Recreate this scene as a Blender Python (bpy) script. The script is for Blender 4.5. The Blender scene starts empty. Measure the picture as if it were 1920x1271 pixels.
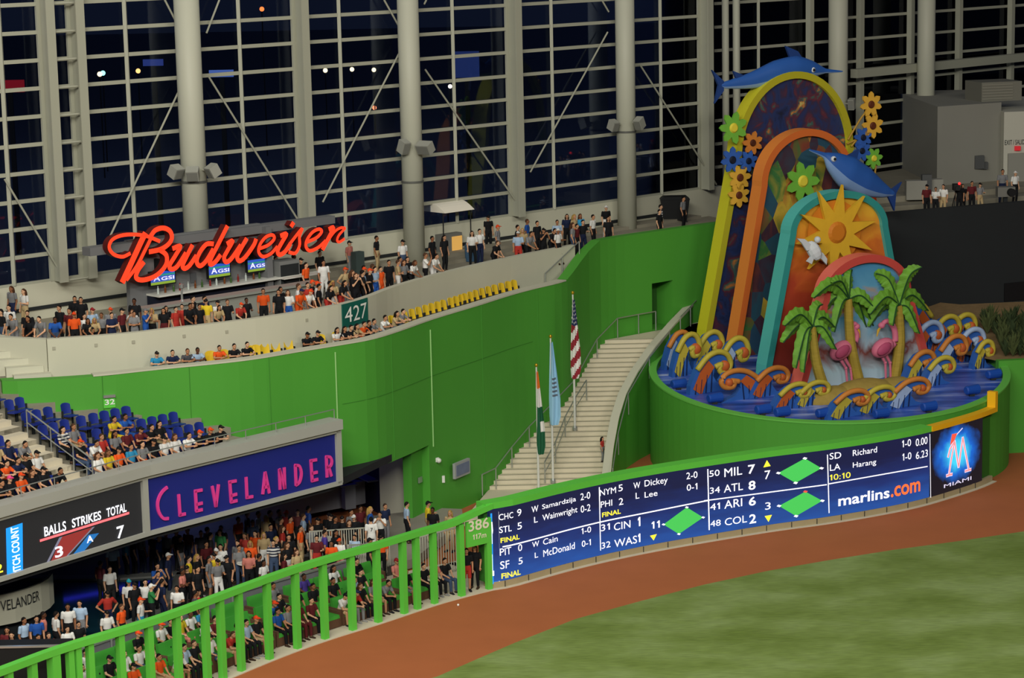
import bpy, bmesh, math, random
from math import sin, cos, tan, pi, radians, atan2, hypot, sqrt
from mathutils import Vector, Matrix
random.seed(7)
SC = bpy.context.scene
COL = SC.collection
# ------------------------------------------------------------------ camera
CAM_H = 25.5; F_PX = 4474.0; PITCH = radians(10.1); ROLL = radians(-1.2)
cd = bpy.data.cameras.new('camera'); cam = bpy.data.objects.new('camera', cd); COL.objects.link(cam)
cd.sensor_width = 36.0; cd.lens = 36.0 * F_PX / 1920.0; cd.clip_start = 1.0; cd.clip_end = 1500
RCAM = Matrix.Rotation(pi / 2 - PITCH, 3, 'X') @ Matrix.Rotation(ROLL, 3, 'Z')
cam.matrix_world = Matrix.Translation((0, 0, CAM_H)) @ RCAM.to_4x4()
SC.camera = cam
# ------------------------------------------------------------------ view, world, lights
vs = SC.view_settings
SC.display_settings.display_device = 'sRGB'
vs.view_transform = 'Standard'; vs.look = 'None'; vs.gamma = 1.0; vs.use_curve_mapping = False
vs.exposure = 0.0
W = bpy.data.worlds.new('night_sky'); SC.world = W; W.use_nodes = True
W.node_tree.nodes['Background'].inputs[0].default_value = (0.012, 0.016, 0.032, 1)
W.node_tree.nodes['Background'].inputs[1].default_value = 0.9
def area(name, loc, target, sx, sy, watts, col=(1.0, 0.96, 0.86)):
    l = bpy.data.lights.new(name, 'AREA'); l.shape = 'RECTANGLE'; l.size = sx; l.size_y = sy
    l.energy = watts; l.color = col
    o = bpy.data.objects.new(name, l); COL.objects.link(o); o.location = loc
    o.rotation_euler = (Vector(target) - Vector(loc)).to_track_quat('-Z', 'Y').to_euler()
    return o
# roof-truss floodlight banks of the closed stadium
area('floodlight_bank_left_field', (-14, 44, 42), (-6, 92, 2), 34, 5, 19000)
area('floodlight_bank_home', (0, -25, 54), (0, 95, 4), 46, 6, 50000)
area('floodlight_bank_right', (44, 36, 48), (0, 96, 3), 30, 5, 13000)
area('roof_worklights_outfield', (-4, 88, 58), (-6, 92, 0), 50, 30, 4500, (1, .95, .84))
# unseen area lamps added to lift the dark ground beyond the glass
area('night_ground_fill', (-60, 230, 60), (-60, 230, 0), 120, 80, 5200, (.62, .74, 1)); area('night_ground_fill', (90, 240, 60), (90, 240, 0), 120, 80, 5200, (.62, .74, 1))

# ------------------------------------------------------------------ pixel -> place helpers (1920x1271 frame)
CAMP = Vector((0, 0, CAM_H))
def ray(px, py):
    return RCAM @ Vector(((px - 960.0) / F_PX, -(py - 635.5) / F_PX, -1.0))
def at_z(px, py, z):
    d = ray(px, py); return CAMP + d * ((z - CAM_H) / d.z)
def at_y(px, py, y):
    d = ray(px, py); return CAMP + d * (y / d.y)
def at_plane(px, py, p, n):
    d = ray(px, py); n = Vector(n); return CAMP + d * ((Vector(p) - CAMP).dot(n) / d.dot(n))
def project(p):
    v = RCAM.transposed() @ (Vector(p) - CAMP)
    return 960 + F_PX * v.x / -v.z, 635.5 - F_PX * v.y / -v.z
class Path:
    """plan polyline; s = running length from the left end"""
    def __init__(self, pts):
        self.p = [Vector((q[0], q[1])) for q in pts]
        self.s = [0.0]
        for a, b in zip(self.p, self.p[1:]): self.s.append(self.s[-1] + (b - a).length)
        self.len = self.s[-1]
    def seg(self, s):
        for i in range(len(self.p) - 2):
            if s <= self.s[i + 1]: return i
        return len(self.p) - 2
    def pos(self, s, off=0.0):
        """off > 0 lies behind the line (away from the field)"""
        i = self.seg(s); a, b = self.p[i], self.p[i + 1]
        t = (s - self.s[i]) / max(1e-6, self.s[i + 1] - self.s[i])
        q = a.lerp(b, t); n = self.normal(s); return q + n * off
    def tang(self, s):
        e = 0.35
        def raw(x):
            i = self.seg(x); a, b = self.p[i], self.p[i + 1]
            t = (x - self.s[i]) / max(1e-6, self.s[i + 1] - self.s[i]); return a.lerp(b, t)
        return (raw(s + e) - raw(s - e)).normalized()
    def normal(self, s):
        t = self.tang(s); return Vector((-t.y, t.x))
    def hit(self, px, py=None, z=None):
        """s where the pixel column's vertical plane meets the line; with py also the height there"""
        d = ray(px, 600 if py is None else py); dx, dy = d.x, d.y
        best = None
        for i in range(len(self.p) - 1):
            a, b = self.p[i], self.p[i + 1]; e = b - a
            den = dx * e.y - dy * e.x
            if abs(den) < 1e-9: continue
            k = (a.x * e.y - a.y * e.x) / den
            t = ((a.x + 0) * dy - (a.y) * dx) / (dx * e.y - dy * e.x) if False else None
            q = Vector((dx * k, dy * k)); t = (q - a).dot(e) / e.length_squared
            lo = -1e9 if i == 0 else -1e-6; hi = 1e9 if i == len(self.p) - 2 else 1 + 1e-6
            if k > 0 and lo <= t <= hi:
                if best is None or k < best[1]: best = (self.s[i] + t * e.length, k)
        s, k = best
        return (s, CAM_H + d.z * k)
    def side(self, q):
        """signed distance of plan point q behind the line"""
        best = 1e9; sg = 0
        for i in range(len(self.p) - 1):
            a, b = self.p[i], self.p[i + 1]; e = b - a
            t = (Vector((q[0], q[1])) - a).dot(e) / e.length_squared
            if 0 < i: t = max(0, t)
            if i < len(self.p) - 2: t = min(1, t)
            c = a + e * t; r = Vector((q[0], q[1])) - c
            if r.length < best: best = r.length; sg = 1 if e.x * r.y - e.y * r.x > 0 else -1
        return best * sg
def smooth_path(pts, sub=6):
    """Catmull-Rom resample of plan points"""
    P = [Vector((p[0], p[1])) for p in pts]; o = []
    for i in range(len(P) - 1):
        a, b, c, d = P[max(0, i - 1)], P[i], P[i + 1], P[min(len(P) - 1, i + 2)]
        for k in range(sub):
            t = k / sub
            o.append(.5 * ((2 * b) + (c - a) * t + (2 * a - 5 * b + 4 * c - d) * t * t + (3 * b - a - 3 * c + d) * t ** 3))
    return Path(o + [P[-1]])
def from_px(pts, z): return Path([at_z(x, y, z) for x, y in pts])

# ------------------------------------------------------------------ materials
def lin(c):
    if isinstance(c, str): c = tuple(int(c[i:i + 2], 16) for i in (0, 2, 4))
    o = []
    for v in c[:3]:
        v = v / 255.0
        o.append(v / 12.92 if v <= 0.04045 else ((v + 0.055) / 1.055) ** 2.4)
    return tuple(o)
MATS = {}
def mat(name, c, rough=0.6, var=0.0, scale=1.0, metal=0.0, emit=None, bump=0.0, spec=0.3, stretch=(1, 1, 1)):
    if name in MATS: return MATS[name]
    m = bpy.data.materials.new(name); m.use_nodes = True; nt = m.node_tree; b = nt.nodes['Principled BSDF']
    col = lin(c) + (1,)
    b.inputs['Base Color'].default_value = col; b.inputs['Roughness'].default_value = rough
    b.inputs['Metallic'].default_value = metal; b.inputs['Specular IOR Level'].default_value = spec
    if var or bump:
        tc = nt.nodes.new('ShaderNodeTexCoord'); mp = nt.nodes.new('ShaderNodeMapping')
        mp.inputs['Scale'].default_value = stretch
        nz = nt.nodes.new('ShaderNodeTexNoise'); nz.inputs['Scale'].default_value = scale; nz.inputs['Detail'].default_value = 5
        nt.links.new(tc.outputs['Object'], mp.inputs[0]); nt.links.new(mp.outputs[0], nz.inputs['Vector'])
        if var:
            mx = nt.nodes.new('ShaderNodeMix'); mx.data_type = 'RGBA'
            mx.inputs[6].default_value = tuple(max(0, v * (1 - var)) for v in col[:3]) + (1,)
            mx.inputs[7].default_value = tuple(v * (1 + var) for v in col[:3]) + (1,)
            nt.links.new(nz.outputs['Fac'], mx.inputs[0]); nt.links.new(mx.outputs[2], b.inputs['Base Color'])
        if bump:
            bp = nt.nodes.new('ShaderNodeBump'); bp.inputs['Strength'].default_value = bump; bp.inputs['Distance'].default_value = 0.05
            nt.links.new(nz.outputs['Fac'], bp.inputs['Height']); nt.links.new(bp.outputs[0], b.inputs['Normal'])
    if emit:
        b.inputs['Emission Color'].default_value = col; b.inputs['Emission Strength'].default_value = emit
    MATS[name] = m; return m
def objcol(name, rough=0.75):
    """cloth, skin and hair take the colour of the object that wears them"""
    m = bpy.data.materials.new(name); m.use_nodes = True; nt = m.node_tree; b = nt.nodes['Principled BSDF']
    oi = nt.nodes.new('ShaderNodeObjectInfo'); nt.links.new(oi.outputs['Color'], b.inputs['Base Color'])
    b.inputs['Roughness'].default_value = rough; b.inputs['Specular IOR Level'].default_value = 0.15
    MATS[name] = m; return m

M_GREEN = mat('green_wall_paint', '4c9a34', .65, .07, .25)
M_FENCE = mat('green_fence_paint', '60c846', .5, .04, .6)
M_WHITE = mat('off_white_plaster', 'c0bfab', .8, .05, .4)
M_STEEL = mat('pale_painted_steel', 'a3a493', .55, .03, .5)
M_COL = mat('column_paint', 'b4b5a4', .5, .03, .5)
M_CONC = mat('pale_concrete', 'ccc3ac', .85, .10, .8, bump=.1)
M_CONC2 = mat('grey_concrete', '8d8878', .85, .12, 1.2, bump=.1)
M_RAIL = mat('brushed_steel_rail', 'b5b8b4', .35, metal=.7)
M_BLACK = mat('black_paint', '101214', .6)
M_DARK = mat('charcoal_wall', '222628', .8, .06, .6)
M_GREYP = mat('grey_panel', '6d6f72', .7, .12, 5.0)

# ------------------------------------------------------------------ mesh helpers
class MB:
    def __init__(self): self.v = []; self.f = []; self.m = []; self.mats = []
    def mi(self, m):
        if m is None: return 0
        if m not in self.mats: self.mats.append(m)
        return self.mats.index(m)
    def add(self, vs, fs, m=None):
        o = len(self.v); k = self.mi(m); self.v += [tuple(q) for q in vs]
        for f in fs: self.f.append(tuple(i + o for i in f)); self.m.append(k)
    def quad(self, a, b, c, d, m=None): self.add([a, b, c, d], [(0, 1, 2, 3)], m)
    def hexa(self, lo, hi, m=None):
        """prism between two same-length loops"""
        n = len(lo); fs = [tuple(range(n - 1, -1, -1)), tuple(range(n, 2 * n))]
        fs += [(i, (i + 1) % n, n + (i + 1) % n, n + i) for i in range(n)]
        self.add(list(lo) + list(hi), fs, m)
    def box(self, c, s, rz=0.0, m=None, R=None):
        c = Vector(c); h = Vector(s) / 2
        R = R or Matrix.Rotation(rz, 3, 'Z')
        P = [c + R @ Vector((x * h.x, y * h.y, z * h.z)) for z in (-1, 1) for x, y in ((-1, -1), (1, -1), (1, 1), (-1, 1))]
        self.hexa(P[:4], P[4:], m)
    def bar(self, a, b, w, h=None, m=None, up=(0, 0, 1)):
        """rectangular bar from a to b"""
        h = h or w; a = Vector(a); b = Vector(b); d = (b - a).normalized(); up = Vector(up)
        if abs(d.dot(up)) > .98: up = Vector((0, 1, 0))
        x = d.cross(up).normalized(); y = x.cross(d).normalized()
        o = [x * (w / 2 * i) + y * (h / 2 * j) for i, j in ((-1, -1), (1, -1), (1, 1), (-1, 1))]
        self.hexa([a + q for q in o], [b + q for q in o], m)
    def tube(self, pts, r, n=8, m=None, cap=True):
        pts = [Vector(p) for p in pts]; rs = r if isinstance(r, (list, tuple)) else [r] * len(pts)
        V = []; ref = Vector((0.31, 0.17, 0.93))
        for i, p in enumerate(pts):
            d = (pts[min(i + 1, len(pts) - 1)] - pts[max(i - 1, 0)]).normalized()
            if abs(d.dot(ref)) > .97: ref = Vector((.95, .2, .1))
            x = d.cross(ref).normalized(); y = x.cross(d).normalized()
            V += [p + (x * cos(2 * pi * k / n) + y * sin(2 * pi * k / n)) * rs[i] for k in range(n)]
        F = [(i * n + k, i * n + (k + 1) % n, (i + 1) * n + (k + 1) % n, (i + 1) * n + k) for i in range(len(pts) - 1) for k in range(n)]
        if cap: F += [tuple(range(n - 1, -1, -1)), tuple(range((len(pts) - 1) * n, len(pts) * n))]
        self.add(V, F, m)
    def ball(self, c, r, m=None, nu=10, nv=7, R=None):
        c = Vector(c); rr = Vector(r) if isinstance(r, (tuple, list, Vector)) else Vector((r, r, r)); V = []; F = []
        for j in range(nv + 1):
            t = pi * j / nv
            for i in range(nu):
                q = Vector((rr.x * sin(t) * cos(2 * pi * i / nu), rr.y * sin(t) * sin(2 * pi * i / nu), rr.z * cos(t)))
                V.append(c + (R @ q if R else q))
        for j in range(nv):
            for i in range(nu): F.append((j * nu + i, (j + 1) * nu + i, (j + 1) * nu + (i + 1) % nu, j * nu + (i + 1) % nu))
        self.add(V, F, m)
    def lathe(self, c, prof, n=20, m=None):
        c = Vector(c); V = []; F = []
        for r, z in prof: V += [c + Vector((r * cos(2 * pi * k / n), r * sin(2 * pi * k / n), z)) for k in range(n)]
        for i in range(len(prof) - 1):
            F += [(i * n + k, i * n + (k + 1) % n, (i + 1) * n + (k + 1) % n, (i + 1) * n + k) for k in range(n)]
        F += [tuple(range(n - 1, -1, -1)), tuple(range((len(prof) - 1) * n, len(prof) * n))]
        self.add(V, F, m)
    def strip(self, path, s0, s1, z0, z1, o0, o1, m=None, step=.6):
        """wall along a path between two heights, from offset o0 (field side) to o1; z0, z1 numbers or functions of s"""
        n = max(1, int((s1 - s0) / step)); L = []
        for i in range(n + 1):
            s = s0 + (s1 - s0) * i / n; a = path.pos(s, o0); b = path.pos(s, o1)
            lo = z0(s) if callable(z0) else z0; hi = z1(s) if callable(z1) else z1
            L.append([(a.x, a.y, lo), (a.x, a.y, hi), (b.x, b.y, hi), (b.x, b.y, lo)])
        V = [q for r in L for q in r]; F = [(3, 2, 1, 0), tuple(4 * n + k for k in range(4))]
        for i in range(n):
            F += [(4 * i + k, 4 * i + (k + 1) % 4, 4 * i + 4 + (k + 1) % 4, 4 * i + 4 + k) for k in range(4)]
        self.add(V, F, m)
    def build(self, name, m=None, parent=None, smooth=False, loc=None):
        me = bpy.data.meshes.new(name)
        V = self.v
        if loc is not None: V = [tuple(Vector(q) - Vector(loc)) for q in V]
        me.from_pydata(V, [], self.f)
        ms = self.mats or [m]
        if m is not None and self.mats and None in self.mats: ms = [x or m for x in self.mats]
        for x in ms: me.materials.append(x)
        me.polygons.foreach_set('material_index', self.m)
        if smooth: me.polygons.foreach_set('use_smooth', [True] * len(me.polygons))
        bm = bmesh.new(); bm.from_mesh(me); bmesh.ops.recalc_face_normals(bm, faces=bm.faces); bm.to_mesh(me); bm.free()
        me.update()
        o = bpy.data.objects.new(name, me); COL.objects.link(o)
        if loc is not None: o.location = loc
        if parent: o.parent = parent
        return o
def tag(o, label=None, cat=None, group=None, kind=None):
    if label: o['label'] = label
    if cat: o['category'] = cat
    if group: o['group'] = group
    if kind: o['kind'] = kind
    return o
def struct(o, label=None, cat=None): return tag(o, label, cat, kind='structure')
def empty(name, loc=(0, 0, 0), rz=0.0):
    o = bpy.data.objects.new(name, None); COL.objects.link(o); o.location = loc; o.rotation_euler = (0, 0, rz)
    o.empty_display_size = .2; return o
def copy_tree(o, parent=None):
    c = o.copy(); COL.objects.link(c)
    if parent: c.parent = parent
    for ch in o.children: copy_tree(ch, c)
    return c
def V3(q, z): return Vector((q[0], q[1], z))
_fc = {}
def _glyphs(s, bold):
    c = bpy.data.curves.new('t', 'FONT'); c.body = s; c.size = 1; c.resolution_u = 3; c.fill_mode = 'FRONT'
    if bold: c.offset = 0.018
    o = bpy.data.objects.new('t', c); COL.objects.link(o)
    dg = bpy.context.evaluated_depsgraph_get(); me = bpy.data.meshes.new_from_object(o.evaluated_get(dg))
    V = [(v.co.x, v.co.y) for v in me.vertices]; Fs = [tuple(p.vertices) for p in me.polygons]
    bpy.data.objects.remove(o); bpy.data.curves.remove(c); bpy.data.meshes.remove(me); return V, Fs
def _span(s, bold): V, F = _glyphs(s, bold); return max(v[0] for v in V) - min(v[0] for v in V)
def text2d(s, bold=False):
    """flat letter mesh of a string, scaled into the unit box; the figure one gets a flag"""
    if (s, bold) in _fc: return _fc[(s, bold)]
    if '1' not in s: V, Fs = _glyphs(s, bold)
    else:
        V = []; Fs = []; x = 0.0; hh = _span('HH', bold); t = .105 if not bold else .15; h1 = max(v[1] for v in _glyphs('7', bold)[0])
        for ch in s:
            if ch == '1':
                w = .40; g = [(.25 - t / 2, 0), (.25 + t / 2, 0), (.25 + t / 2, h1), (.25 - t * .35, h1), (.25 - t / 2 - .10, h1 - .13), (.25 - t / 2 - .10, h1 - .13 - t * .95), (.25 - t / 2, h1 - .13 - t * .35)]; f = [tuple(range(7))]
            else: g, f = _glyphs(ch, bold); w = _span('H' + ch + 'H', bold) - hh
            k = len(V); V += [(a + x, b_) for a, b_ in g]; Fs += [tuple(i + k for i in q) for q in f]; x += w
    x0 = min(v[0] for v in V); x1 = max(v[0] for v in V); y0 = min(v[1] for v in V); y1 = max(v[1] for v in V)
    V = [((x - x0) / (x1 - x0), (y - y0) / max(1e-6, y1 - y0)) for x, y in V]
    _fc[(s, bold)] = (V, Fs, (x1 - x0) / max(1e-6, y1 - y0)); return _fc[(s, bold)]
# ================================================================== THE SETTING
Z_T = 9.2            # upper terrace floor
Z_W = 10.0           # top of the white balcony wall
Z_G = 8.7            # top of the green wall in front of the yellow seats
Z_D = 0.4            # bar deck behind the fence
# fence and scoreboard wall foot line (dirt edge), left to right
FB = [at_z(0, 1255, 3.0), at_z(120, 1211, 3.0), at_z(300, 1156, 3.0)] + [at_z(x, y, 0) for x, y in
      ((505, 1238), (608, 1200), (710, 1168), (812, 1134), (865, 1119), (925, 1104), (960, 1098), (1063, 1069), (1164, 1045),
       (1272, 1024), (1440, 996), (1543, 982), (1640, 966), (1722, 949), (1790, 929), (1835, 914), (1862, 902))]
d0 = (FB[0] - FB[1]).normalized(); FB = [FB[0] + d0 * 6] + FB
L = smooth_path(FB, 4)
G = smooth_path([at_z(0, 709, Z_G)] + [at_z(x, y, Z_G) for x, y in ((19, 715), (174, 706), (288, 694), (400, 683), (480, 673.5), (560, 660),
      (640, 647), (700, 636), (752, 620), (805, 601), (850, 587), (900, 572), (960, 553), (1005, 541), (1061, 527))] +
     [at_z(1124, 451, Z_W), at_z(1230, 434, Z_W), at_z(1333, 419.5, Z_W), at_z(1460, 404, Z_W)], 4)
Wp = smooth_path([at_z(x, y, Z_W) for x, y in ((88, 636), (227, 626), (327, 615), (480, 597), (621, 574.4), (689, 557), (745, 536),
      (838, 510), (960, 482), (1078, 459))], 4)
e_ = at_z(0, 629, Z_W); WQ = Path([(e_.x - 3.0, e_.y + .9)] + [tuple(q) for q in Wp.p])
S_END = at_z(635, 905, 3.7); S_MID = at_z(275, 1000, 3.7); S_L = at_z(0, 1085, 3.7)
S = Path([S_L + (S_L - S_MID).normalized() * 8, S_L, S_MID, S_END])
CWD = Vector((.719, .695)); CW0 = Vector((-18.9, 99.6))
CWP = Path([CW0 - CWD * 6, CW0 + CWD * 41.2])
CWO = 6.0            # s = t + 6
CW2 = Path([CW0 + CWD * 41.2 + Vector((-.695, .719)) * 1.9, CW0 + CWD * 86 + Vector((-.695, .719)) * 1.9])

# ---- field
def poly_obj(name, pts, m, z=None, parent=None):
    b = MB(); b.add([(p[0], p[1], p[2] if z is None else z) for p in pts], [tuple(range(len(pts)))]); return b.build(name, m, parent)
def field_mats():
    g = mat('outfield_grass', '7d9440', .9); nt = g.node_tree; bs = nt.nodes['Principled BSDF']
    tc = nt.nodes.new('ShaderNodeTexCoord')
    def noise(scale, sx, sy, det=4):
        mp = nt.nodes.new('ShaderNodeMapping'); mp.inputs['Scale'].default_value = (sx, sy, 1); mp.inputs['Rotation'].default_value = (0, 0, .25)
        n = nt.nodes.new('ShaderNodeTexNoise'); n.inputs['Scale'].default_value = scale; n.inputs['Detail'].default_value = det
        nt.links.new(tc.outputs['Object'], mp.inputs[0]); nt.links.new(mp.outputs[0], n.inputs['Vector']); return n
    big = noise(.28, 1, 1.4, 3); fine = noise(5.0, .35, 2.2, 6)
    r1 = nt.nodes.new('ShaderNodeValToRGB'); r1.color_ramp.elements[0].position = .32; r1.color_ramp.elements[1].position = .66
    r1.color_ramp.elements[0].color = lin('667b33') + (1,); r1.color_ramp.elements[1].color = lin('84985a') + (1,)
    e = r1.color_ramp.elements.new(.5); e.color = lin('768b46') + (1,)
    nt.links.new(big.outputs['Fac'], r1.inputs[0])
    mx = nt.nodes.new('ShaderNodeMix'); mx.data_type = 'RGBA'; mx.blend_type = 'OVERLAY'; mx.inputs[0].default_value = .45
    nt.links.new(r1.outputs[0], mx.inputs[6]); nt.links.new(fine.outputs['Fac'], mx.inputs[7]); nt.links.new(mx.outputs[2], bs.inputs['Base Color'])
    d = mat('warning_track_clay', 'aa6238', .95, .10, .6, bump=.15)
    nt = d.node_tree
    return g, d
M_GRASS, M_CLAY = field_mats()
GE = [(560, 1330), (700, 1300), (820, 1268), (900, 1233), (965, 1205), (1080, 1160), (1200, 1127), (1320, 1096), (1440, 1070), (1560, 1049), (1680, 1030), (1800, 1014), (1920, 996), (2060, 976)]
gpts = [at_z(x, y, 0.012) for x, y in GE]
b = MB(); near = [Vector((p.x * .62, p.y * .62 - 4, .012)) for p in gpts]
for i in range(len(gpts) - 1): b.quad(near[i], near[i + 1], gpts[i + 1], gpts[i], M_GRASS)
tag(b.build('outfield_grass', M_GRASS), 'mown green outfield grass below the clay warning track', 'grass', kind='stuff')
b = MB(); b.add([(-60, 30, 0), (90, 30, 0), (90, 128, 0), (-60, 128, 0)], [(0, 1, 2, 3)])
struct(b.build('floor_warning_track', M_CLAY), 'orange brown clay warning track curving along the outfield wall', 'warning track')
# concrete apron strip between the clay and the fence
b = MB(); b.strip(L, 0, L.hit(1862, 902)[0], 0.0, .03, -.18, 4.2, None)
struct(b.build('floor_concrete_apron', M_CONC), 'pale concrete strip under the green outfield fence', 'floor')

# ---- green wall
sg_step0 = G.hit(1061, 527)[0]; sg_step1 = G.hit(1124, 451)[0]; sg_slab = G.hit(806, 900)[0]; sg_end = G.len
def g_top(s):
    if s <= sg_step0: return Z_G
    if s >= sg_step1: return Z_W
    return Z_G + (Z_W - Z_G) * (s - sg_step0) / (sg_step1 - sg_step0)
sd0 = G.hit(1223, 600)[0]; sd1 = G.hit(1262, 600)[0]
b = MB()
b.strip(G, 0, sg_slab, 3.4, g_top, 0, .5); b.strip(G, sg_slab, sd0, 0, g_top, 0, .5)
b.strip(G, sd0, sd1, 7.45, g_top, 0, .5); b.strip(G, sd1, sg_end, 0, g_top, 0, .5)
b.strip(G, sd0, sd1, 0, 5.15, 0, 1.35); b.strip(G, sd0 - .3, sd1 + .3, 5.0, 7.6, 1.2, 1.35); b.strip(G, sd0 - .3, sd0, 5.0, 7.6, .5, 1.3); b.strip(G, sd1, sd1 + .3, 5.0, 7.6, .5, 1.3); b.strip(G, sd0, sd1, 7.45, 7.6, .5, 1.3)
# pier below the slab end
q = G.pos(sg_slab); 
wall_green = struct(b.build('wall_green', M_GREEN), 'tall curved green outfield wall below the white balcony', 'wall')
b = MB()
for px, y0, y1 in ((628, 660, 800), (806, 618, 840)):
    s, z1 = G.hit(px, y0); z0 = G.hit(px, y1)[1]; a = G.pos(s, -.02); b.bar(V3(a, z0), V3(a, z1), .05, .03)
b.build('panel_joint', mat('pale_green_joint', '8fbf76', .7), wall_green)
b = MB()
for px in (191, 355, 505, 735, 905, 1010):
    s = G.hit(px, 700)[0]; a = G.pos(s, -.005); b.bar(V3(a, 3.5 if px < 800 else .6), V3(a, Z_G - .02), .03, .015)
for z in (6.3,):
    n = 30
    for i in range(n):
        s0 = G.hit(640, 700)[0]; s1 = G.hit(1000, 700)[0]; a = G.pos(s0 + (s1 - s0) * i / n, -.004); c = G.pos(s0 + (s1 - s0) * (i + 1) / n, -.004)
        b.bar(V3(a, z), V3(c, z), .012, .025)
b.build('panel_groove', mat('green_groove', '3a7f27', .8), wall_green)
b = MB()   # pale ledge on the wall in front of the seats
b.strip(G, G.hit(175, 706)[0], sg_step0, lambda s: Z_G, lambda s: Z_G + .06, -.02, .5)
b.build('ledge', M_WHITE, wall_green)
# door in the green wall
d = MB(); a = G.pos(sd0 + .05, 1.12); c = G.pos(sd1 - .05, 1.12)
d.bar(V3(a, 6.28), V3(c, 6.28), .08, 2.24)
dr = struct(d.build('door_1', mat('dark_green_door', '2d5a22', .6)), 'recessed dark green door at the head of the stairs', 'door')
h = MB(); h.box(V3(a.lerp(c, .3), 6.75) + Vector((0, -.1, 0)), (.5, .03, .35), 0); h.build('door_notice', mat('brown_notice', '6b4a2c'), dr)

# ---- white balcony wall, seat ledge floor, terrace floor
b = MB(); b.strip(Wp, 0, Wp.len, 7.9, Z_W, 0, .3)
a = Wp.pos(0, .12); e = at_z(0, 629, Z_W); b.hexa([(a.x, a.y - .12, 7.9), (a.x, a.y + .2, 7.9), (e.x - 1.4, e.y + .45, 7.9), (e.x - 1.4, e.y + .1, 7.9)], [(a.x, a.y - .12, Z_W), (a.x, a.y + .2, Z_W), (e.x - 1.4, e.y + .45, Z_W), (e.x - 1.4, e.y + .1, Z_W)])
wall_balcony = struct(b.build('wall_balcony', M_WHITE), 'curved off white balcony wall carrying the terrace crowd', 'wall')
b = MB()
for px, y in ((101, 653), (180, 647), (250, 641), (345, 630), (425, 622), (575, 600)):
    s, z = Wp.hit(px, y); a = Wp.pos(s, -.01); b.box(V3(a, z), (.12, .03, .12), atan2(Wp.tang(s).y, Wp.tang(s).x))
b.build('round_fixing', mat('faint_grey_fixing', 'a09e8c'), wall_balcony)
s, z = Wp.hit(89, 655)
b = MB(); e2 = at_z(66, 630, Z_W); 
b.box(V3(Wp.pos(0, .0).lerp(Vector((e2.x, e2.y)), .8), 9.05) + Vector((-.3, -.16, 0)), (.2, .06, .25)); b.build('vent_grille', M_DARK, wall_balcony)
def between(name, pa, pb, z, th, m, sa=(0, None), sb=(0, None), n=60):
    b = MB(); A = []; B = []
    for i in range(n + 1):
        A.append(pa(i / n)); B.append(pb(i / n))
    for i in range(n):
        lo = [V3(A[i], z - th), V3(A[i + 1], z - th), V3(B[i + 1], z - th), V3(B[i], z - th)]
        b.hexa(lo, [p + Vector((0, 0, th)) for p in lo])
    return b.build(name, m)
fl = between('floor_seat_ledge', lambda t: G.pos(1.0 + (sg_step0 - 1.0) * t, .45), lambda t: Wp.pos(Wp.len * t, .05), 8.0, .25, M_CONC2); struct(fl)
def tb(t): return CWP.pos(CWP.len * t, -.05)
fl = between('floor_terrace', lambda t: (WQ.pos(.3 + (WQ.len - .3) * t / .72, .2) if t < .72 else G.pos(sg_step1 + (sg_end - sg_step1) * (t - .72) / .28, .3)), tb, Z_T, .3, M_CONC2); struct(fl, 'grey concrete terrace floor behind the balcony wall', 'floor')
# ---- curtain wall
M_GLASS = bpy.data.materials.new('night_glass'); M_GLASS.use_nodes = True; nt = M_GLASS.node_tree; nt.nodes.clear()
o_ = nt.nodes.new('ShaderNodeOutputMaterial'); mx = nt.nodes.new('ShaderNodeMixShader'); tr = nt.nodes.new('ShaderNodeBsdfTransparent'); gl = nt.nodes.new('ShaderNodeBsdfGlossy')
tr.inputs[0].default_value = (.55, .6, .68, 1); gl.inputs['Roughness'].default_value = .02; gl.inputs['Color'].default_value = (.8, .85, 1, 1)
fr = nt.nodes.new('ShaderNodeFresnel'); fr.inputs['IOR'].default_value = 1.35
nt.links.new(fr.outputs[0], mx.inputs[0]); nt.links.new(tr.outputs[0], mx.inputs[1]); nt.links.new(gl.outputs[0], mx.inputs[2]); nt.links.new(mx.outputs[0], o_.inputs[0])
ZM = [10.75 + 1.15 * k for k in range(13)]
Z_TOP = 25.0
def bays(path, ts, zs, z_lo, n0, mids, rods):
    n = n0
    for i in range(len(ts) - 1):
        s0, s1 = ts[i], ts[i + 1]; f = MB()
        for z in zs:
            a = path.pos(s0, -.06); c = path.pos(s1, -.06); f.bar(V3(a, z), V3(c, z), .11, .16)
        for t in mids[i]:
            a = path.pos(t, -.08); f.bar(V3(a, z_lo), V3(a, Z_TOP), .16, .18)
        w = struct(f.build('window_%d' % n, M_STEEL), 'night window bay of the glass wall with pale horizontal bars', 'window')
        w['group'] = 'glass wall bays'
        g = MB(); a = path.pos(s0, .05); c = path.pos(s1, .05); g.bar(V3(a, (z_lo + Z_TOP) / 2), V3(c, (z_lo + Z_TOP) / 2), .03, Z_TOP - z_lo); g.build('glass', M_GLASS, w)
        if rods and rods[i]:
            r = MB()
            for (ta, za), (tb_, zb) in rods[i]:
                r.tube([V3(path.pos(ta, -.35), za), V3(path.pos(tb_, -.35), zb)], .045, 6)
            r.build('tie_rod', M_STEEL, w)
        n += 1
    return n
FIN = [CWO + t for t in (-4.6, -.45, 1.0, 13.0, 26.4, 40.6)]
def rod(px0, y0, px1, y1): 
    a = CWP.hit(px0, y0); c = CWP.hit(px1, y1); return (a, c)
mids = [[CWP.hit(20, 450)[0]], [], [CWP.hit(240, 200)[0], CWP.hit(452, 200)[0]], [CWP.hit(639, 200)[0], CWP.hit(850, 200)[0]], [CWP.hit(1034, 200)[0], CWP.hit(1237, 200)[0]]]
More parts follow.
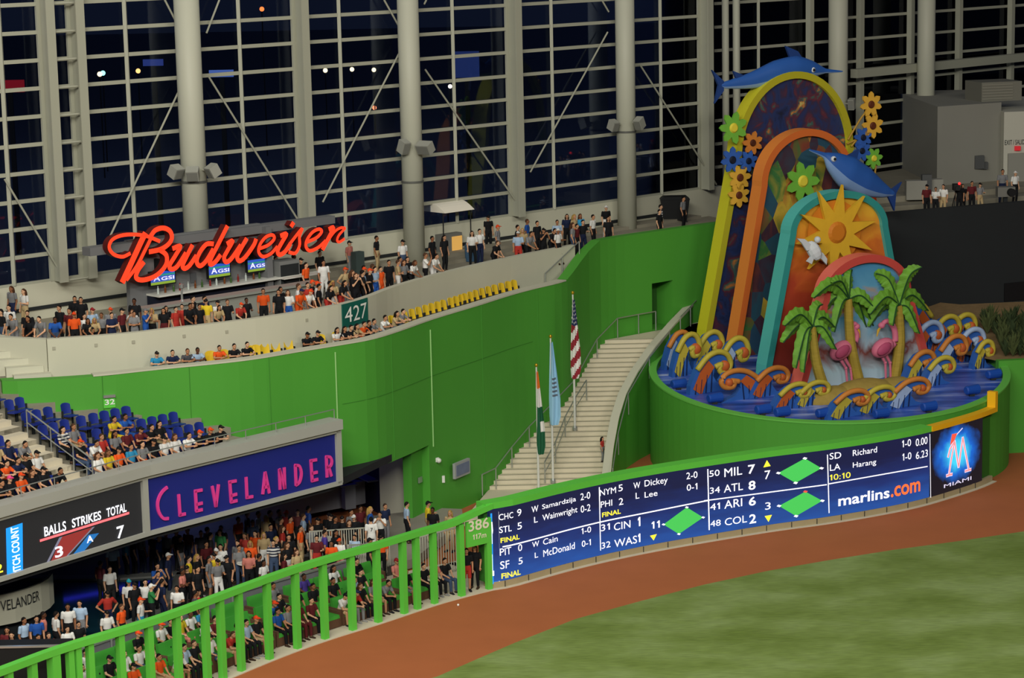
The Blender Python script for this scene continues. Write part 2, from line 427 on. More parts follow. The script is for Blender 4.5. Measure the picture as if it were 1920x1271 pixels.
rods = [[rod(0, 335, 108, 515)], None,
        [rod(196, 445, 332, 158), rod(300, 0, 325, 48), rod(378, 62, 402, 0), rod(382, 143, 555, 420)],
        [rod(596, 378, 745, 88), rod(711, 0, 742, 55), rod(786, 8, 790, 0), rod(788, 130, 958, 376)],
        [rod(985, 322, 1130, 60), rod(1119, 0, 1132, 22), rod(1190, 120, 1334, 345)]]
nw = bays(CWP, FIN, ZM, 10.75, 1, mids, rods)
b = MB(); b.strip(CWP, 0, CWP.len + 1.2, Z_T - .2, 10.72, -.12, .3)
struct(b.build('wall_terrace_back', M_WHITE), 'low off white wall under the glass front', 'wall')
b = MB(); b.strip(CWP, .5, CWP.len - 2, Z_T + .42, Z_T + .56, -.2, -.1); struct(b.build('baseboard_terrace', M_DARK))
b = MB(); b.strip(CWP, CWO + 19, CWP.len - 2, Z_T, Z_T + .32, -1.3, -.2); b.strip(CWP, CWO + 19, CWP.len - 2, Z_T, Z_T + .16, -2.2, -1.3)
b.strip(CWP, CWO + 9, CWO + 19, Z_T, Z_T + .3, -1.0, -.2)
struct(b.build('trim_terrace_steps', M_CONC2))
k = 1
for i, t in enumerate(FIN[1:]):
    f = MB(); c = CWP.pos(t, 0); n = Vector((.695, -.719))
    base = 10.72
    f.bar(V3(c + n * .4, base), V3(c + n * .4, Z_TOP), .10, .8, up=V3(-n, 0))
    f.bar(V3(c + n * .80, base), V3(c + n * .80, Z_TOP), .42, .08, up=V3(-n, 0)); f.bar(V3(c + n * .08, base), V3(c + n * .08, Z_TOP), .42, .12, up=V3(-n, 0))
    struct(f.build('trim_%d' % k, M_STEEL), 'tall pale steel fin standing between bays of the glass wall', 'wall fin')['group'] = 'fins of the glass wall'
    k += 1
# ladder rungs between the doubled fins at the left
f = MB()
for z in ZM:
    a = CWP.pos(FIN[1], -.6); c = CWP.pos(FIN[2], -.6); f.tube([V3(a, z), V3(c, z)], .06, 6)
struct(f.build('trim_fin_rungs', M_STEEL))
# ---- far glass wall right of the corner
T2 = [CW2.hit(x, 200)[0] for x in (1340, 1512, 1606, 1700, 1790, 1887, 1990)]
ZM2 = [10.2 + 1.28 * k_ for k_ in range(12)]
struct_mids = [[CW2.hit(1383, 200)[0], CW2.hit(1420, 200)[0]], [], [], [], [], []]
nw = bays(CW2, T2, ZM2, 9.3, nw, struct_mids, None)
f = MB()
for x in (1512, 1606, 1700, 1790, 1887):
    t = CW2.hit(x, 200)[0]; c = CW2.pos(t, -.25); f.bar(V3(c, 9.0), V3(c, Z_TOP), .34, .34, up=(.7, -.7, 0))
struct(f.build('trim_far_posts', M_STEEL))
f = MB(); s0, z0 = CW2.hit(1590, 136); s1, z1 = CW2.hit(1930, 105)
f.bar(V3(CW2.pos(s0 - .6, -.9), z0), V3(CW2.pos(s1 + 3, -.9), z0), .5, .5); struct(f.build('trim_far_beam', M_STEEL), 'horizontal pale steel beam across the far glass wall', 'beam')
# ---- big round columns
COLS = []
def column(px, y, wpx, off, path, lab, zb=Z_T):
    path = Path([path.pos(0, -off), path.pos(path.len, -off)]); s, z = path.hit(px, y); c = path.pos(s); D = c.length; r = wpx / F_PX * (c.y) / 2
    f = MB(); f.lathe(V3(c, zb), [(r, 0), (r, Z_TOP - zb)], 40); o = f.build('column', M_COL, smooth=False, loc=V3(c, zb))
    for p in o.data.polygons: p.use_smooth = len(p.vertices) == 4
    struct(o, lab, 'column'); g = MB()
    for yy in ((340,) if px < 1000 else (246,)):
        zz = path.hit(px, yy)[1]; g.lathe((c.x, c.y, zz - .06), [(r + .03, 0), (r + .03, .1)], 32)
    rb = g.build('joint_ring', mat('dark_steel_ring', '5c5d58', .5)); rb.parent = o; rb.matrix_parent_inverse = o.matrix_world.inverted()
    rb.matrix_parent_inverse = Matrix.Translation(-V3(c, zb))
    COLS.append((c, r)); return o
column(360, 250, 47.5, .9, CWP, 'thick round pale column behind the bar and red sign')
column(771, 250, 40, .9, CWP, 'thick round pale column beside the white cart canopy')
column(1174, 250, 36, .9, CWP, 'thick round pale column at the right end of the terrace')
column(1571, 250, 36, 1.4, CW2, 'thick round pale column behind the tall arch sculpture', 9.0)
column(1735, 250, 33, 1.6, CW2, 'thick round pale column left of the concrete box room', 9.0)
column(1361, 250, 13, 1.2, CW2, 'slim round pale post right of the last fin', 9.0)
column(1381, 250, 13, 1.2, CW2, 'slim round pale post just left of the arch sculpture', 9.0)
# ---- right terrace, dark batter's eye wall, planter, low green wall
DE = Path([at_z(1480, 414, 10.4), at_z(1640, 401, 10.4), at_z(1920, 378, 10.4), at_z(2080, 365, 10.4)])
b = MB(); b.strip(DE, 0, DE.len, 2.0, 10.4, 0, .4); de = struct(b.build('wall_batters_eye', M_DARK), 'big flat black backdrop wall right of the arch sculpture', 'wall')
s0, z0 = DE.hit(1882, 565); s1, z1 = DE.hit(1925, 527)
b = MB(); a = DE.pos(s0, -.03); c = DE.pos(s1 + 1, -.03); b.bar(V3(a, (z0 + z1) / 2), V3(c, (z0 + z1) / 2), .06, z1 - z0); struct(b.build('window_camera_well', M_BLACK), 'black camera opening in the dark backdrop wall', 'opening')
fl = between('floor_right_terrace', lambda t: DE.pos(DE.len * t, .3), lambda t: CW2.pos(6 + (CW2.len - 8) * t, -.1), 9.9, .3, M_CONC2); struct(fl)
b = MB(); b.strip(DE, 0, DE.len, 9.9, 10.2, 3.4, 4.8); b.strip(DE, 0, DE.len, 9.9, 10.5, 4.8, 6.5); struct(b.build('trim_terrace_risers', M_CONC2))
LG = [at_z(1870, 851, 0), at_z(1960, 846, 0), at_z(2080, 840, 0)]; LG = Path(LG)
b = MB(); b.strip(LG, 0, LG.len, 0, 4.45, 0, .4); struct(b.build('wall_low_green', M_GREEN), 'low green field wall at the right edge', 'wall')
M_SOIL = mat('brown_planter_mulch', '7a6444', .95, .3, 3)
b = MB(); n_ = 8
for i in range(n_):
    p0 = LG.pos(LG.len * i / n_, .4); p1 = LG.pos(LG.len * (i + 1) / n_, .4)
    b.quad(V3(p0, 4.4), V3(p1, 4.4), (p1.x, p1.y + 9, 5.6), (p0.x, p0.y + 9, 5.6))
b.quad((17.5, 117.4, 4.5), V3(LG.pos(0, .4), 4.4), (LG.pos(0, .4).x, LG.pos(0, .4).y + 9, 5.6), (17.5, 124, 5.5))
struct(b.build('floor_planter_bed', M_SOIL))
# concrete box room at the far right
M_BOX = mat('weathered_concrete_box', '8c8b82', .85, .06, .3)
bx0 = at_z(1757, 392, 9.4); RQ = Vector((bx0.x, bx0.y + 6.5)); 
zc = at_y(1757, 200, RQ.y).z
qx = at_y(1757, 300, RQ.y).x; qm = at_y(1876, 300, RQ.y + 2.0).x
b = MB(); b.hexa([(qx, RQ.y, 9.0), (qm, RQ.y + 2.0, 9.0), (qm, RQ.y + 12, 9.0), (qx - .5, RQ.y + 12, 9.0)], [(qx, RQ.y, zc), (qm, RQ.y + 2.0, zc), (qm, RQ.y + 12, zc), (qx - .5, RQ.y + 12, zc)])
struct(b.build('wall_concrete_room', M_BOX), 'grey concrete room on the right terrace', 'wall')
zc2 = at_y(1890, 210, RQ.y + 1.2).z
b = MB(); b.hexa([(qm, RQ.y + 1.2, 9.0), (qm + 9, RQ.y + 3, 9.0), (qm + 9, RQ.y + 12, 9.0), (qm, RQ.y + 12, 9.0)], [(qm, RQ.y + 1.2, zc2), (qm + 9, RQ.y + 3, zc2), (qm + 9, RQ.y + 12, zc2), (qm, RQ.y + 12, zc2)])
xw = struct(b.build('wall_exit', mat('pale_exit_wall', 'bdbcae', .8)), 'pale wall around the exit door at far right', 'wall')
RNG = RQ.y
def on_exit(px, y, o=.05): return at_plane(px, y, (qm, RNG + 1.2 - o, 0), (.196, -.98, 0))
a = on_exit(1889, 345, .06); c = on_exit(1930, 286, .06)
b = MB(); b.bar((a.x, a.y, (9.4 + c.z) / 2), (c.x, c.y, (9.4 + c.z) / 2), .1, c.z - 9.4); struct(b.build('door_2', mat('grey_exit_door', '8e8d84', .6)), 'grey exit door under the red exit sign', 'door')

# ---- stairs between the green wall and the curb
STZ = lambda y: max(.3, min(5.15, .3 + .45 * (y - 103.2)))
cpx = [(1143, 905), (1150, 840), (1160, 785), (1174, 740), (1197, 697), (1228, 653), (1264, 611), (1312, 561)]
CB = [at_plane(x, y, (0, 103.2, 1.15), (0, -.45, 1)) for x, y in cpx]
CB[-1] = at_z(1312, 561, 6.1); CB[-2] = at_z(1266, 609, 5.6)
C = Path(CB)
def curb_z(s):
    for i in range(len(CB) - 1):
        if s <= C.s[i + 1] or i == len(CB) - 2:
            t = (s - C.s[i]) / (C.s[i + 1] - C.s[i]); return CB[i].z + (CB[i + 1].z - CB[i].z) * t
def x_at(path, y, default):
    for a, c in zip(path.p, path.p[1:]):
        if min(a.y, c.y) <= y <= max(a.y, c.y): return a.x + (c.x - a.x) * (y - a.y) / (c.y - a.y)
    return default
b = MB(); y = 101.0; rise = .17
NS = 31; lo_y = 103.0
for k in range(NS):
    z = .3 + .16 * k; y0 = lo_y + (z - .3) / .45; y1 = y0 + .16 / .45 if k < NS - 1 else y0 + 6
    if k == 0: y0 = 98.2
    def xl(yy): return x_at(G, yy, G.p[-1].x) - .05
    def xr(yy): return x_at(C, yy, CB[0].x if yy < CB[0].y else CB[-1].x) - .02
    def xl2(yy): return max(xl(yy), -2.2)
    lo = [(xl2(y0), y0, 0), (xr(y0), y0, 0), (xr(y1), y1, 0), (xl2(y1), y1, 0)]
    b.hexa(lo, [(p[0], p[1], z) for p in lo], M_CONC)
    if k: b.box(((xl2(y0) + xr(y0)) / 2, y0 + .03, z + .003), (xr(y0) - xl2(y0), .06, .01), 0, mat('tread_nosing', '8f8774', .8))
st = struct(b.build('floor_stairs'), 'broad pale concrete stairway climbing beside the green wall', 'stairs')
b = MB(); b.strip(C, 0, C.len, 0, curb_z, .0, .35, step=.3); cw = struct(b.build('wall_stair_curb', M_GREEN), 'curved green wall between the stairs and the fountain', 'wall')
b = MB(); b.strip(C, 0, C.len, lambda s: curb_z(s), lambda s: curb_z(s) + .09, -.02, .37, step=.3); b.build('coping', M_WHITE, cw)

# ---- scoreboard wall body
sl0 = L.hit(919, 1030)[0]; sl1 = L.hit(1842, 850)[0]; slE = L.hit(1861, 880)[0]
b = MB(); b.strip(L, sl0, slE, 0, .27, 0.0, .5); struct(b.build('trim_wall_kerb', mat('beige_kerb', 'a99b78', .9, .1, 1.5)), 'beige concrete kerb under the scoreboard screen', 'kerb')
b = MB()
for i in range(22):
    s = sl0 + (sl1 - sl0) * (i + .5) / 22; a = L.pos(s, -.008); b.bar(V3(a, .02), V3(a, .26), .03, .02)
struct(b.build('trim_kerb_joints', M_DARK))
b = MB(); b.strip(L, sl0 - .15, slE, .28, 3.16, .16, .55)
struct(b.build('wall_outfield', mat('dark_green_wall_body', '2f6d22', .7)), 'outfield wall behind the long scoreboard screen', 'wall')
b = MB(); b.strip(L, sl0 - .2, L.hit(1745, 800)[0], 3.17, 3.42, -.05, .56); struct(b.build('trim_wall_cap', M_FENCE), 'green padded cap along the top of the scoreboard wall', 'wall cap')
# deck floor, back of the bar under the slab
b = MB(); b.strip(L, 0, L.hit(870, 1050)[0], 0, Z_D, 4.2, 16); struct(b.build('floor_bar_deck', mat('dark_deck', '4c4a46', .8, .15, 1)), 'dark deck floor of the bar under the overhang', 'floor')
dk2 = [L.pos(L.hit(640, 1060)[0], 4.4), L.pos(L.hit(905, 1040)[0], 4.4), Vector((-2.2, 97.5)), Vector((-2.3, 99.5)), G.pos(sg_slab + 1, -.02), G.pos(sg_slab, 1.0), Vector((-6.5, 98.5))]
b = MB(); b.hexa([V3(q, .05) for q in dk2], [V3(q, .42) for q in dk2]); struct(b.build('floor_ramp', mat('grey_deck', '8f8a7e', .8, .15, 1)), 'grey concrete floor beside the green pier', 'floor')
_g = G.pos(sg_slab, 1.0); BKE = at_y(716, 950, _g.y + .9); BK = Path([S.pos(0, 13), S.pos(S.len * .6, 12), (BKE.x - 1.2, BKE.y + 2.4), (BKE.x + .05, BKE.y + .1)])
b = MB(); b.strip(BK, 0, BK.len, 0, 3.5, 0, .3); struct(b.build('wall_bar_back', mat('navy_bar_wall', '1d2140', .8)), 'dark navy back wall of the bar under the overhang', 'wall')
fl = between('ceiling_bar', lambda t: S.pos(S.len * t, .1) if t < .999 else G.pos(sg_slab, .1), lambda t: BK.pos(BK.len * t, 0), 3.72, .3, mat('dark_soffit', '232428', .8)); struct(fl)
# white return wall under the slab beside the stairs
wa = at_y(712, 975, G.pos(sg_slab).y + 1.6); wb = G.pos(sg_slab, 1.0)
b = MB(); b.bar((at_y(716, 950, wb.y + .9).x, wb.y + .9, 2.0), (wb.x, wb.y + .2, 2.0), .25, 4.0); struct(b.build('wall_white_return', M_WHITE), 'off white wall under the overhang beside the green pier', 'wall')
b = MB(); q = G.pos(sg_slab); tq = G.tang(sg_slab); b.strip(G, sg_slab - 1.0, sg_slab + .1, 0, 3.45, .35, .75); struct(b.build('wall_green_pier', M_GREEN), 'green pier at the end of the overhang', 'wall')
# left: stairs of the upper deck and low walls
b = MB(); p = at_z(20, 700, 8.9)
for k in range(7):
    q = at_z(78 - 14 * k, 706 - 3 * k, 8.7) ; b.box((q.x - .6, q.y + .9, 8.6 + .16 * k), (1.4, 1.6, .3 + .16 * k), .3)
struct(b.build('floor_left_steps', M_WHITE))
# night ground outside with street lamps
b = MB(); b.add([(-200, 140, -2), (260, 140, -2), (400, 600, -2), (-400, 600, -2)], [(0, 1, 2, 3)]); struct(b.build('floor_night_street', mat('night_asphalt', '6a7288', .9)))
# ================================================================== FENCE, SCOREBOARD, SIGNS
def catmull(pts, sub=5):
    P = [Vector(p) for p in pts]
    if len(P) < 3: return P
    o = []
    for i in range(len(P) - 1):
        a, b, c, d = P[max(0, i - 1)], P[i], P[i + 1], P[min(len(P) - 1, i + 2)]
        for k in range(sub):
            t = k / sub; o.append(.5 * ((2 * b) + (c - a) * t + (2 * a - 5 * b + 4 * c - d) * t * t + (3 * b - a - 3 * c + d) * t ** 3))
    return o + [P[-1]]
class Face:
    """flat marks on an upright surface that follows a plan path; places given as photo pixels"""
    def __init__(self, path, off=0.0): self.path = path; self.off = off; self.flip = 1
    def sz(self, px, py):
        return self.path.hit(px, py)
    def p3(self, s, z, o=0.0): return V3(self.path.pos(s, self.off - o), z)
    def text(self, mb, txt, bl, tr, m, o=.02, bold=False, grow=0.0):
        V, Fs, asp = text2d(txt, bold); (s0, z0), (s1, z1) = self.sz(*bl), self.sz(*tr)
        # the line may climb: take the width along s and shear none, heights straight up
        mb.add([self.p3(s0 + (s1 - s0) * u, z0 + (z1 - z0) * v, o) for u, v in V], Fs, m)
    def text_on(self, mb, txt, s0, s1, z0, z1, m, o=.02, bold=False):
        V, Fs, asp = text2d(txt, bold); mb.add([self.p3(s0 + (s1 - s0) * u, z0 + (z1 - z0) * v, o) for u, v in V], Fs, m)
    def poly(self, mb, pts, m, o=.015):
        mb.add([self.p3(*self.sz(*p), o) for p in pts], [tuple(range(len(pts)))], m)
    def stroke(self, mb, pts, w, m, o=.02, back=None, smooth=True, m_side=None):
        """ribbon of width w metres along pixel points; back gives it depth"""
        Q = [Vector(self.sz(*p)) for p in pts]; Q = catmull(Q, 5) if smooth and len(Q) > 2 else Q
        Lf = []; Rt = []
        for i, q in enumerate(Q):
            d = (Q[min(i + 1, len(Q) - 1)] - Q[max(i - 1, 0)]).normalized(); n = Vector((-d.y, d.x)) * w / 2
            e = d * (w * .18 if i == len(Q) - 1 else (-w * .18 if i == 0 else 0))
            Lf.append(q + n + e); Rt.append(q - n + e)
        k = len(Q); F = [self.p3(p.x, p.y, o) for p in Lf] + [self.p3(p.x, p.y, o) for p in Rt]
        mb.add(F, [(i, k + i, k + i + 1, i + 1) for i in range(k - 1)], m)
        if back is not None:
            B = [self.p3(p.x, p.y, back) for p in Lf] + [self.p3(p.x, p.y, back) for p in Rt]; a = F + B; N = 2 * k
            fs = [(i, i + 1, N + i + 1, N + i) for i in range(k - 1)] + [(k + i, N + k + i, N + k + i + 1, k + i + 1) for i in range(k - 1)]
            fs += [(0, N, N + k, k), (k - 1, 2 * k - 1, N + 2 * k - 1, N + k - 1)]; mb.add(a, fs, m_side or m)
def em(name, c, e=1.0): return mat(name, c, .5, emit=e)

# ---- outfield fence
fence = empty('outfield_fence', V3(L.pos(L.hit(503, 1150)[0]), 0))
tag(fence, 'bright green open outfield fence of upright posts and a slanting top rail', 'fence')
def child(o, par):
    o.parent = par; o.matrix_parent_inverse = Matrix.Translation(-par.location); return o
sF1 = L.hit(922, 980)[0]
b = MB(); b.strip(L, 0, sF1, lambda s: 2.82 + .36 * max(0, min(1, (s - sF1 + 2) / 2)), lambda s: 3.04 + .36 * max(0, min(1, (s - sF1 + 2) / 2)), -.12, .16); child(b.build('top_rail', M_FENCE), fence)
for px, py, w in ((18, 1265, .2), (62, 1245, .22), (102, 1235, .3), (132, 1225, .2), (146, 1220, .2), (169, 1210, .2), (226, 1190, .21), (280, 1175, .21), (332, 1160, .21), (385, 1140, .21), (414, 1135, .21),
                  (449, 1125, .21), (502, 1110, .21), (555, 1095, .21), (607, 1080, .21), (659, 1060, .21), (707, 1045, .21), (756, 1030, .21), (781, 1025, .2), (813, 1015, .2), (864, 1000, .21), (917, 1060, .2)):
    s = L.hit(px, py)[0]; a = L.pos(s, .04); b = MB(); b.bar(V3(a, .02), V3(a, 2.83), w, w * 1.1, up=V3(L.tang(s), 0)); child(b.build('post', M_FENCE), fence)
FF = Face(L, .02)
b = MB(); s0, z1 = L.hit(873, 975); s1, z0 = L.hit(919, 1016)
b.strip(L, s0, s1, z0, 2.86, -.06, .04)
dsg = b.build('distance_sign', M_FENCE); tag(dsg, 'green distance sign reading 386 and 117m on the outfield fence', 'sign')
b = MB(); m = mat('cream_lettering', 'e6e4c8', .6)
FD = Face(L, -.06)
FD.text(b, '386', (876, 997), (914, 968), m, .03, True); FD.text(b, '117m', (884, 1012), (909, 996), m, .03, True); b.build('lettering', m, dsg)

# ---- scoreboard screen
scr = MB(); scr.strip(L, sl0, L.hit(1743, 850)[0], .28, 3.16, .0, .14)
m_screen = bpy.data.materials.new('scoreboard_screen'); m_screen.use_nodes = True; nt = m_screen.node_tree; bs = nt.nodes['Principled BSDF']
tc = nt.nodes.new('ShaderNodeTexCoord'); sp = nt.nodes.new('ShaderNodeSeparateXYZ'); rp = nt.nodes.new('ShaderNodeValToRGB'); nz = nt.nodes.new('ShaderNodeTexNoise'); ad = nt.nodes.new('ShaderNodeMath'); ad.operation = 'MULTIPLY_ADD'
nt.links.new(tc.outputs['Generated'], sp.inputs[0]); nz.inputs['Scale'].default_value = 9; nt.links.new(tc.outputs['Generated'], nz.inputs['Vector'])
nt.links.new(nz.outputs['Fac'], ad.inputs[0]); ad.inputs[1].default_value = .35; nt.links.new(sp.outputs['Z'], ad.inputs[2]); nt.links.new(ad.outputs[0], rp.inputs[0])
rp.color_ramp.elements[0].position = .12; rp.color_ramp.elements[0].color = lin('2257a8') + (1,); rp.color_ramp.elements[1].position = .95; rp.color_ramp.elements[1].color = lin('141c42') + (1,)
e = rp.color_ramp.elements.new(.6); e.color = lin('1b316f') + (1,)
bs.inputs['Base Color'].default_value = (.002, .002, .004, 1); nt.links.new(rp.outputs[0], bs.inputs['Emission Color']); bs.inputs['Emission Strength'].default_value = 1.0; bs.inputs['Roughness'].default_value = .5
board = scr.build('scoreboard_screen', m_screen); tag(board, 'long curved blue scoreboard screen of baseball results on the outfield wall', 'scoreboard')
BF = Face(L, 0.0)
E_W = em('screen_white', 'f2f4ff', 1.0); E_Y = em('screen_yellow', 'f5e53a', 1.0); E_G = em('screen_green', '3fae4e', .9); E_O = em('screen_orange', 'ff6a32', 1.0); E_B = em('screen_cyan', '1c86dc', 1.0); E_R = em('screen_red', 'd84a3a', 1.0)
c5 = lambda x, y: (880 + x / 4.174, 880 + y / 4.174); c6 = lambda x, y: (1320 + x / 3.31, 780 + y / 3.31)
T5 = [('CHC', 228, 398, 340, 330), ('9', 372, 368, 404, 305), ('STL', 233, 498, 328, 432), ('5', 374, 472, 408, 410), ('W', 485, 340, 537, 278), ('Samardzija', 568, 324, 832, 210), ('L', 505, 418, 532, 365), ('Wainwright', 570, 417, 843, 288),
      ('2-0', 868, 243, 943, 172), ('0-2', 870, 340, 945, 268), ('PIT', 238, 675, 325, 604), ('0', 380, 642, 410, 580), ('SF', 240, 780, 310, 708), ('5', 383, 745, 414, 685), ('W', 490, 612, 543, 555), ('Cain', 575, 592, 688, 515), ('L', 510, 693, 535, 645),
      ('McDonald', 577, 685, 822, 568), ('1-0', 877, 507, 950, 443), ('0-1', 878, 608, 948, 543), ('NYM', 1020, 208, 1145, 135), ('5', 1165, 173, 1198, 115), ('PHI', 1027, 300, 1115, 234), ('2', 1168, 280, 1202, 220), ('W', 1283, 152, 1335, 95),
      ('Dickey', 1370, 150, 1550, 55), ('L', 1300, 230, 1328, 178), ('Lee', 1370, 222, 1470, 160), ('2-0', 1697, 78, 1783, 12), ('0-1', 1700, 168, 1782, 105), ('31', 1028, 485, 1097, 418), ('CIN', 1130, 480, 1258, 395), ('11', 1425, 465, 1488, 398),
      ('32', 1033, 622, 1102, 558), ('WAS', 1133, 612, 1310, 515)]
T6 = [('50', 32, 378, 95, 330), ('MIL', 125, 378, 235, 310), ('7', 375, 393, 410, 335), ('34', 35, 483, 97, 435), ('ATL', 122, 475, 240, 410), ('41', 37, 585, 97, 535), ('ARI', 125, 575, 235, 508), ('3', 378, 582, 412, 532), ('48', 38, 688, 102, 640), ('COL', 128, 680, 265, 613),
      ('SD', 778, 270, 850, 220), ('LA', 780, 340, 845, 292), ('Richard', 922, 248, 1072, 188), ('Harang', 922, 331, 1067, 265), ('1-0', 1228, 195, 1283, 140), ('0.00', 1312, 188, 1385, 125), ('1-0', 1230, 277, 1285, 222), ('6.23', 1313, 268, 1387, 205), ('marlins', 832, 560, 1150, 440)]
B5 = [('1', 1308, 445, 1340, 370), ('1', 1310, 570, 1340, 500)]; B6 = [('7', 272, 360, 315, 298), ('8', 275, 460, 318, 398), ('6', 277, 558, 320, 497), ('2', 280, 668, 322, 605)]
for cc, tt, bo in ((c5, T5, False), (c6, T6, False), (c5, B5, True), (c6, B6, True)):
    for t, x0, y0, x1, y1 in tt:
        if t == '1': x0 += (x1 - x0) * .3; x1 -= (x1 - x0) * .2
        b = MB(); BF.text(b, t, cc(x0, y0), cc(x1, y1), E_W, .02, bo or t == 'marlins'); b.build('lettering', E_W, board)
for t, x0, y0, x1, y1 in (('FINAL', 243, 575, 390, 505), ('FINAL', 250, 855, 398, 780), ('FINAL', 1037, 375, 1183, 308)): b = MB(); BF.text(b, t, c5(x0, y0), c5(x1, y1), E_Y, .02, True); b.build('lettering', E_Y, board)
b = MB(); BF.text(b, '10:10', c6(780, 400), c6(908, 345), E_Y); b.build('lettering', E_Y, board)
b = MB()
BF.poly(b, [c5(1412, 518), c5(1465, 505), c5(1440, 555)], E_Y, .02)
BF.poly(b, [c6(367, 318), c6(412, 309), c6(389, 273)], E_Y, .02); BF.poly(b, [c6(375, 620), c6(420, 612), c6(399, 656)], E_Y, .02)
b.build('inning_arrow', E_Y, board)
b = MB(); BF.text(b, '.com', c6(1158, 505), c6(1340, 400), E_O, .02, True); b.build('lettering', E_O, board)
b = MB()
def line(cc, x0, y0, x1, y1, w=.045): BF.stroke(b, [cc(x0 + (x1 - x0) * i / 10, y0 + (y1 - y0) * i / 10) for i in range(11)], w, E_W, .018, smooth=False)
def mid(cc, *p): BF.stroke(b, [cc(*q) for q in p], .05, E_W, .018)
mid(c5, (260, 605), (600, 520), (1020, 412), (1400, 335), (1868, 242)); line(c5, 1015, 140, 1025, 632); line(c5, 1865, 0, 1875, 472)
line(c6, 0, 525, 760, 425); line(c6, 775, 420, 1385, 312); line(c6, 22, 330, 32, 705); line(c6, 765, 240, 775, 600); line(c6, 1400, 112, 1405, 505, .035)
line(c5, 222, 332, 233, 885, .06)
b.build('dividing_line', E_W, board)
def diamond(cc, pts, red=False):
    b = MB(); BF.poly(b, [cc(*p) for p in pts], E_G, .016)
    for i, p in enumerate(pts):
        w, h = (15, 8); BF.poly(b, [cc(p[0] - w, p[1] + 2), cc(p[0] + 4, p[1] + h), cc(p[0] + w, p[1] - 3), cc(p[0] - 4, p[1] - h)], E_R if red and i == 0 else E_W, .022)
    b.build('base_diamond', E_G, board)
diamond(c5, [(1700, 296), (1828, 375), (1638, 505), (1518, 430)])
diamond(c6, [(625, 262), (728, 323), (567, 414), (460, 353)]); diamond(c6, [(628, 468), (733, 525), (570, 620), (464, 557)], True)
b = MB(); BF.poly(b, [c5(163, 345), c5(215, 333), c5(228, 888), c5(176, 898)], E_B, .014)
for y0, y1 in ((410, 580), (665, 830)): BF.poly(b, [c5(170, y0), c5(182, y0 - 2), c5(187, y1), c5(175, y1 + 2)], E_W, .02)
BF.poly(b, [c5(170, 412), c5(182, 410), c5(203, 572), c5(190, 576)], E_W, .021); BF.poly(b, [c5(176, 795), c5(205, 788), c5(206, 828), c5(177, 834)], E_W, .021)
b.build('side_panel', E_B, board)
# ---- logo screen at the right end
lg0 = L.hit(1746, 850)[0]; lg1 = L.hit(1842, 830)[0]
b = MB(); b.strip(L, lg0, lg1, .26, 3.17, .0, .14, step=.3)
ml = bpy.data.materials.new('logo_screen'); ml.use_nodes = True; nt = ml.node_tree; bs = nt.nodes['Principled BSDF']
tc = nt.nodes.new('ShaderNodeTexCoord'); mp = nt.nodes.new('ShaderNodeMapping'); mp.inputs['Location'].default_value = (-.50, 0, -.56); 
mp2 = nt.nodes.new('ShaderNodeMapping'); mp2.inputs['Scale'].default_value = (2.0, 0, 1.9)
gr = nt.nodes.new('ShaderNodeTexGradient'); gr.gradient_type = 'SPHERICAL'; nz = nt.nodes.new('ShaderNodeTexNoise'); nz.inputs['Scale'].default_value = 5; nz.inputs['Detail'].default_value = 4; ad = nt.nodes.new('ShaderNodeMath'); ad.operation = 'MULTIPLY_ADD'
rp = nt.nodes.new('ShaderNodeValToRGB'); rp.color_ramp.elements[0].position = .30; rp.color_ramp.elements[0].color = lin('14151e') + (1,); rp.color_ramp.elements[1].position = .95; rp.color_ramp.elements[1].color = lin('46dcff') + (1,)
e = rp.color_ramp.elements.new(.62); e.color = lin('1468d2') + (1,)
nt.links.new(tc.outputs['Generated'], mp.inputs[0]); nt.links.new(mp.outputs[0], mp2.inputs[0]); nt.links.new(mp2.outputs[0], gr.inputs[0]); nt.links.new(tc.outputs['Generated'], nz.inputs['Vector'])
nt.links.new(nz.outputs['Fac'], ad.inputs[0]); ad.inputs[1].default_value = .45; nt.links.new(gr.outputs['Fac'], ad.inputs[2]); nt.links.new(ad.outputs[0], rp.inputs[0])
bs.inputs['Base Color'].default_value = (.002, .002, .004, 1); nt.links.new(rp.outputs[0], bs.inputs['Emission Color']); bs.inputs['Emission Strength'].default_value = 1
lscr = b.build('logo_screen', ml); tag(lscr, 'dark logo screen with a blue glow and pink M at the wall end', 'scoreboard')
c4 = lambda x, y: (1440 + x / 3.97, 640 + y / 3.97)
E_P = em('logo_pink', 'f08a8c', 1.0); E_P2 = em('logo_orange_red', 'e8503c', 1.0); E_L = em('logo_pale', 'd9d3f0', .9)
b = MB()
for pts in ([(1345, 985), (1362, 870), (1386, 742)], [(1386, 742), (1400, 840), (1416, 935)], [(1416, 935), (1432, 820), (1447, 715)], [(1447, 715), (1468, 830), (1492, 955)], [(1326, 1000), (1348, 992), (1368, 988)], [(1464, 965), (1486, 958), (1508, 952)], [(1386, 742), (1352, 800), (1338, 860)]):
    BF.stroke(b, [c4(*p) for p in pts], .15, E_L, .02, smooth=False); BF.stroke(b, [c4(*p) for p in pts], .085, E_P, .024, smooth=False)
BF.poly(b, [c4(1366, 690), c4(1405, 682), c4(1385, 735), c4(1352, 775)], E_P2, .026); BF.stroke(b, [c4(1395, 700), c4(1445, 645)], .05, E_L, .02)
b.build('letter_mark', E_P, lscr)
b = MB(); BF.text(b, 'MIAMI', c6(1487, 447), c6(1657, 372), E_L, .022); b.build('lettering', E_L, lscr)
b = MB(); b.strip(L, lg0 - .05, lg1 + 1.3, 3.18, 3.4, -.1, .3, step=.3); s1 = lg1 + 1.05; b.strip(L, s1, s1 + .25, 3.4, 4.1, -.1, .3)
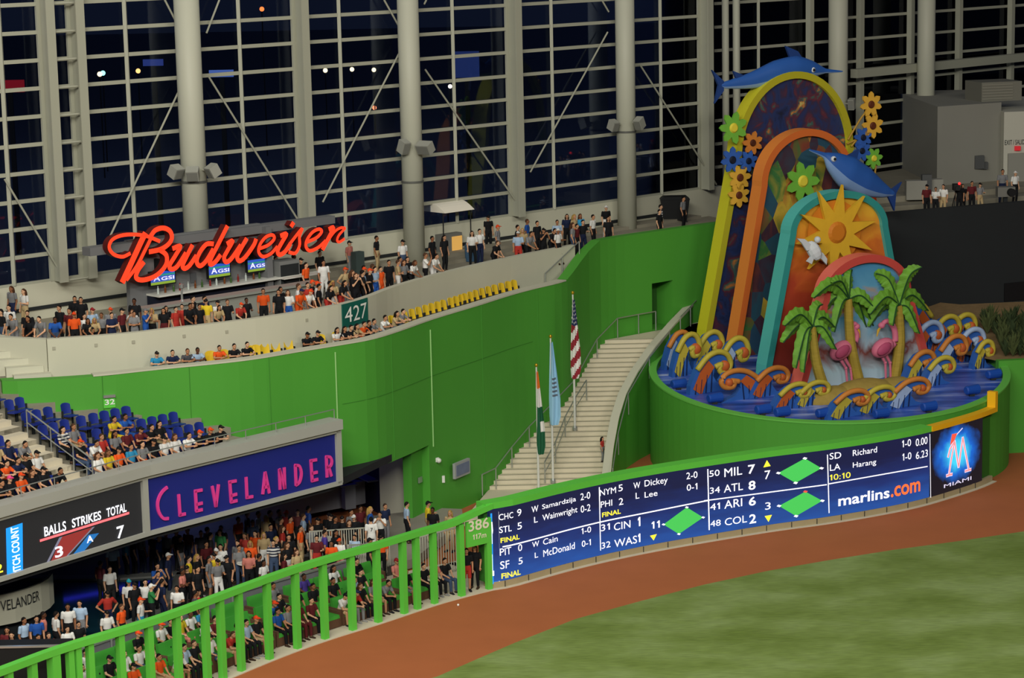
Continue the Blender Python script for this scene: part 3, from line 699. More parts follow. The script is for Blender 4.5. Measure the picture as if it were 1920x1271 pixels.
tag(b.build('yellow_line_rail', mat('home_run_yellow', 'f0b81c', .5)), 'yellow home run line bar over the logo screen at the fountain', 'rail')

# ---- overhang fascia, letter sign and pitch count screen
SGN = Path([S_MID + (S_MID - S_END).normalized() * 0, S_END])
s_mid = S.s[2]; s_end = S.len
M_FASC = mat('aluminium_fascia', 'a6a79f', .55, .04, .6)
b = MB(); b.strip(S, 0, s_end + .1, 5.86, 6.25, -.25, .5); b.strip(S, 0, s_end + .1, 5.72, 5.86, -.12, .3); b.strip(S, 0, s_end + .1, 3.62, 3.78, -.12, .3)
for s in (s_mid - .05, s_end): b.strip(S, s - .13, s + .13, 3.7, 5.8, -.12, .2)
struct(b.build('trim_fascia', M_FASC), 'grey metal fascia framing the upper deck signs', 'fascia')
b = MB(); b.strip(S, s_mid + .05, s_end - .1, 3.76, 5.74, 0, .2)
sg = b.build('name_sign', mat('navy_sign_panel', '20297f', .5)); tag(sg, 'navy sign with tall pink art deco letters under the blue seats', 'sign')
SF_ = Face(S, 0.0); c7 = lambda p: (260 + p[0] / 4.8, 800 + p[1] / 4.8); M_PK = mat('sign_pink_letters', 'e8429a', .5)
LET = [[[(250, 545), (215, 575), (185, 620), (166, 680), (170, 745), (190, 795), (220, 825), (260, 824)]],
       [[(355, 612), (367, 795)], [(362, 794), (413, 783)]], [[(505, 578), (515, 755)], [(500, 579), (563, 568)], [(510, 700), (565, 686)], [(512, 756), (565, 745)]],
       [[(657, 538), (690, 715)], [(713, 522), (690, 715)]], [[(815, 495), (828, 675)], [(810, 496), (870, 486)], [(822, 620), (875, 606)], [(825, 676), (878, 664)]], [[(962, 457), (970, 635)], [(965, 636), (1020, 627)]],
       [[(1133, 410), (1112, 602)], [(1133, 410), (1170, 592)], [(1120, 545), (1160, 537)]], [[(1262, 382), (1268, 560)], [(1262, 382), (1308, 552)], [(1305, 370), (1310, 552)]],
       [[(1405, 345), (1412, 523)], [(1402, 346), (1438, 352), (1457, 400), (1456, 450), (1440, 500), (1410, 524)]], [[(1545, 305), (1557, 485)], [(1540, 306), (1594, 296)], [(1550, 420), (1600, 408)], [(1553, 486), (1605, 472)]],
       [[(1684, 270), (1691, 450)], [(1680, 270), (1715, 272), (1733, 310), (1722, 350), (1686, 364)], [(1705, 360), (1729, 440)]]]
for l in LET:
    b = MB()
    for st in l: SF_.stroke(b, [c7(p) for p in st], .115, M_PK, .06, back=0)
    b.build('letter', M_PK, sg)
M_PS = em('pitch_screen_black', '202022', .9)
b = MB(); b.strip(S, 0, s_mid - .2, 3.78, 5.72, 0, .2); ps = b.build('pitch_count_screen', M_PS); tag(ps, 'black pitch count screen with white numbers left of the navy sign', 'scoreboard')
c8 = lambda x, y: (x / 5.779, 930 + y / 5.779)
E_RD = em('pitch_dark_red', '7a2a28', 1); E_BL = em('pitch_blue', '1f5f9c', 1); E_GR = em('pitch_grey', '6a6a7c', .9); E_PK = em('pitch_pink_line', 'ff6a70', 1)
b = MB(); SF_.poly(b, [c8(60, 350), c8(240, 288), c8(245, 838), c8(72, 888)], E_B, .02); b.build('cyan_band', E_B, ps)
b = MB()
SF_.poly(b, [c8(668, 440), c8(1000, 335), c8(700, 668), c8(545, 715)], E_RD, .012); SF_.poly(b, [c8(640, 448), c8(672, 438), c8(520, 730), c8(490, 740)], E_GR, .014); SF_.poly(b, [c8(1000, 335), c8(1025, 330), c8(705, 680), c8(680, 690)], E_GR, .014)
SF_.poly(b, [c8(955, 418), c8(1070, 400), c8(880, 630), c8(770, 655)], E_BL, .014)
SF_.stroke(b, [c8(430, 482), c8(1390, 182)], .085, E_PK, .03, smooth=False); b.build('graphic', E_RD, ps)
b = MB()
for t, bl, tr in (('BALLS', (475, 440), (705, 265)), ('STRIKES', (775, 345), (1085, 155)), ('TOTAL', (1150, 230), (1360, 70)), ('3', (592, 672), (672, 528)), ('7', (1262, 465), (1335, 310)), ('A', (935, 510), (1000, 418))):
    SF_.text(b, t, c8(*bl), c8(*tr), E_W, .035, True)
V, Fs, asp = text2d('PITCH COUNT', True); (sa, za), (sb, zb_) = S.hit(*c8(138, 862)), S.hit(*c8(192, 318))
b.add([SF_.p3(sb - (sb - sa) * v, za + (zb_ - za) * u, .03) for u, v in V], Fs, E_W); b.build('white_lettering', E_W, ps)
b = MB(); SF_.text(b, '2', c8(-70, 850), c8(20, 722), E_Y, .035, True); b.build('yellow_number', E_Y, ps)

# ---- section signs
b = MB(); s0, z1 = Wp.hit(640, 572); s1, z0 = Wp.hit(689, 607)
WF = Face(Wp, -.03)
zt = Wp.hit(640, 571)[1]; zb2 = Wp.hit(641, 616)[1]
b.strip(Wp, s0, s1, zb2, zt, -.05, 0, step=2); sg4 = b.build('section_sign', mat('teal_sign', '0d5c50', .6)); tag(sg4, 'teal section sign reading 427 on the white balcony wall', 'sign')
b = MB(); V, Fs, asp = text2d('427'); w = s1 - s0; h = zt - zb2
b.add([WF.p3(s0 + w * (.07 + .86 * u), zb2 + h * (.2 + .64 * v), .03) for u, v in V], Fs); b.build('lettering', mat('sign_white', 'e9ece4', .6), sg4)
GF = Face(G, 0.0); s0, z1 = G.hit(193, 741); s1, z0 = G.hit(216, 763)
b = MB(); b.strip(G, s0, s1, z0, z1 - .12, -.05, 0, step=3); b2 = MB(); b2.strip(G, s0, s1, z1 - .1, z1 + .0, -.12, 0, step=3)
sg3 = b.build('aisle_sign', M_FENCE); tag(sg3, 'small green sign reading 32 on the green wall', 'sign'); b2.build('sign_lamp', M_RAIL, sg3)
b = MB(); GF.text(b, '32', (196, 759), (214, 747), mat('sign_white', 'e9ece4'), .07, True); b.build('lettering', MATS['sign_white'], sg3)

# ---- red script sign over the terrace bar
BP = Path([CWP.pos(3, -4.2), CWP.pos(32, -4.2)]); BPF = Face(BP, 0.0)
E_RED = em('neon_red_face', 'ff3a1e', 1.05); M_RED = mat('dark_red_return', '5a1712', .6)
cB = lambda p: (180 + p[0] / 4.085, 400 + p[1] / 4.085)
bud = empty('script_sign', V3(BP.pos(BP.hit(400, 470)[0]), BP.hit(400, 470)[1]))
tag(bud, 'glowing red script letter sign above the white terrace bar', 'sign')
W1, W2, W3 = .2, .15, .12
BUD = [[([(440, 207), (400, 190), (330, 165), (230, 155), (140, 165), (80, 195), (56, 240), (65, 280), (100, 312), (160, 325), (215, 300)], W2), ([(330, 150), (300, 210), (240, 340), (158, 515)], .26), ([(372, 190), (325, 285), (265, 400), (190, 500)], .16),
        ([(375, 165), (410, 122), (470, 106), (520, 130), (535, 180), (510, 228), (450, 268), (365, 287)], W1), ([(440, 272), (490, 310), (495, 370), (460, 430), (395, 480), (310, 503), (262, 485), (275, 430), (318, 370)], W1)],
       [([(545, 262), (600, 245), (560, 320), (518, 390), (530, 420), (575, 400), (640, 300)], W1), ([(690, 240), (650, 320), (618, 390), (632, 415), (670, 392), (720, 320)], W1)],
       [([(850, 228), (800, 230), (750, 290), (725, 360), (750, 395), (795, 360), (850, 270)], W1), ([(958, 95), (900, 210), (830, 350), (835, 385), (872, 360), (905, 315)], W1)],
       [([(960, 225), (1000, 205), (960, 280), (935, 330), (950, 365), (990, 340), (1060, 240)], W1), ([(1105, 190), (1060, 270), (1035, 325), (1052, 357), (1095, 330), (1160, 240), (1178, 195)], W1)],
       [([(1200, 265), (1270, 238), (1318, 190), (1305, 160), (1255, 175), (1210, 232), (1200, 290), (1235, 325), (1295, 300), (1340, 250)], W2)],
       [([(1370, 165), (1412, 152), (1375, 220), (1345, 280), (1360, 310), (1400, 288), (1440, 230)], W1)],
       [([(1440, 225), (1530, 112), (1512, 170), (1512, 240), (1480, 298), (1432, 290)], W2)],
       [([(1565, 215), (1640, 182), (1682, 135), (1660, 115), (1610, 140), (1568, 200), (1562, 250), (1592, 280), (1655, 255), (1710, 205)], W2)],
       [([(1740, 115), (1772, 105), (1730, 190), (1690, 268)], W1), ([(1722, 215), (1780, 135), (1828, 105), (1862, 108)], W3), ([(1862, 108), (1815, 160), (1800, 200), (1818, 213), (1855, 190)], W3)]]
for l in BUD:
    b = MB()
    for st, w in l: BPF.stroke(b, [cB(p) for p in st], w, E_RED, .42, back=.06, m_side=M_RED)
    if l is BUD[5]: BPF.stroke(b, [cB((1450, 92)), cB((1464, 68))], .2, E_RED, .42, back=.06, m_side=M_RED)
    child(b.build('letter', E_RED), bud)
# ================================================================== TERRACE BAR, RAILS, SEATS, FLAGS
# ---- terrace bar
bar = empty('terrace_bar', V3(BP.pos(BP.hit(380, 560)[0]), Z_T)); tag(bar, 'grey terrace bar kiosk with bottle shelf under the red script sign', 'bar')
sb0, sb1 = BP.hit(205, 500)[0], BP.hit(520, 480)[0]
M_KIO = mat('kiosk_grey', '6f7071', .7, .05, .8); M_CTR = mat('counter_white', 'cfcfc6', .4)
b = MB(); b.strip(BP, sb0 + 1.2, sb1 - .6, Z_T, 12.6, .35, .6); b.strip(BP, sb1 - .8, sb1 - .5, Z_T, 12.5, -.3, .6)
child(b.build('back_wall', M_KIO), bar)
rs0, rz0 = BP.hit(172, 563); 
b = MB(); z = BP.hit(420, 437)[1]; b.strip(BP, BP.hit(170, 500)[0], BP.hit(628, 420)[0], z - .22, z + .12, -.02, .55); child(b.build('roof_beam', M_KIO), bar)
b = MB()
for px, y in ((468, 545), (372, 590)): pass
b.strip(BP, sb0 + 2.0, sb1 + .9, Z_T + 1.02, Z_T + 1.1, -.55, .35); child(b.build('back_shelf', M_CTR), bar)
b = MB(); b.strip(BP, sb0 + 2.0, sb1 + .9, Z_T, Z_T + 1.0, -.1, .3); child(b.build('back_cabinet', mat('navy_cabinet', '151a2a', .6)), bar)
b = MB(); b.strip(BP, sb0 - .2, sb1 + .2, Z_T + .95, Z_T + 1.05, -2.6, -1.9); b.strip(BP, sb0 - .2, sb1 + .2, Z_T, Z_T + .95, -2.45, -2.0)
child(b.build('front_counter', mat('counter_front', '8c8e86', .6)), bar)
b = MB()
for px, y, w, h in ((371, 522, .32, .42), (433, 512, .3, .4)):
    s, z = BP.hit(px, y); a = BP.pos(s, .33); b.bar(V3(a, z - h / 2), V3(a, z + h / 2), w, .05, up=V3(BP.normal(s), 0))
child(b.build('vent_grille', mat('grey_grille', '55575a', .5)), bar)
TVB = bpy.data.materials.new('tv_picture'); TVB.use_nodes = True; nt = TVB.node_tree; bs = nt.nodes['Principled BSDF']; tc = nt.nodes.new('ShaderNodeTexCoord'); sp = nt.nodes.new('ShaderNodeSeparateXYZ'); rp = nt.nodes.new('ShaderNodeValToRGB'); rp.color_ramp.interpolation = 'CONSTANT'
nt.links.new(tc.outputs['Generated'], sp.inputs[0]); nt.links.new(sp.outputs['Z'], rp.inputs[0])
for p, c in ((0.0, '9ab83a'), (.2, '3f62c8'), (.42, '4a5fd0'), (.66, '2fa08c'), (.8, '2f5fd8')):
    e = rp.color_ramp.elements.new(p) if p > 0 else rp.color_ramp.elements[0]; e.color = lin(c) + (1,)
rp.color_ramp.elements[-1].color = lin('3f86e8') + (1,)
nt.links.new(rp.outputs[0], bs.inputs['Emission Color']); bs.inputs['Emission Strength'].default_value = .8; bs.inputs['Base Color'].default_value = (.01, .01, .01, 1)
for i, (bl, tr, where) in enumerate((((280, 535), (324, 505), 'leftmost'), ((389, 521), (427, 491), 'middle'), ((462, 510), (497, 483), 'rightmost'))):
    s0, z0 = BP.hit(*bl); s1, z1 = BP.hit(*tr)
    if z1 - z0 < .3: z1 = z0 + .62
    b = MB(); b.strip(BP, s0 - .05, s1 + .05, z0 - .05, z1 + .05, -.12, 0); tv = b.build('television', M_BLACK); tag(tv, '%s of three lit televisions hanging under the red script sign' % where, 'television')
    b = MB(); b.strip(BP, s0, s1, z0, z1, -.13, -.12); b.build('screen', TVB, tv)
    TF = Face(BP, -.13); b = MB(); TF.text_on(b, 'GSI', s0 + (s1 - s0) * .42, s0 + (s1 - s0) * .96, z0 + (z1 - z0) * .3, z0 + (z1 - z0) * .58, em('tv_letters', 'd6d8ff', .9), .01, True); TF.text_on(b, 'A', s0 + (s1 - s0) * .1, s0 + (s1 - s0) * .38, z0 + (z1 - z0) * .3, z0 + (z1 - z0) * .75, MATS['tv_letters'], .01, True)
    b.build('picture_lettering', MATS['tv_letters'], tv)
    b = MB(); b.strip(BP, (s0 + s1) / 2 - .08, (s0 + s1) / 2 + .08, z1, z1 + .5, 0, .4); b.build('bracket', M_BLACK, tv)
M_BOT = [mat('clear_bottle', 'b9c2bd', .15), mat('amber_bottle', '6b3a1a', .2), mat('green_bottle', '3b5a2c', .2), mat('red_bottle', '7a2420', .2)]
for i in range(16):
    s = sb0 + 2.3 + i * (sb1 - sb0 - 2.6) / 16 + random.uniform(-.05, .05); a = BP.pos(s, -.1)
    m = M_BOT[i % 4]; b = MB(); b.lathe((a.x, a.y, Z_T + 1.1), [(.045, 0), (.045, .2), (.018, .26), (.018, .33)], 10); 
    tag(b.build('bottle', m), 'bottles lined up on the back shelf of the terrace bar', 'bottle', 'bottles on the terrace bar shelf')
# drip tray and tap tower on the bar
b = MB(); a = BP.pos(BP.hit(283, 580)[0], -2.2); b.lathe((a.x, a.y, Z_T + 1.05), [(.12, 0), (.05, .08), (.04, .5), (.1, .55), (.1, .68), (.03, .72)], 12); tag(b.build('beer_tap', M_RAIL), 'chrome beer tap tower on the terrace bar counter', 'tap')
# refrigerated case right of the bar
s = sb1 + .6; b = MB(); b.strip(BP, s - .9, s + .2, Z_T, Z_T + 1.75, -.5, .3); fr_ = b.build('drinks_cooler', mat('steel_cooler', '7c7e7c', .4)); tag(fr_, 'grey steel drinks cooler at the right end of the terrace bar', 'cooler')
b = MB(); b.strip(BP, s - .85, s + .15, Z_T + .2, Z_T + 1.6, -.52, -.5); b.build('door', M_DARK, fr_)
# ---- vending cart with white canopy beside the second column
ca = at_z(842, 497, Z_T); CT = Vector((.719, .695, 0)); CN = Vector((.695, -.719, 0))
cart = empty('vending_cart', ca); tag(cart, 'vending cart with rounded white canopy beside the round column', 'cart')
cx = at_z(836, 480, Z_T)
def cl(a, n, z): return Vector((cx.x, cx.y, Z_T)) + CT * a + CN * n + Vector((0, 0, z))
b = MB(); N = 10
prof = [(-1.0 + 2.0 * i / N, 2.25 + .42 * sin(pi * i / N)) for i in range(N + 1)]
lo = [cl(-.9, n, z) for n, z in prof]; hi = [cl(1.05, n, z) for n, z in prof]
for i in range(N): b.quad(lo[i], lo[i + 1], hi[i + 1], hi[i])
b.add(lo, [tuple(range(N + 1))]); b.add(hi, [tuple(range(N + 1))]); b.quad(lo[0], lo[-1], hi[-1], hi[0]); child(b.build('canopy', mat('canopy_white', 'efe9d8', .7)), cart)
b = MB()
for a, n in ((-.85, -.8), (.95, -.8), (-.85, .8), (.95, .8)): b.tube([cl(a, n, 0), cl(a, n, 2.3)], .03, 6)
for n in (-.8, .8): b.tube([cl(-.85, n, 2.22), cl(.95, n, 2.22)], .04, 6)
child(b.build('canopy_frame', M_BLACK), cart)
b = MB(); b.hexa([cl(-.8, -.55, .1), cl(.6, -.55, .1), cl(.6, .55, .1), cl(-.8, .55, .1)], [cl(-.8, -.55, 1.15), cl(.6, -.55, 1.15), cl(.6, .55, 1.15), cl(-.8, .55, 1.15)]); child(b.build('body', mat('cart_grey', '6b6c68', .6)), cart)
b = MB(); b.hexa([cl(-.1, .56, .25), cl(.55, .56, .25), cl(.55, .6, .25), cl(-.1, .6, .25)], [cl(-.1, .56, 1.0), cl(.55, .56, 1.0), cl(.55, .6, 1.0), cl(-.1, .6, 1.0)]); child(b.build('lit_case', em('warm_case_light', 'c99a50', .6)), cart)
for x, w in ((882, 'left'), (897, 'right')):
    q = at_z(x, 490, Z_T); b = MB(); b.lathe((q.x, q.y, Z_T), [(.02, 0), (.24, .02), (.27, .75), (.29, .78)], 16); bn = b.build('plastic_bin', mat('blue_bin', '40617f', .6)); tag(bn, 'blue plastic bin, %s one of two beside the white canopied cart' % w, 'bin')
    b = MB(); b.ball((q.x, q.y, Z_T + .84), (.2, .2, .13)); b.build('bag', mat('white_bag', 'c5cbd8', .7), bn)
# tall menu sign and podium on the terrace
q = at_z(672, 522, Z_T); b = MB(); b.box((q.x, q.y, Z_T + .62), (.5, .35, 1.24), .75); tag(b.build('podium', mat('teal_grey_podium', '3d4a48', .6)), 'dark grey podium standing on the terrace right of the red sign', 'podium')
q = at_z(665, 520, Z_T); 
b = MB(); qz = at_z(570, 560, Z_T); bt = empty('bar_table', V3(qz, Z_T)); tag(bt, 'bright topped standing table on the terrace below the red sign', 'table')
b = MB(); b.box((qz.x, qz.y, Z_T + 1.05), (2.6, .6, .06), .78); child(b.build('table_top', M_CTR), bt)
b = MB()
for d in (-1.0, 1.0): b.box((qz.x + d * .72, qz.y + d * .7, Z_T + .5), (.1, .1, 1.02), .78)
child(b.build('leg', M_BLACK), bt)

# ---- loudspeakers / floodlights on the columns
def cluster(ci, px_list, kind='speaker', lab=''):
    c, r = COLS[ci]
    for i, (x, y, sx, sz_, tilt, yaw, l) in enumerate(px_list):
        p = at_y(x, y, c.y - r - .25); t = empty('loudspeaker', p); tag(t, l, 'loudspeaker', None)
        R = Matrix.Rotation(yaw, 3, 'Z') @ Matrix.Rotation(tilt, 3, 'X')
        b = MB(); b.box((0, 0, 0), (sx, .45, sz_), R=R); b.build('cabinet', mat('speaker_grey', '9b9c92', .6), t)
        b = MB(); b.box(R @ Vector((0, -.24, 0)), (sx * .85, .02, sz_ * .85), R=R); b.build('grille', mat('speaker_grille', '7b7c75', .7), t)
        b = MB(); q = Vector((c.x, c.y, p.z)) - p; q2 = q - q.normalized() * (r * .9); b.tube([Vector((0, 0, 0)), q2], .05, 6); b.build('bracket', M_STEEL, t)
cluster(0, [(330, 322, .5, .5, .5, .9, 'grey loudspeaker on the left side of the column behind the red sign'), (361, 326, .55, .5, .5, 0, 'grey loudspeaker on the front of the column behind the red sign'), (399, 320, .5, .5, .5, -.9, 'grey loudspeaker on the right side of the column behind the red sign')])
cluster(1, [(757, 275, .4, .6, .4, .7, 'grey loudspeaker on the left of the column beside the canopied cart'), (797, 277, .75, .5, .5, -.6, 'large grey loudspeaker on the right of the column beside the canopied cart')])
cluster(2, [(1150, 235, .4, .5, .4, .7, 'grey loudspeaker on the left of the column above the green parapet'), (1199, 231, .4, .55, .5, -.6, 'grey loudspeaker on the right of the column above the green parapet')])
cluster(3, [(1597, 195, .35, .6, .2, -.4, 'grey loudspeaker on the column right of the arch sculpture')])

# ---- handrails
def handrail(name, pts, h, lab, lower=True, r=.028, posts=None, cat='handrail', skip_end=False):
    t = empty(name, pts[0]); tag(t, lab, cat); o = Vector(pts[0]); P = [Vector(p) - o for p in pts]; up = Vector((0, 0, h))
    b = MB(); b.tube([p + up for p in P], r, 6); b.build('top_rail', M_RAIL, t)
    if lower: b = MB(); b.tube([p + up * .5 for p in P], r * .8, 6); b.build('lower_rail', M_RAIL, t)
    for p in (P if posts is None else [P[i] for i in posts]):
        b = MB(); b.tube([p, p + up], r, 6); b.build('post', M_RAIL, t)
    return t
def stair_pt(x, y): return Vector((x, y, STZ(y)))
pl = []
for px, py in ((895, 958), (920, 920), (950, 880), (983, 835), (1022, 783), (1066, 730), (1110, 690), (1150, 655), (1190, 622), (1222, 600)):
    s = G.hit(px, py)[0]; a = G.pos(s, -.28); pl.append(V3(a, max(STZ(a.y), .32)))
handrail('wall_handrail', pl[:6], .95, 'lower steel handrail along the green wall beside the stairs', False)
handrail('wall_handrail', pl[5:], .95, 'upper steel handrail along the green wall beside the stairs', False)
mp_ = [at_plane(x, y, (0, 103.2, .3), (0, -.45, 1)) for x, y in ((1022, 905), (1042, 868), (1060, 820), (1080, 782), (1100, 750))]
handrail('centre_handrail', mp_, .95, 'steel handrail running up the middle of the stairs')
mp2_ = [at_plane(x, y, (0, 103.2, .3), (0, -.45, 1)) for x, y in ((1086, 772), (1103, 748), (1118, 735))]
cg = [V3(C.pos(C.len * t, -.12), max(curb_z(C.len * t) - .9, .3)) for t in (.02, .18, .34, .5, .66)]
handrail('curb_handrail', cg, 1.0, 'steel and glass handrail inside the curved stair curb', False)
cg2 = [V3(C.pos(C.len * t, -.12), curb_z(C.len * t) - .75) for t in (.76, .87, .97)]
handrail('curb_handrail', cg2, 1.0, 'short steel handrail at the head of the curved stair curb', False)
# terrace steps beside the white wall end
hp = [at_z(1084, 470, Z_T) + Vector((.25, 0, 0)), at_z(1092, 505, Z_T - .4)]
b = MB()
for k in range(6):
    s = sg_step0 + (sg_step1 - sg_step0) * (k / 6); a = G.pos(s + .2, .5); b.box((a.x - .9, a.y + .6, 7.9 + .2 * k), (1.7, 1.1, .25 + .2 * k), .85)
struct(b.build('floor_terrace_steps', M_CONC2))
handrail('terrace_handrail', [V3(Wp.pos(Wp.len - 2.4, -.1), 8.0), V3(Wp.pos(Wp.len - 1.1, -.1), 8.6), V3(Wp.pos(Wp.len + .2, -.1), 9.2)], .95, 'pale steel handrail on the steps at the white wall end', False)
handrail('deck_handrail', [at_z(78, 712, 8.2) + Vector((-.3, -.15, 0)), at_z(45, 695, 8.5), at_z(12, 668, 8.9), at_z(-10, 650, 9.1)], .9, 'steel handrail on the steps at the far upper left corner', False)

# ---- blue seats on the upper deck
R0, RUN, RISE, ZS = .75, .86, .38, 5.55
def row_z(r): return ZS + RISE * r
def s_limit(off):
    """how far right the row runs before it meets the green wall"""
    s = S.len
    while s > 0 and G.side(S.pos(s, off)) > -.35: s -= .2
    s = min(s, S.hit(475 - 8 * off, 850)[0])
    return s
NR = 12
b = MB()
for r in range(NR):
    z = row_z(r); q0 = R0 + RUN * r - .45; se = s_limit(q0 + .3)
    if r == 0: se = S.len - .2
    if se > 1: b.strip(S, 0, min(se + 1.2, S.len), 5.2, z, q0, q0 + RUN + (.3 if r < NR - 1 else 2))
struct(b.build('floor_blue_stand', M_CONC2), 'stepped grey concrete stand under the blue seats', 'stand')
AIS = S.hit(180, 905)[0]      # aisle
AW = .75
M_SEAT = mat('blue_plastic_seat', '1f2f80', .4)
def make_seat(name, m, m2):
    t = empty(name); b = MB()
    n = 6
    for i in range(n):
        a0 = -.21 + .42 * i / n; a1 = -.21 + .42 * (i + 1) / n; f = lambda a: .22 + .06 * (1 - (a / .21) ** 2)
        h = lambda a: .86 - .06 * abs(a / .21) ** 3
        lo = [(a0, f(a0), .46), (a1, f(a1), .46), (a1, f(a1) + .04, .46), (a0, f(a0) + .04, .46)]; hi = [(a0, f(a0) + .07, h(a0)), (a1, f(a1) + .07, h(a1)), (a1, f(a1) + .11, h(a1)), (a0, f(a0) + .11, h(a0))]
        b.hexa(lo, hi)
    b.build('backrest', m, t)
    b = MB(); b.hexa([(-.21, -.2, .41), (.21, -.2, .41), (.21, .24, .38), (-.21, .24, .38)], [(-.2, -.2, .45), (.2, -.2, .45), (.2, .24, .43), (-.2, .24, .43)]); b.build('seat_pan', m, t)
    b = MB(); b.box((-.23, .2, .3), (.04, .08, .6)); b.box((.23, .2, .3), (.04, .08, .6)); b.box((0, .22, .38), (.5, .04, .05)); b.build('standard', m2, t)
    return t
ORD = ['first', 'second', 'third', 'fourth', 'fifth', 'sixth', 'seventh', 'eighth', 'ninth', 'tenth', 'eleventh', 'twelfth', 'thirteenth', 'fourteenth', 'fifteenth', 'sixteenth', 'seventeenth', 'eighteenth', 'nineteenth', 'twentieth',
       'twenty-first', 'twenty-second', 'twenty-third', 'twenty-fourth', 'twenty-fifth', 'twenty-sixth', 'twenty-seventh', 'twenty-eighth', 'twenty-ninth', 'thirtieth', 'thirty-first', 'thirty-second', 'thirty-third', 'thirty-fourth', 'thirty-fifth', 'thirty-sixth', 'thirty-seventh', 'thirty-eighth', 'thirty-ninth', 'fortieth']
ORD += ['forty-' + o for o in ORD[:9]] + ['fiftieth'] + ['fifty-' + o for o in ORD[:9]] + ['sixtieth'] + ['sixty-' + o for o in ORD[:9]]
seat0 = None
SEATS = []
for r in range(NR):
    q = R0 + RUN * r + .1; se = s_limit(q + .35) - .3; s = AIS - AW - .3
    ls = []
    while s > 0: ls.append(s); s -= .52
    s = AIS + AW + .3
    while s < se: ls.append(s); s += .52
    for s in ls:
        if s > se: continue
        a = S.pos(s, q); px, py = project(V3(a, row_z(r) + .8))
        if px < -15: continue
        if seat0 is None: seat0 = make_seat('stadium_seat', M_SEAT, M_DARK); o = seat0
        else: o = copy_tree(seat0)
        t = S.tang(s); o.location = V3(a, row_z(r)); o.rotation_euler = (0, 0, atan2(t.y, t.x)); SEATS.append(o)
        side = 'left' if s < AIS else 'right'
        tag(o, 'blue plastic stadium seat %s of the aisle, %s row up from the fascia' % (side, ORD[r]), 'seat', 'blue seats %s of the aisle, %s row' % (side, ORD[r]))
# aisle steps and its rails
b = MB()
for r in range(NR):
    q0 = R0 + RUN * r - .45
    for k in range(2):
        b.strip(S, AIS - AW, AIS + AW, 5.3, row_z(r) - .0 + RISE * (k * .5) + .01, q0 + RUN * .5 * k, q0 + RUN * .5 * (k + 1))
struct(b.build('floor_aisle_steps', M_CONC), 'pale concrete aisle steps between the blue seats', 'steps')
def ais(r, ds): a = S.pos(AIS + ds, R0 + RUN * r); return V3(a, row_z(r) + .1)
handrail('aisle_handrail', [ais(r, .75) for r in (.2, 1.3, 2.6, 4.0)], .95, 'steel handrail on the right of the aisle through the blue seats')
handrail('aisle_handrail', [ais(r, .7) for r in (6.2, 7.6, 9.0, 10.4)], .95, 'upper steel handrail at the top of the blue seat aisle')
handrail('aisle_handrail', [ais(r, -.2) for r in (6.6, 8.0, 9.6, 11)], .95, 'steel handrail in the middle of the upper blue seat aisle')
fr0 = [V3(S.pos(S.len * t, .12), 6.2) for t in [i / 16 for i in range(17)]]
handrail('front_railing', fr0, .42, 'thin steel and glass front railing of the blue seat deck', False, .02)

# ---- yellow seats in the ledge row
M_YEL = mat('yellow_plastic_seat', 'd8b62c', .45)
yseat = None
for px in (415, 444, 507, 518, 535, 554, 577, 640, 671, 790, 799, 813, 826, 838, 851, 862, 873, 884, 898, 908, 918, 925, 935, 945, 956, 967, 978, 990, 1002, 1012):
    s = G.hit(px, 600)[0]; a = G.pos(s, 1.12)
    o = make_seat('ledge_seat', M_YEL, M_DARK) if yseat is None else copy_tree(yseat); yseat = yseat or o
    t = G.tang(s); o.location = V3(a, 8.0); o.rotation_euler = (0, 0, atan2(t.y, t.x)); o.scale = (1, 1, 1.12)
    w = 'left of the 427 sign' if px < 640 else ('between the 427 sign and the bend' if px < 780 else 'in the empty right stretch of the ledge')
    tag(o, 'yellow plastic seat on the ledge, %s' % w, 'seat', 'yellow ledge seats ' + w)

# ---- flags
def flag(px, base_y, top_y, name, lab, lay, cloth_px, plane_y=None):
    p = at_plane(px[0], base_y, (0, 103.2, .3), (0, -.45, 1)) if plane_y is None else at_y(px[0], base_y, plane_y)
    top = at_y(px[1], top_y, p.y).z
    t = empty('flagpole', p); tag(t, lab, 'flag'); h = top - p.z
    b = MB(); b.tube([(0, 0, -.1), (0, 0, h)], [.06, .035], 10); b.build('pole', mat('white_pole', 'cfcfc8', .4), t)
    b = MB(); b.ball((0, 0, h + .08), .08); b.build('finial', mat('gold_finial', 'c9a530', .3, metal=.8), t)
    b = MB(); b.lathe((0, 0, 0), [(.12, 0), (.12, .12), (.07, .2)], 10); b.build('base', M_RAIL, t)
    y0, y1, wmax, drift = cloth_px
    z1 = at_y(px[1], y0, p.y).z - p.z; z0 = at_y(px[1], y1, p.y).z - p.z
    NU, NV = 10, 40; V = []; 
    for j in range(NV + 1):
        v = j / NV; w = wmax * min(1, .25 + 1.1 * v) * (1 if v < .9 else 1 - (v - .9) * 3)
        for i in range(NU + 1):
            u = i / NU; x = (u - .25) * w + drift * v; V.append((x, .09 * sin(u * 9 + v * 2.5) * (1 - .3 * v) - .08, z1 + (z0 - z1) * v - .05 * sin(u * 3)))
    me = bpy.data.meshes.new('cloth'); Fs = [(j * (NU + 1) + i, j * (NU + 1) + i + 1, (j + 1) * (NU + 1) + i + 1, (j + 1) * (NU + 1) + i) for j in range(NV) for i in range(NU)]
    me.from_pydata(V, [], Fs); mats = []
    for k, f in enumerate(me.polygons):
        m = lay((k % NU + .5) / NU, (k // NU + .5) / NV)
        if m not in mats: mats.append(m); me.materials.append(m)
        f.material_index = mats.index(m); f.use_smooth = True
    o = bpy.data.objects.new('cloth', me); COL.objects.link(o); o.parent = t
    return t, o, z1, z0
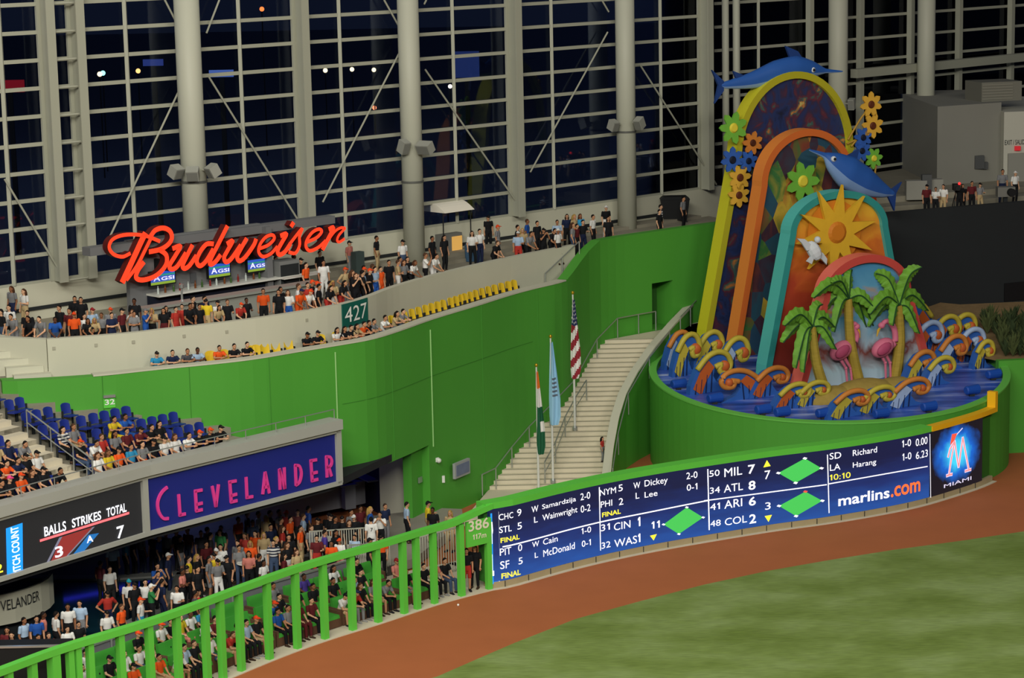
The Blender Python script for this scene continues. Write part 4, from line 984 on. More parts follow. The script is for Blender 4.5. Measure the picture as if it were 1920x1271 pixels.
F_R, F_W, F_B = mat('flag_red', '8e2733', .8), mat('flag_white', 'd9d7d2', .8), mat('flag_navy', '26305c', .8)
F_O, F_G, F_S = mat('flag_orange', 'e07a30', .8), mat('flag_dark_green', '1d5a3c', .8), mat('flag_sky_blue', '8fbcd8', .8)
flag((1078, 1076), 806, 552, 'us', 'stars and stripes flag hanging on the tallest flagpole by the stairs', lambda u, v: (F_W if (int(u * 10) + int(v * 40)) % 3 == 0 and int(v * 40) % 2 else F_B) if v < .33 else (F_R if int((u * 1.6 + v * 9)) % 2 else F_W), (560, 708, .46, -.04))
def county(u, v): return mat('seal_grey', '5a6470', .8) if .42 < v < .64 and .25 < u < .8 and (int(u * 20) + int(v * 40)) % 2 == 0 else F_S
flag((1037, 1031), 905, 634, 'county', 'pale blue flag with a dark seal on the middle flagpole', county, (640, 795, .5, .02))
flag((1010, 1005), 922, 688, 'city', 'orange, white and green flag on the leftmost flagpole', lambda u, v: F_O if v < .2 else (F_W if v < .42 or (.6 < v < .72 and u > .5) else F_G), (695, 850, .38, .06))

# ---- lower bar area: picket rails, grey rail wall, green lounge seats
b = MB(); sR0 = L.hit(140, 1220)[0]; sR1 = L.hit(775, 1020)[0]
b.strip(L, sR0, sR1, .1, 1.26, 3.55, 3.65); rw = b.build('rail_wall', M_GREYP); tag(rw, 'grey panel wall with steel rail between the lounge seats and the bar deck', 'railing')
b = MB(); b.strip(L, sR0, sR1, 1.32, 1.38, 3.5, 3.6); b.build('top_rail', M_RAIL, rw)
i = 0; s = sR0 + .3
while s < sR1:
    b = MB(); a = L.pos(s, 3.5); b.bar(V3(a, .1), V3(a, 1.34), .06, .04); b.build('post', M_RAIL, rw); s += 1.5
def pickets(p0, p1, z0a, z0b, h, lab, gap=.13):
    P0 = Vector(p0); P1 = Vector(p1); t = empty('picket_railing', V3(P0, z0a)); tag(t, lab, 'railing'); n = int((P1 - P0).length / gap); b = MB(); c = MB(); bz = Vector((0, 0, z0a))
    for i in range(n + 1):
        q = (P1 - P0) * (i / n); z = (z0b - z0a) * i / n; b.bar((q.x, q.y, z), (q.x, q.y, z + h), .03, .03)
    b.build('pickets', mat('pale_picket', 'b3b3a4', .5), t); q = P1 - P0; c.bar((0, 0, h), (q.x, q.y, z0b - z0a + h), .05, .05); c.bar((0, 0, .08), (q.x, q.y, z0b - z0a + .08), .04, .04); c.build('rail', MATS['pale_picket'], t)
g1 = L.hit(778, 1040)[0]; g2 = L.hit(862, 1040)[0]; g3 = L.hit(912, 1040)[0]
pickets(L.pos(g1, 3.5), L.pos(g2, 4.3), .75, .1, 1.2, 'sloping pale picket railing beside the ramp behind the fence')
pickets(L.pos(g2, 2.7), L.pos(g3 + .3, 2.9), .05, .05, 1.75, 'tall pale picket railing behind the 386 sign')
pickets(L.pos(g1, 5.6), L.pos(g2, 5.8), 1.0, .5, 1.15, 'pale picket railing at the back of the ramp')
M_CUSH = mat('green_cushion', '3f9a34', .7, .06, 2); M_WICK = mat('brown_wicker', '5f4331', .8, .2, 20)
def make_lounge():
    t = empty('lounge_seat'); b = MB(); b.box((0, .05, .18), (1.46, .72, .32)); b.build('wicker_base', M_WICK, t)
    b = MB(); b.hexa([(-.7, -.32, .34), (.7, -.32, .34), (.7, .3, .34), (-.7, .3, .34)], [(-.68, -.3, .47), (.68, -.3, .47), (.68, .3, .46), (-.68, .3, .46)]); b.build('seat_cushion', M_CUSH, t)
    b = MB(); b.hexa([(-.7, .26, .44), (.7, .26, .44), (.7, .42, .44), (-.7, .42, .44)], [(-.68, .38, .9), (.68, .38, .9), (.68, .5, .88), (-.68, .5, .88)]); b.build('back_cushion', M_CUSH, t)
    b = MB(); b.box((-.74, .1, .3), (.1, .8, .56)); b.build('armrest', M_WICK, t); b = MB(); b.box((.74, .1, .3), (.1, .8, .56)); b.build('armrest', M_WICK, t)
    return t
lounge0 = None
LROW = [(.0, .95), (.16, 1.85), (.32, 2.65)]
b = MB()
b.strip(L, sR0, sR1 + .8, 0, .16, 1.4, 2.3); b.strip(L, sR0, sR1 + .8, 0, .34, 2.3, 3.6); struct(b.build('floor_lounge_steps', M_CONC))
for r, (z, off) in enumerate(LROW):
    s = sR0 + 1.2 + .4 * r; k = 0
    while s < sR1 + (1.2 if r == 0 else .2):
        o = make_lounge() if lounge0 is None else copy_tree(lounge0); lounge0 = lounge0 or o
        t = L.tang(s); o.location = V3(L.pos(s, off), z + .03); o.rotation_euler = (0, 0, atan2(t.y, t.x))
        tag(o, 'green cushioned wicker lounge seat, %s from the left in the %s row behind the fence' % (ORD[k], ('front', 'middle', 'back')[r]), 'seat', 'green lounge seats behind the fence'); s += 1.62; k += 1
# black partition at the left end
sB, zB = L.hit(141, 1216); aB = L.pos(sB, .35); xB0 = at_y(-12, 1200, aB.y).x
b = MB(); b.hexa([(xB0, aB.y, 0), (aB.x, aB.y, 0), (aB.x, aB.y + .9, 0), (xB0, aB.y + .9, 0)], [(xB0, aB.y, zB), (aB.x, aB.y, zB), (aB.x, aB.y + .9, zB), (xB0, aB.y + .9, zB)], M_BLACK)
b.box(((xB0 + aB.x) / 2, aB.y + .02, zB + .03), (aB.x - xB0, .12, .06), 0, M_RAIL); struct(b.build('wall_black_partition', M_BLACK), 'black partition behind the left end of the fence', 'wall')
# pool
pp = [at_z(x, y, .5) for x, y in ((-60, 1085), (110, 1092), (225, 1090), (345, 1082), (300, 1150), (205, 1195), (60, 1235), (-80, 1240))]
b = MB(); b.hexa([(p[0], p[1], .2) for p in pp], [(p[0], p[1], .62) for p in pp]); pool = b.build('floor_pool', mat('dark_teal_pool_water', '12303c', .08, spec=.6)); struct(pool, 'dark teal pool beside the bar', 'pool')
b = MB()
for a, c in zip(pp, pp[1:] + pp[:1]): b.bar((a.x, a.y, .6), (c.x, c.y, .6), .5, .2)
struct(b.build('trim_pool_coping', mat('grey_coping', '6d6f6c', .8)))
# curved white counter with lettering at the left
cc_ = [at_y(x, y, yy) for x, y, yy in ((-40, 1150, 80.6), (5, 1135, 80.9), (50, 1118, 81.6), (85, 1095, 82.6), (99, 1075, 83.6))]
CP = smooth_path(cc_, 4); zb_, zt_ = CP.hit(50, 1140)[1], CP.hit(50, 1078)[1]
cn = empty('curved_counter', V3(CP.pos(0), .4)); tag(cn, 'curved off white bar counter with dark letters at the left edge', 'counter')
b = MB(); b.strip(CP, 0, CP.len, 1.25, 2.35, 0, .12); child(b.build('front_panel', M_WHITE), cn); b = MB(); b.strip(CP, 0, CP.len, .4, 1.25, .5, .7); child(b.build('foot', M_DARK), cn)
b = MB(); CF = Face(CP, -.01); CF.text(b, 'VELANDER', (1, 1146), (72, 1106), MATS['charcoal_wall'], .02); child(b.build('lettering', MATS['charcoal_wall']), cn)
# bar back shelves under the overhang, wall television, camera, notice
tvs = [G.hit(*p) for p in ((841, 897), (868, 853))]
b = MB(); b.strip(G, tvs[0][0], tvs[1][0], tvs[0][1], tvs[1][1] - .1, -.35, -.22, step=5); tv = b.build('wall_television', mat('tv_grey_frame', '9a9c9c', .5)); tag(tv, 'television mounted on the green wall beside the stairs', 'television')
b = MB(); b.strip(G, tvs[0][0] + .1, tvs[1][0] - .1, tvs[0][1] + .1, tvs[1][1] - .2, -.37, -.35, step=5); b.build('screen', mat('tv_blue_grey_picture', '65708c', .3, .3, 2.0), tv); b = MB(); s = (tvs[0][0] + tvs[1][0]) / 2; a, c = G.pos(s, 0), G.pos(s, -.3); zz = (tvs[0][1] + tvs[1][1]) / 2; b.bar(V3(a, zz), V3(c, zz), .15, .15); b.build('bracket', M_DARK, tv)
s, z = G.hit(819, 863); b = MB(); a = G.pos(s, -.1); b.ball(V3(a, z), .11); b.box(V3(G.pos(s, -.03), z + .03), (.14, .14, .18)); tag(b.build('security_camera', mat('camera_white', 'd8d8d2', .4)), 'small white security camera on the green wall', 'camera')
s, z = G.hit(830, 898); b = MB(); a = G.pos(s, -.04); b.box(V3(a, z), (.12, .08, .3)); tag(b.build('wall_box', mat('camera_white', 'd8d8d2')), 'small white box on the green wall under the camera', 'box')
s, z = G.hit(800, 900); b = MB(); a = G.pos(s - .05, .28); b.box(V3(a, z), (.3, .06, .24), atan2(G.tang(s).y, G.tang(s).x)); tag(b.build('notice_plate', M_RAIL), 'grey notice plate on the green pier under the overhang', 'sign')
bb = empty('back_bar', V3(BK.pos(BK.len * .8, -.2), .4)); tag(bb, 'lit back bar shelf of bottles under the overhang', 'bar')
b = MB(); s0 = BK.len * .55; b.strip(BK, s0, BK.len - .4, 1.45, 1.52, -.5, 0); b.strip(BK, s0, BK.len - .4, .4, 1.4, -1.6, -1.1); b.strip(BK, s0, BK.len - .4, 1.4, 1.46, -1.75, -1.0); child(b.build('counter', mat('bar_counter_grey', '7d7f86', .5)), bb)
b = MB(); b.strip(BK, s0, BK.len - .4, 2.9, 3.0, -.06, -.0); child(b.build('blue_light_strip', em('blue_bar_strip', '3030d8', 2.0)), bb)
for i in range(14):
    s = s0 + .4 + i * (BK.len - s0 - 1.2) / 14; a = BK.pos(s, -.25); b = MB(); b.lathe((a.x, a.y, 1.52), [(.05, 0), (.05, .22), (.02, .28), (.02, .36)], 8); tag(b.build('bottle', M_BOT[i % 4]), 'bottles standing on the back bar shelf under the overhang', 'bottle', 'bottles on the lower back bar')
l = bpy.data.lights.new('bar_blue_lamp', 'POINT'); l.energy = 90; l.color = (.35, .4, 1.0); l.shadow_soft_size = .5; lo = bpy.data.objects.new('bar_blue_lamp', l); COL.objects.link(lo); a = BK.pos(BK.len * .7, -2.5); lo.location = V3(a, 3.2)
# distant street lamps beyond the glass
for i, (x, y, c) in enumerate(((187, 139, 'ffd9a0'), (193, 137, 'a0ffe0'), (259, 133, 'ffb060'), (491, 17, 'ff7030'), (610, 132, 'ffdca0'), (660, 130, 'ffdca0'), (701, 131, 'ffdca0'), (702, 202, 'ff8050'), (844, 162, 'ffe0c0'), (1397, 65, 'ffb070'), (1398, 89, 'e0e0ff'))):
    p = at_y(x, y, 260 + 7 * i)
    lp = empty('street_lamp', (p.x, p.y, -2)); tag(lp, 'distant lit street lamp seen through the dark glass, %s from the left' % ORD[i], 'lamp', 'street lamps beyond the glass'); b = MB(); b.tube([(0, 0, 0), (0, 0, p.z + 2)], .08, 5); b.build('pole', M_BLACK, lp); b = MB(); b.ball((0, 0, p.z + 2), .28); b.build('lamp_head', em('lamp_' + c, c, 6.0), lp)
# right terrace fittings
hv = at_y(1862, 190, RNG + 4); hu = empty('air_unit', (hv.x, hv.y, zc)); tag(hu, 'louvred grey air handling unit on the concrete room roof', 'air unit')
b = MB(); b.box((0, 0, .55), (2.5, 2.2, 1.1), .25); b.build('casing', mat('air_unit_grey', '77766b', .7), hu)
b = MB()
for k in range(6): b.box((.0, -1.12, .15 + k * .16), (1.9, .12, .05), .25)
b.build('louvre', mat('louvre_grey', '8b897c', .7), hu)
sx = on_exit(1883, 273, .1); b = MB(); V, Fs, asp = text2d('EXIT / SALIDA'); e0 = on_exit(1884, 272, .03); e1 = on_exit(1926, 265, .03)
b.add([(e0.x + (e1.x - e0.x) * u, e0.y + (e1.y - e0.y) * u, e0.z + .28 * v) for u, v in V], Fs); tag(b.build('exit_lettering', M_DARK), 'dark lettering reading EXIT / SALIDA over the far right door', 'lettering')
e2 = on_exit(1908, 278, .12); b = MB(); b.box(e2, (.34, .12, .26)); ex = b.build('exit_sign', em('exit_red', 'b02028', .6)); tag(ex, 'small red exit sign above the far right door', 'sign')
for x, y, w, h, nm, lab in ((1838, 305, .55, .75, 'electrical_box', 'tall grey electrical box on the concrete room wall'), (1850, 312, .3, .4, 'electrical_box', 'small grey electrical box at the lower right of the tall one')):
    p = at_y(x, y, RQ.y + .9); f = (p.x - qx) / (qm - qx); b = MB(); b.box((p.x, RQ.y + 2 * f - .08, p.z), (w, .25, h), .1); tag(b.build(nm, mat('elec_grey', '4a4c4c', .6)), lab, 'box')
for x, y, w, lab in ((1717, 365, 1.2, 'pale concrete block left of the grey cabinet on the right terrace'), (1752, 365, .9, 'pale concrete block right of the grey cabinet on the right terrace')):
    p = at_y(x, y, DE.pos(DE.hit(x, 380)[0]).y + 5.5); b = MB(); b.box((p.x, p.y, 10.8), (w * .9, .6, 1.0)); tag(b.build('concrete_block', M_BOX), lab, 'block')
p = at_y(1737, 350, DE.pos(DE.hit(1737, 380)[0]).y + 5.2); b = MB(); b.box((p.x, p.y, 10.95), (.5, .4, 1.3)); tag(b.build('cabinet', mat('elec_grey', '4a4c4c')), 'slim dark grey cabinet between two concrete blocks', 'cabinet')
# dark carts on the terrace left of the sculpture
p = at_z(1268, 425, Z_T); b = MB(); b.hexa([(-.6, -.4, .25), (.6, -.4, .25), (.6, .4, .25), (-.6, .4, .25)], [(-.75, -.5, 1.35), (.75, -.5, 1.35), (.75, .5, 1.35), (-.75, .5, 1.35)]); tb_ = empty('wheeled_bin', (p.x, p.y + 1.0, Z_T)); tag(tb_, 'big black wheeled bin on the terrace left of the sculpture', 'bin'); b.build('body', M_BLACK, tb_)
b = MB(); b.tube([(-.5, -.5, .15), (-.5, -.4, .15)], .14, 12); b.tube([(.5, -.5, .15), (.5, -.4, .15)], .14, 12); b.build('wheel', M_DARK, tb_); b = MB(); b.hexa([(-.78, -.52, 1.35), (.78, -.52, 1.35), (.78, .52, 1.35), (-.78, .52, 1.35)], [(-.6, -.4, 1.5), (.6, -.4, 1.5), (.6, .4, 1.5), (-.6, .4, 1.5)]); b.build('lid', M_BLACK, tb_)
# planter shrubs
random.seed(5)
ms = [mat('dark_shrub', '2f3d22', .9, .2, 6), mat('olive_shrub', '46502c', .9, .2, 6)]
def shrub_mesh(m):
    b = MB()
    for i in range(26):
        a = random.uniform(0, 6.28); h = random.uniform(.25, .75); r = random.uniform(.1, .34); tip = (r * cos(a), r * sin(a), h); md = (r * .4 * cos(a), r * .4 * sin(a), h * .65)
        w = .07; b.add([(0, 0, 0), (md[0] - w * sin(a), md[1] + w * cos(a), md[2]), tip, (md[0] + w * sin(a), md[1] - w * cos(a), md[2] - .02)], [(0, 1, 2, 3)])
    return b.build('shrub', m)
protos = []; k = 0
for row in range(5):
    for i in range(9):
        x = 1818 + i * 13.5 + (row % 2) * 6; y = 612 + row * 14
        p = at_plane(x, y, (0, LG.pos(0, .4).y, 4.4), (0, -1.2 / 9, 1))
        if x < 1835 + row * 12: continue
        if len(protos) < 2: o = shrub_mesh(ms[len(protos)]); protos.append(o)
        else: o = protos[k % 2].copy(); COL.objects.link(o)
        o.location = p; o.rotation_euler = (0, 0, k * 1.3); o.scale = [1.25 + .3 * sin(k * 2.1)] * 3; k += 1
        tag(o, 'low dark shrubs growing in the brown planter beside the black backdrop wall', 'shrub', 'planter shrubs')
# baseball on the track
p = at_z(859, 1134, .04); b = MB(); b.ball(p, .045); tag(b.build('baseball', mat('ball_white', 'eeeeea', .5)), 'white baseball lying on the clay warning track', 'baseball')

for k, (x, y) in enumerate(((462, 1055), (612, 1010))):
    q = at_z(x, y, Z_D + 1.08); t = empty('cocktail_table', (q.x, q.y, Z_D)); tag(t, 'round white topped cocktail table in the bar crowd, %s' % ('nearer the pool' if k == 0 else 'nearer the green pier'), 'table')
    b = MB(); b.lathe((0, 0, 1.05), [(.36, 0), (.38, .02), (.36, .05)], 24); b.build('table_top', mat('counter_white', 'cfcfc6', .4), t); b = MB(); b.lathe((0, 0, 0), [(.24, 0), (.24, .03), (.04, .06), (.04, 1.05)], 16); b.build('pedestal', M_BLACK, t)

# glowing panels added outside the glass, mostly standing in for reflections in it
for x0, y0, x1, y1, cc_, l in ((-12, 174, 44, 150, 'a01420', 'red glowing panel standing in for a reflection in the glass at the upper left'), (268, 124, 305, 111, '3a4a90', 'dim blue glowing panel standing in for a reflection in the second glass bay'), (392, 145, 437, 131, '6a86d0', 'pale blue glowing panel standing in for a reflection right of the thick column'), (852, 146, 898, 96, '26386e', 'large dim blue glowing panel standing in for a reflection in the glass wall'), (1243, 108, 1286, 82, '5a2038', 'dim red and violet glowing panel standing in for a reflection in the glass'), (1262, 207, 1277, 198, 'd0e8f0', 'small white glowing panel standing in for a reflection in the right glass bay')):
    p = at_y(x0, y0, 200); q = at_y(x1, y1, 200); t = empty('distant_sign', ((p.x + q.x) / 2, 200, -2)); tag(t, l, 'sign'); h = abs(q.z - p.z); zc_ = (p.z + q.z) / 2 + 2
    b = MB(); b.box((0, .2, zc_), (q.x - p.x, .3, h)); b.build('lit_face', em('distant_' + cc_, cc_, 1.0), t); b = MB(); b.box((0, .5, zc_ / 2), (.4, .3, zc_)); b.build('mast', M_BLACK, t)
# ================================================================== FOUNTAIN BASIN AND ARCH SCULPTURE (plain stand-in of the same size and colours)
random.seed(11)
BC = Vector((14.78, 109.8)); BR = 8.36; BZ = 4.17; RK = .095
def rim_z(y): return BZ + RK * (y - BC.y)
def wat_z(y): return rim_z(y) - .32
def wp(px, py, dz=-.32): return at_plane(px, py, (BC.x, BC.y, BZ + dz), (0, -RK, 1))
N = 96
b = MB(); V = []; F = []
for i in range(N):
    a = 2 * pi * i / N; 
    for r, z in ((BR, None), (BR, 0), (BR - .3, 0), (BR - .3, -.5)):
        x, y = BC.x + r * cos(a), BC.y + r * sin(a); V.append((x, y, 0 if z is None else rim_z(y) + z))
for i in range(N):
    j = (i + 1) % N
    for k in range(3): F.append((4 * i + k, 4 * j + k, 4 * j + k + 1, 4 * i + k + 1))
b.add(V, F); basin = struct(b.build('wall_fountain_basin', M_GREEN), 'round green basin wall of the fountain sculpture with a sloping rim', 'fountain basin')
b = MB(); R0_ = MB()
V = []; F = []
for i in range(N):
    a = 2 * pi * i / N
    for r, z in ((BR + .03, -.02), (BR + .03, .05), (BR - .33, .05), (BR - .33, -.02)):
        x, y = BC.x + r * cos(a), BC.y + r * sin(a); V.append((x, y, rim_z(y) + z))
for i in range(N):
    j = (i + 1) % N
    for k in range(4): F.append((4 * i + k, 4 * j + k, 4 * j + (k + 1) % 4, 4 * i + (k + 1) % 4))
b.add(V, F); b.build('rim', mat('light_green_rim', '66b84c', .5), basin)
# painted water sheet
M_WATER = bpy.data.materials.new('painted_water'); M_WATER.use_nodes = True; nt = M_WATER.node_tree; bs = nt.nodes['Principled BSDF']; tc = nt.nodes.new('ShaderNodeTexCoord'); mp = nt.nodes.new('ShaderNodeMapping'); mp.inputs['Scale'].default_value = (.22, 1.5, 1)
nz = nt.nodes.new('ShaderNodeTexNoise'); nz.inputs['Scale'].default_value = 1.1; nz.inputs['Detail'].default_value = 5; rp = nt.nodes.new('ShaderNodeValToRGB')
nt.links.new(tc.outputs['Object'], mp.inputs[0]); nt.links.new(mp.outputs[0], nz.inputs['Vector']); nt.links.new(nz.outputs['Fac'], rp.inputs[0]); nt.links.new(rp.outputs[0], bs.inputs['Base Color']); bs.inputs['Roughness'].default_value = .35
rp.color_ramp.elements[0].position = .3; rp.color_ramp.elements[0].color = lin('17306e') + (1,); rp.color_ramp.elements[1].position = .72; rp.color_ramp.elements[1].color = lin('b9c6e4') + (1,)
for p, c in ((.45, '2c4fa8'), (.55, '4464c0'), (.62, '6f86cf')): e = rp.color_ramp.elements.new(p); e.color = lin(c) + (1,)
sculpt = empty('arch_sculpture', (BC.x, BC.y, wat_z(BC.y))); tag(sculpt, 'tall tropical sculpture of four nested coloured arches in the round green basin', 'sculpture')
def ch(o): return child(o, sculpt)
b = MB(); b.add([(BC.x + (BR - .31) * cos(2 * pi * i / N), BC.y + (BR - .31) * sin(2 * pi * i / N), wat_z(BC.y + (BR - .31) * sin(2 * pi * i / N))) for i in range(N)], [tuple(range(N))]); ch(b.build('water_sheet', M_WATER))
PH = radians(27); NX = Vector((sin(PH), -cos(PH), 0)); UX = Vector((cos(PH), sin(PH), 0)); UP = Vector((0, 0, 1))
def arch_half(v, wb, wt, hs, h):
    if v <= hs: return wb + (wt - wb) * v / hs
    return wt * sqrt(max(0, 1 - ((v - hs) / (h - hs)) ** 2))
def arch_loop(wb, wt, hs, h, n1=10, n2=16):
    R = [(wb + (wt - wb) * i / n1, hs * i / n1) for i in range(n1)] + [(wt * cos(pi / 2 * i / n2), hs + (h - hs) * sin(pi / 2 * i / n2)) for i in range(n2 + 1)]
    return R + [(-u, v) for u, v in R[-2::-1]]
def panel_mat(name, cols, kind, scale=1.2, stretch=(1, 1, 1), zrange=(0, 10)):
    m = bpy.data.materials.new(name); m.use_nodes = True; nt = m.node_tree; bs = nt.nodes['Principled BSDF']; tc = nt.nodes.new('ShaderNodeTexCoord'); rp = nt.nodes.new('ShaderNodeValToRGB')
    mp = nt.nodes.new('ShaderNodeMapping'); mp.inputs['Scale'].default_value = stretch; nt.links.new(tc.outputs['Object'], mp.inputs[0])
    nz = nt.nodes.new('ShaderNodeTexNoise'); nz.inputs['Scale'].default_value = scale; nz.inputs['Detail'].default_value = 4; nz.inputs['Distortion'].default_value = 1.2; nt.links.new(mp.outputs[0], nz.inputs['Vector'])
    if kind == 'cells':
        vo = nt.nodes.new('ShaderNodeTexVoronoi'); vo.inputs['Scale'].default_value = scale * 1.6; nt.links.new(mp.outputs[0], vo.inputs['Vector']); sp = nt.nodes.new('ShaderNodeSeparateColor'); nt.links.new(vo.outputs['Color'], sp.inputs[0])
        mx = nt.nodes.new('ShaderNodeMix'); mx.inputs[0].default_value = .35; nt.links.new(sp.outputs[0], mx.inputs[2]); nt.links.new(nz.outputs['Fac'], mx.inputs[3]); src = mx.outputs[0]
    elif kind == 'rise':
        sp = nt.nodes.new('ShaderNodeSeparateXYZ'); nt.links.new(tc.outputs['Generated'], sp.inputs[0]); ad = nt.nodes.new('ShaderNodeMath'); ad.operation = 'MULTIPLY_ADD'; nt.links.new(nz.outputs['Fac'], ad.inputs[0]); ad.inputs[1].default_value = .4
        sb = nt.nodes.new('ShaderNodeMath'); sb.operation = 'SUBTRACT'; nt.links.new(sp.outputs['Z'], sb.inputs[0]); sb.inputs[1].default_value = .2; nt.links.new(sb.outputs[0], ad.inputs[2]); src = ad.outputs[0]
    else: src = nz.outputs['Fac']
    nt.links.new(src, rp.inputs[0]); els = rp.color_ramp.elements
    for i, (p, c) in enumerate(cols):
        e = els[0] if i == 0 else (els[-1] if i == len(cols) - 1 else els.new(p)); e.position = p; e.color = lin(c) + (1,)
    nt.links.new(rp.outputs[0], bs.inputs['Base Color']); bs.inputs['Roughness'].default_value = .6; return m
ARCHES = [
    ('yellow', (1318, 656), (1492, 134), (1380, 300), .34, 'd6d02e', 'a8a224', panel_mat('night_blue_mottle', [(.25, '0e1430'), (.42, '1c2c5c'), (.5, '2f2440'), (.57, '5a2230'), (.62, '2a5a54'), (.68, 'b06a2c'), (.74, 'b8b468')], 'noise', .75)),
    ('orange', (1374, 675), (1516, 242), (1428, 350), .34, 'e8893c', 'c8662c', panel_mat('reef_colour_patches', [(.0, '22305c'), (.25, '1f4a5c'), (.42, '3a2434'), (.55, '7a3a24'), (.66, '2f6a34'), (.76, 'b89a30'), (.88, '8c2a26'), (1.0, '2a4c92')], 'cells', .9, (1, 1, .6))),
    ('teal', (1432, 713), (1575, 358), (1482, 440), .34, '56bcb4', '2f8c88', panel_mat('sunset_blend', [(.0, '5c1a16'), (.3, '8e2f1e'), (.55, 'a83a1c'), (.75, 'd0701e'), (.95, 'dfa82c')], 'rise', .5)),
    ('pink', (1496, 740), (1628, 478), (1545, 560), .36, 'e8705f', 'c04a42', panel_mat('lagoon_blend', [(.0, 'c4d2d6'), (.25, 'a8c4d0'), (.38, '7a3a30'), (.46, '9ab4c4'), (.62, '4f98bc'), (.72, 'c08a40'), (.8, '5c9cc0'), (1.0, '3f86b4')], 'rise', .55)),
]
AR = {}
for nm, Lp, Ap, Sp, rw, c1, c2, pm in ARCHES:
    L0 = wp(*Lp); A = at_plane(Ap[0], Ap[1], L0, NX); c0 = Vector((A.x, A.y, L0.z)); wb = abs((L0 - c0).dot(UX)); h = A.z - L0.z
    Sq = at_plane(Sp[0], Sp[1], L0, NX); wt = abs((Sq - c0).dot(UX)); hs = max(Sq.z - L0.z, h - 1.25 * wt)
    AR[nm] = (c0, wb, wt, hs, h); T = .85
    def pt(u, v, d): return c0 + UX * u + UP * v + NX * d
    out = arch_loop(wb, wt, hs, h); inn = arch_loop(wb - rw, wt - rw, hs, h - rw)
    at = empty('arch'); at.parent = sculpt; at['label'] = '%s rimmed arch' % nm
    at.location = c0 - sculpt.location
    O_ = c0.copy(); zb = -1.1
    def pl(lp, d): return [pt(u, v if v > 0 else zb, d) - O_ for u, v in lp]
    b = MB(); fo, fi, bo, bi = pl(out, 0), pl(inn, 0), pl(out, -T), pl(inn, -T); n = len(out); V = fo + fi + bo + bi
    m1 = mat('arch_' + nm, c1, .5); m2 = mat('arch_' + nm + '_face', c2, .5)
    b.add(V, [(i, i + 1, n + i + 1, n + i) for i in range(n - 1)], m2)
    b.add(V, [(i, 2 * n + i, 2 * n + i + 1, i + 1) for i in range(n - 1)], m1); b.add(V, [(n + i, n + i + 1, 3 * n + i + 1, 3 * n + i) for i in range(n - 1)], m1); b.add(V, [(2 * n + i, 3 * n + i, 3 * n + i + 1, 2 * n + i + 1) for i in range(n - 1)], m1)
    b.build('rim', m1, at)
    b = MB(); a, c = pl(inn, -.22), pl(inn, -.5); b.hexa(c, a); b.build('panel', pm, at)
def on(nm, px, py, d=.15):
    c0 = AR[nm][0]; return at_plane(px, py, c0 + NX * d, NX)
def sub(name, par): 
    e = empty(name); e.parent = par; return e
def star(c, r0, r1, n, th, m, mc, name='flower', par=sculpt, rot=0.0, lobes=True):
    """flat rosette facing the field"""
    b = MB(); k = n * 4; lp = []
    for i in range(k):
        a = 2 * pi * i / k + rot; f = .5 + .5 * cos(n * (a - rot)); r = r0 + (r1 - r0) * (f ** (.6 if lobes else 1.8)); lp.append(UX * (r * sin(a)) + UP * (r * cos(a)))
    b.hexa([q - NX * th for q in lp], [q for q in lp], m); t = b.build(name, m); t.location = c - par.location if par is sculpt else c; t.parent = par
    d = MB(); kk = 16; lp = [UX * (r0 * .55 * sin(2 * pi * i / kk)) + UP * (r0 * .55 * cos(2 * pi * i / kk)) for i in range(kk)]; d.hexa(lp, [q * .7 + NX * .08 for q in lp], mc); d.build('centre', mc, t); return t
# sun rosette
M_SUN, M_SUN2 = mat('sun_yellow', 'd9ac2c', .6, .12, 2), mat('sun_amber', 'c8781e', .6)
sc = on('teal', 1570, 436, .25); su = star(sc, .95, 2.25, 10, .2, M_SUN, M_SUN2, 'sun', lobes=False, rot=.15)
b = MB(); lp = [UX * (1.5 * sin(2 * pi * i / 30)) + UP * (1.5 * cos(2 * pi * i / 30)) - NX * .22 for i in range(30)]; b.hexa([q - NX * .06 for q in lp], lp); b.build('halo', M_SUN2, su)
# flowers on the upper arches
fc = {'y': ('d8a83c', '5a2a14'), 'o': ('c77a30', '4a2210'), 'b': ('2f5cae', '10182c'), 'g': ('6cae3c', 'd8c83c')}
fm = {k: (mat('petal_' + k, c[0], .6, .15, 3), mat('heart_' + k, c[1], .6)) for k, c in fc.items()}
for px, py, r, k, ar in ((1376, 240, .62, 'g', 'yellow'), (1412, 268, .45, 'o', 'yellow'), (1374, 300, .5, 'b', 'yellow'), (1404, 302, .42, 'b', 'yellow'), (1388, 333, .5, 'y', 'yellow'), (1386, 366, .48, 'y', 'yellow'),
                         (1634, 196, .5, 'y', 'yellow'), (1637, 236, .5, 'y', 'yellow'), (1619, 258, .42, 'b', 'yellow'), (1617, 283, .42, 'b', 'yellow'), (1639, 297, .42, 'g', 'yellow'), (1506, 340, .75, 'g', 'orange')):
    m, mc = fm[k]; star(on(ar, px, py, .25), r * .72, r * 1.3, 7, .1, m, mc, rot=px * .1)
b = MB()
for pts in ([(1590, 262), (1612, 225), (1630, 200)], [(1596, 275), (1622, 240), (1634, 236)], [(1640, 330), (1642, 312), (1639, 297)], [(1588, 270), (1605, 262), (1619, 258)]):
    b.tube([on('yellow', x, y, .1) for x, y in pts], .05, 6)
ch(b.build('flower_stem', mat('stem_ochre', 'b08a34', .6)))
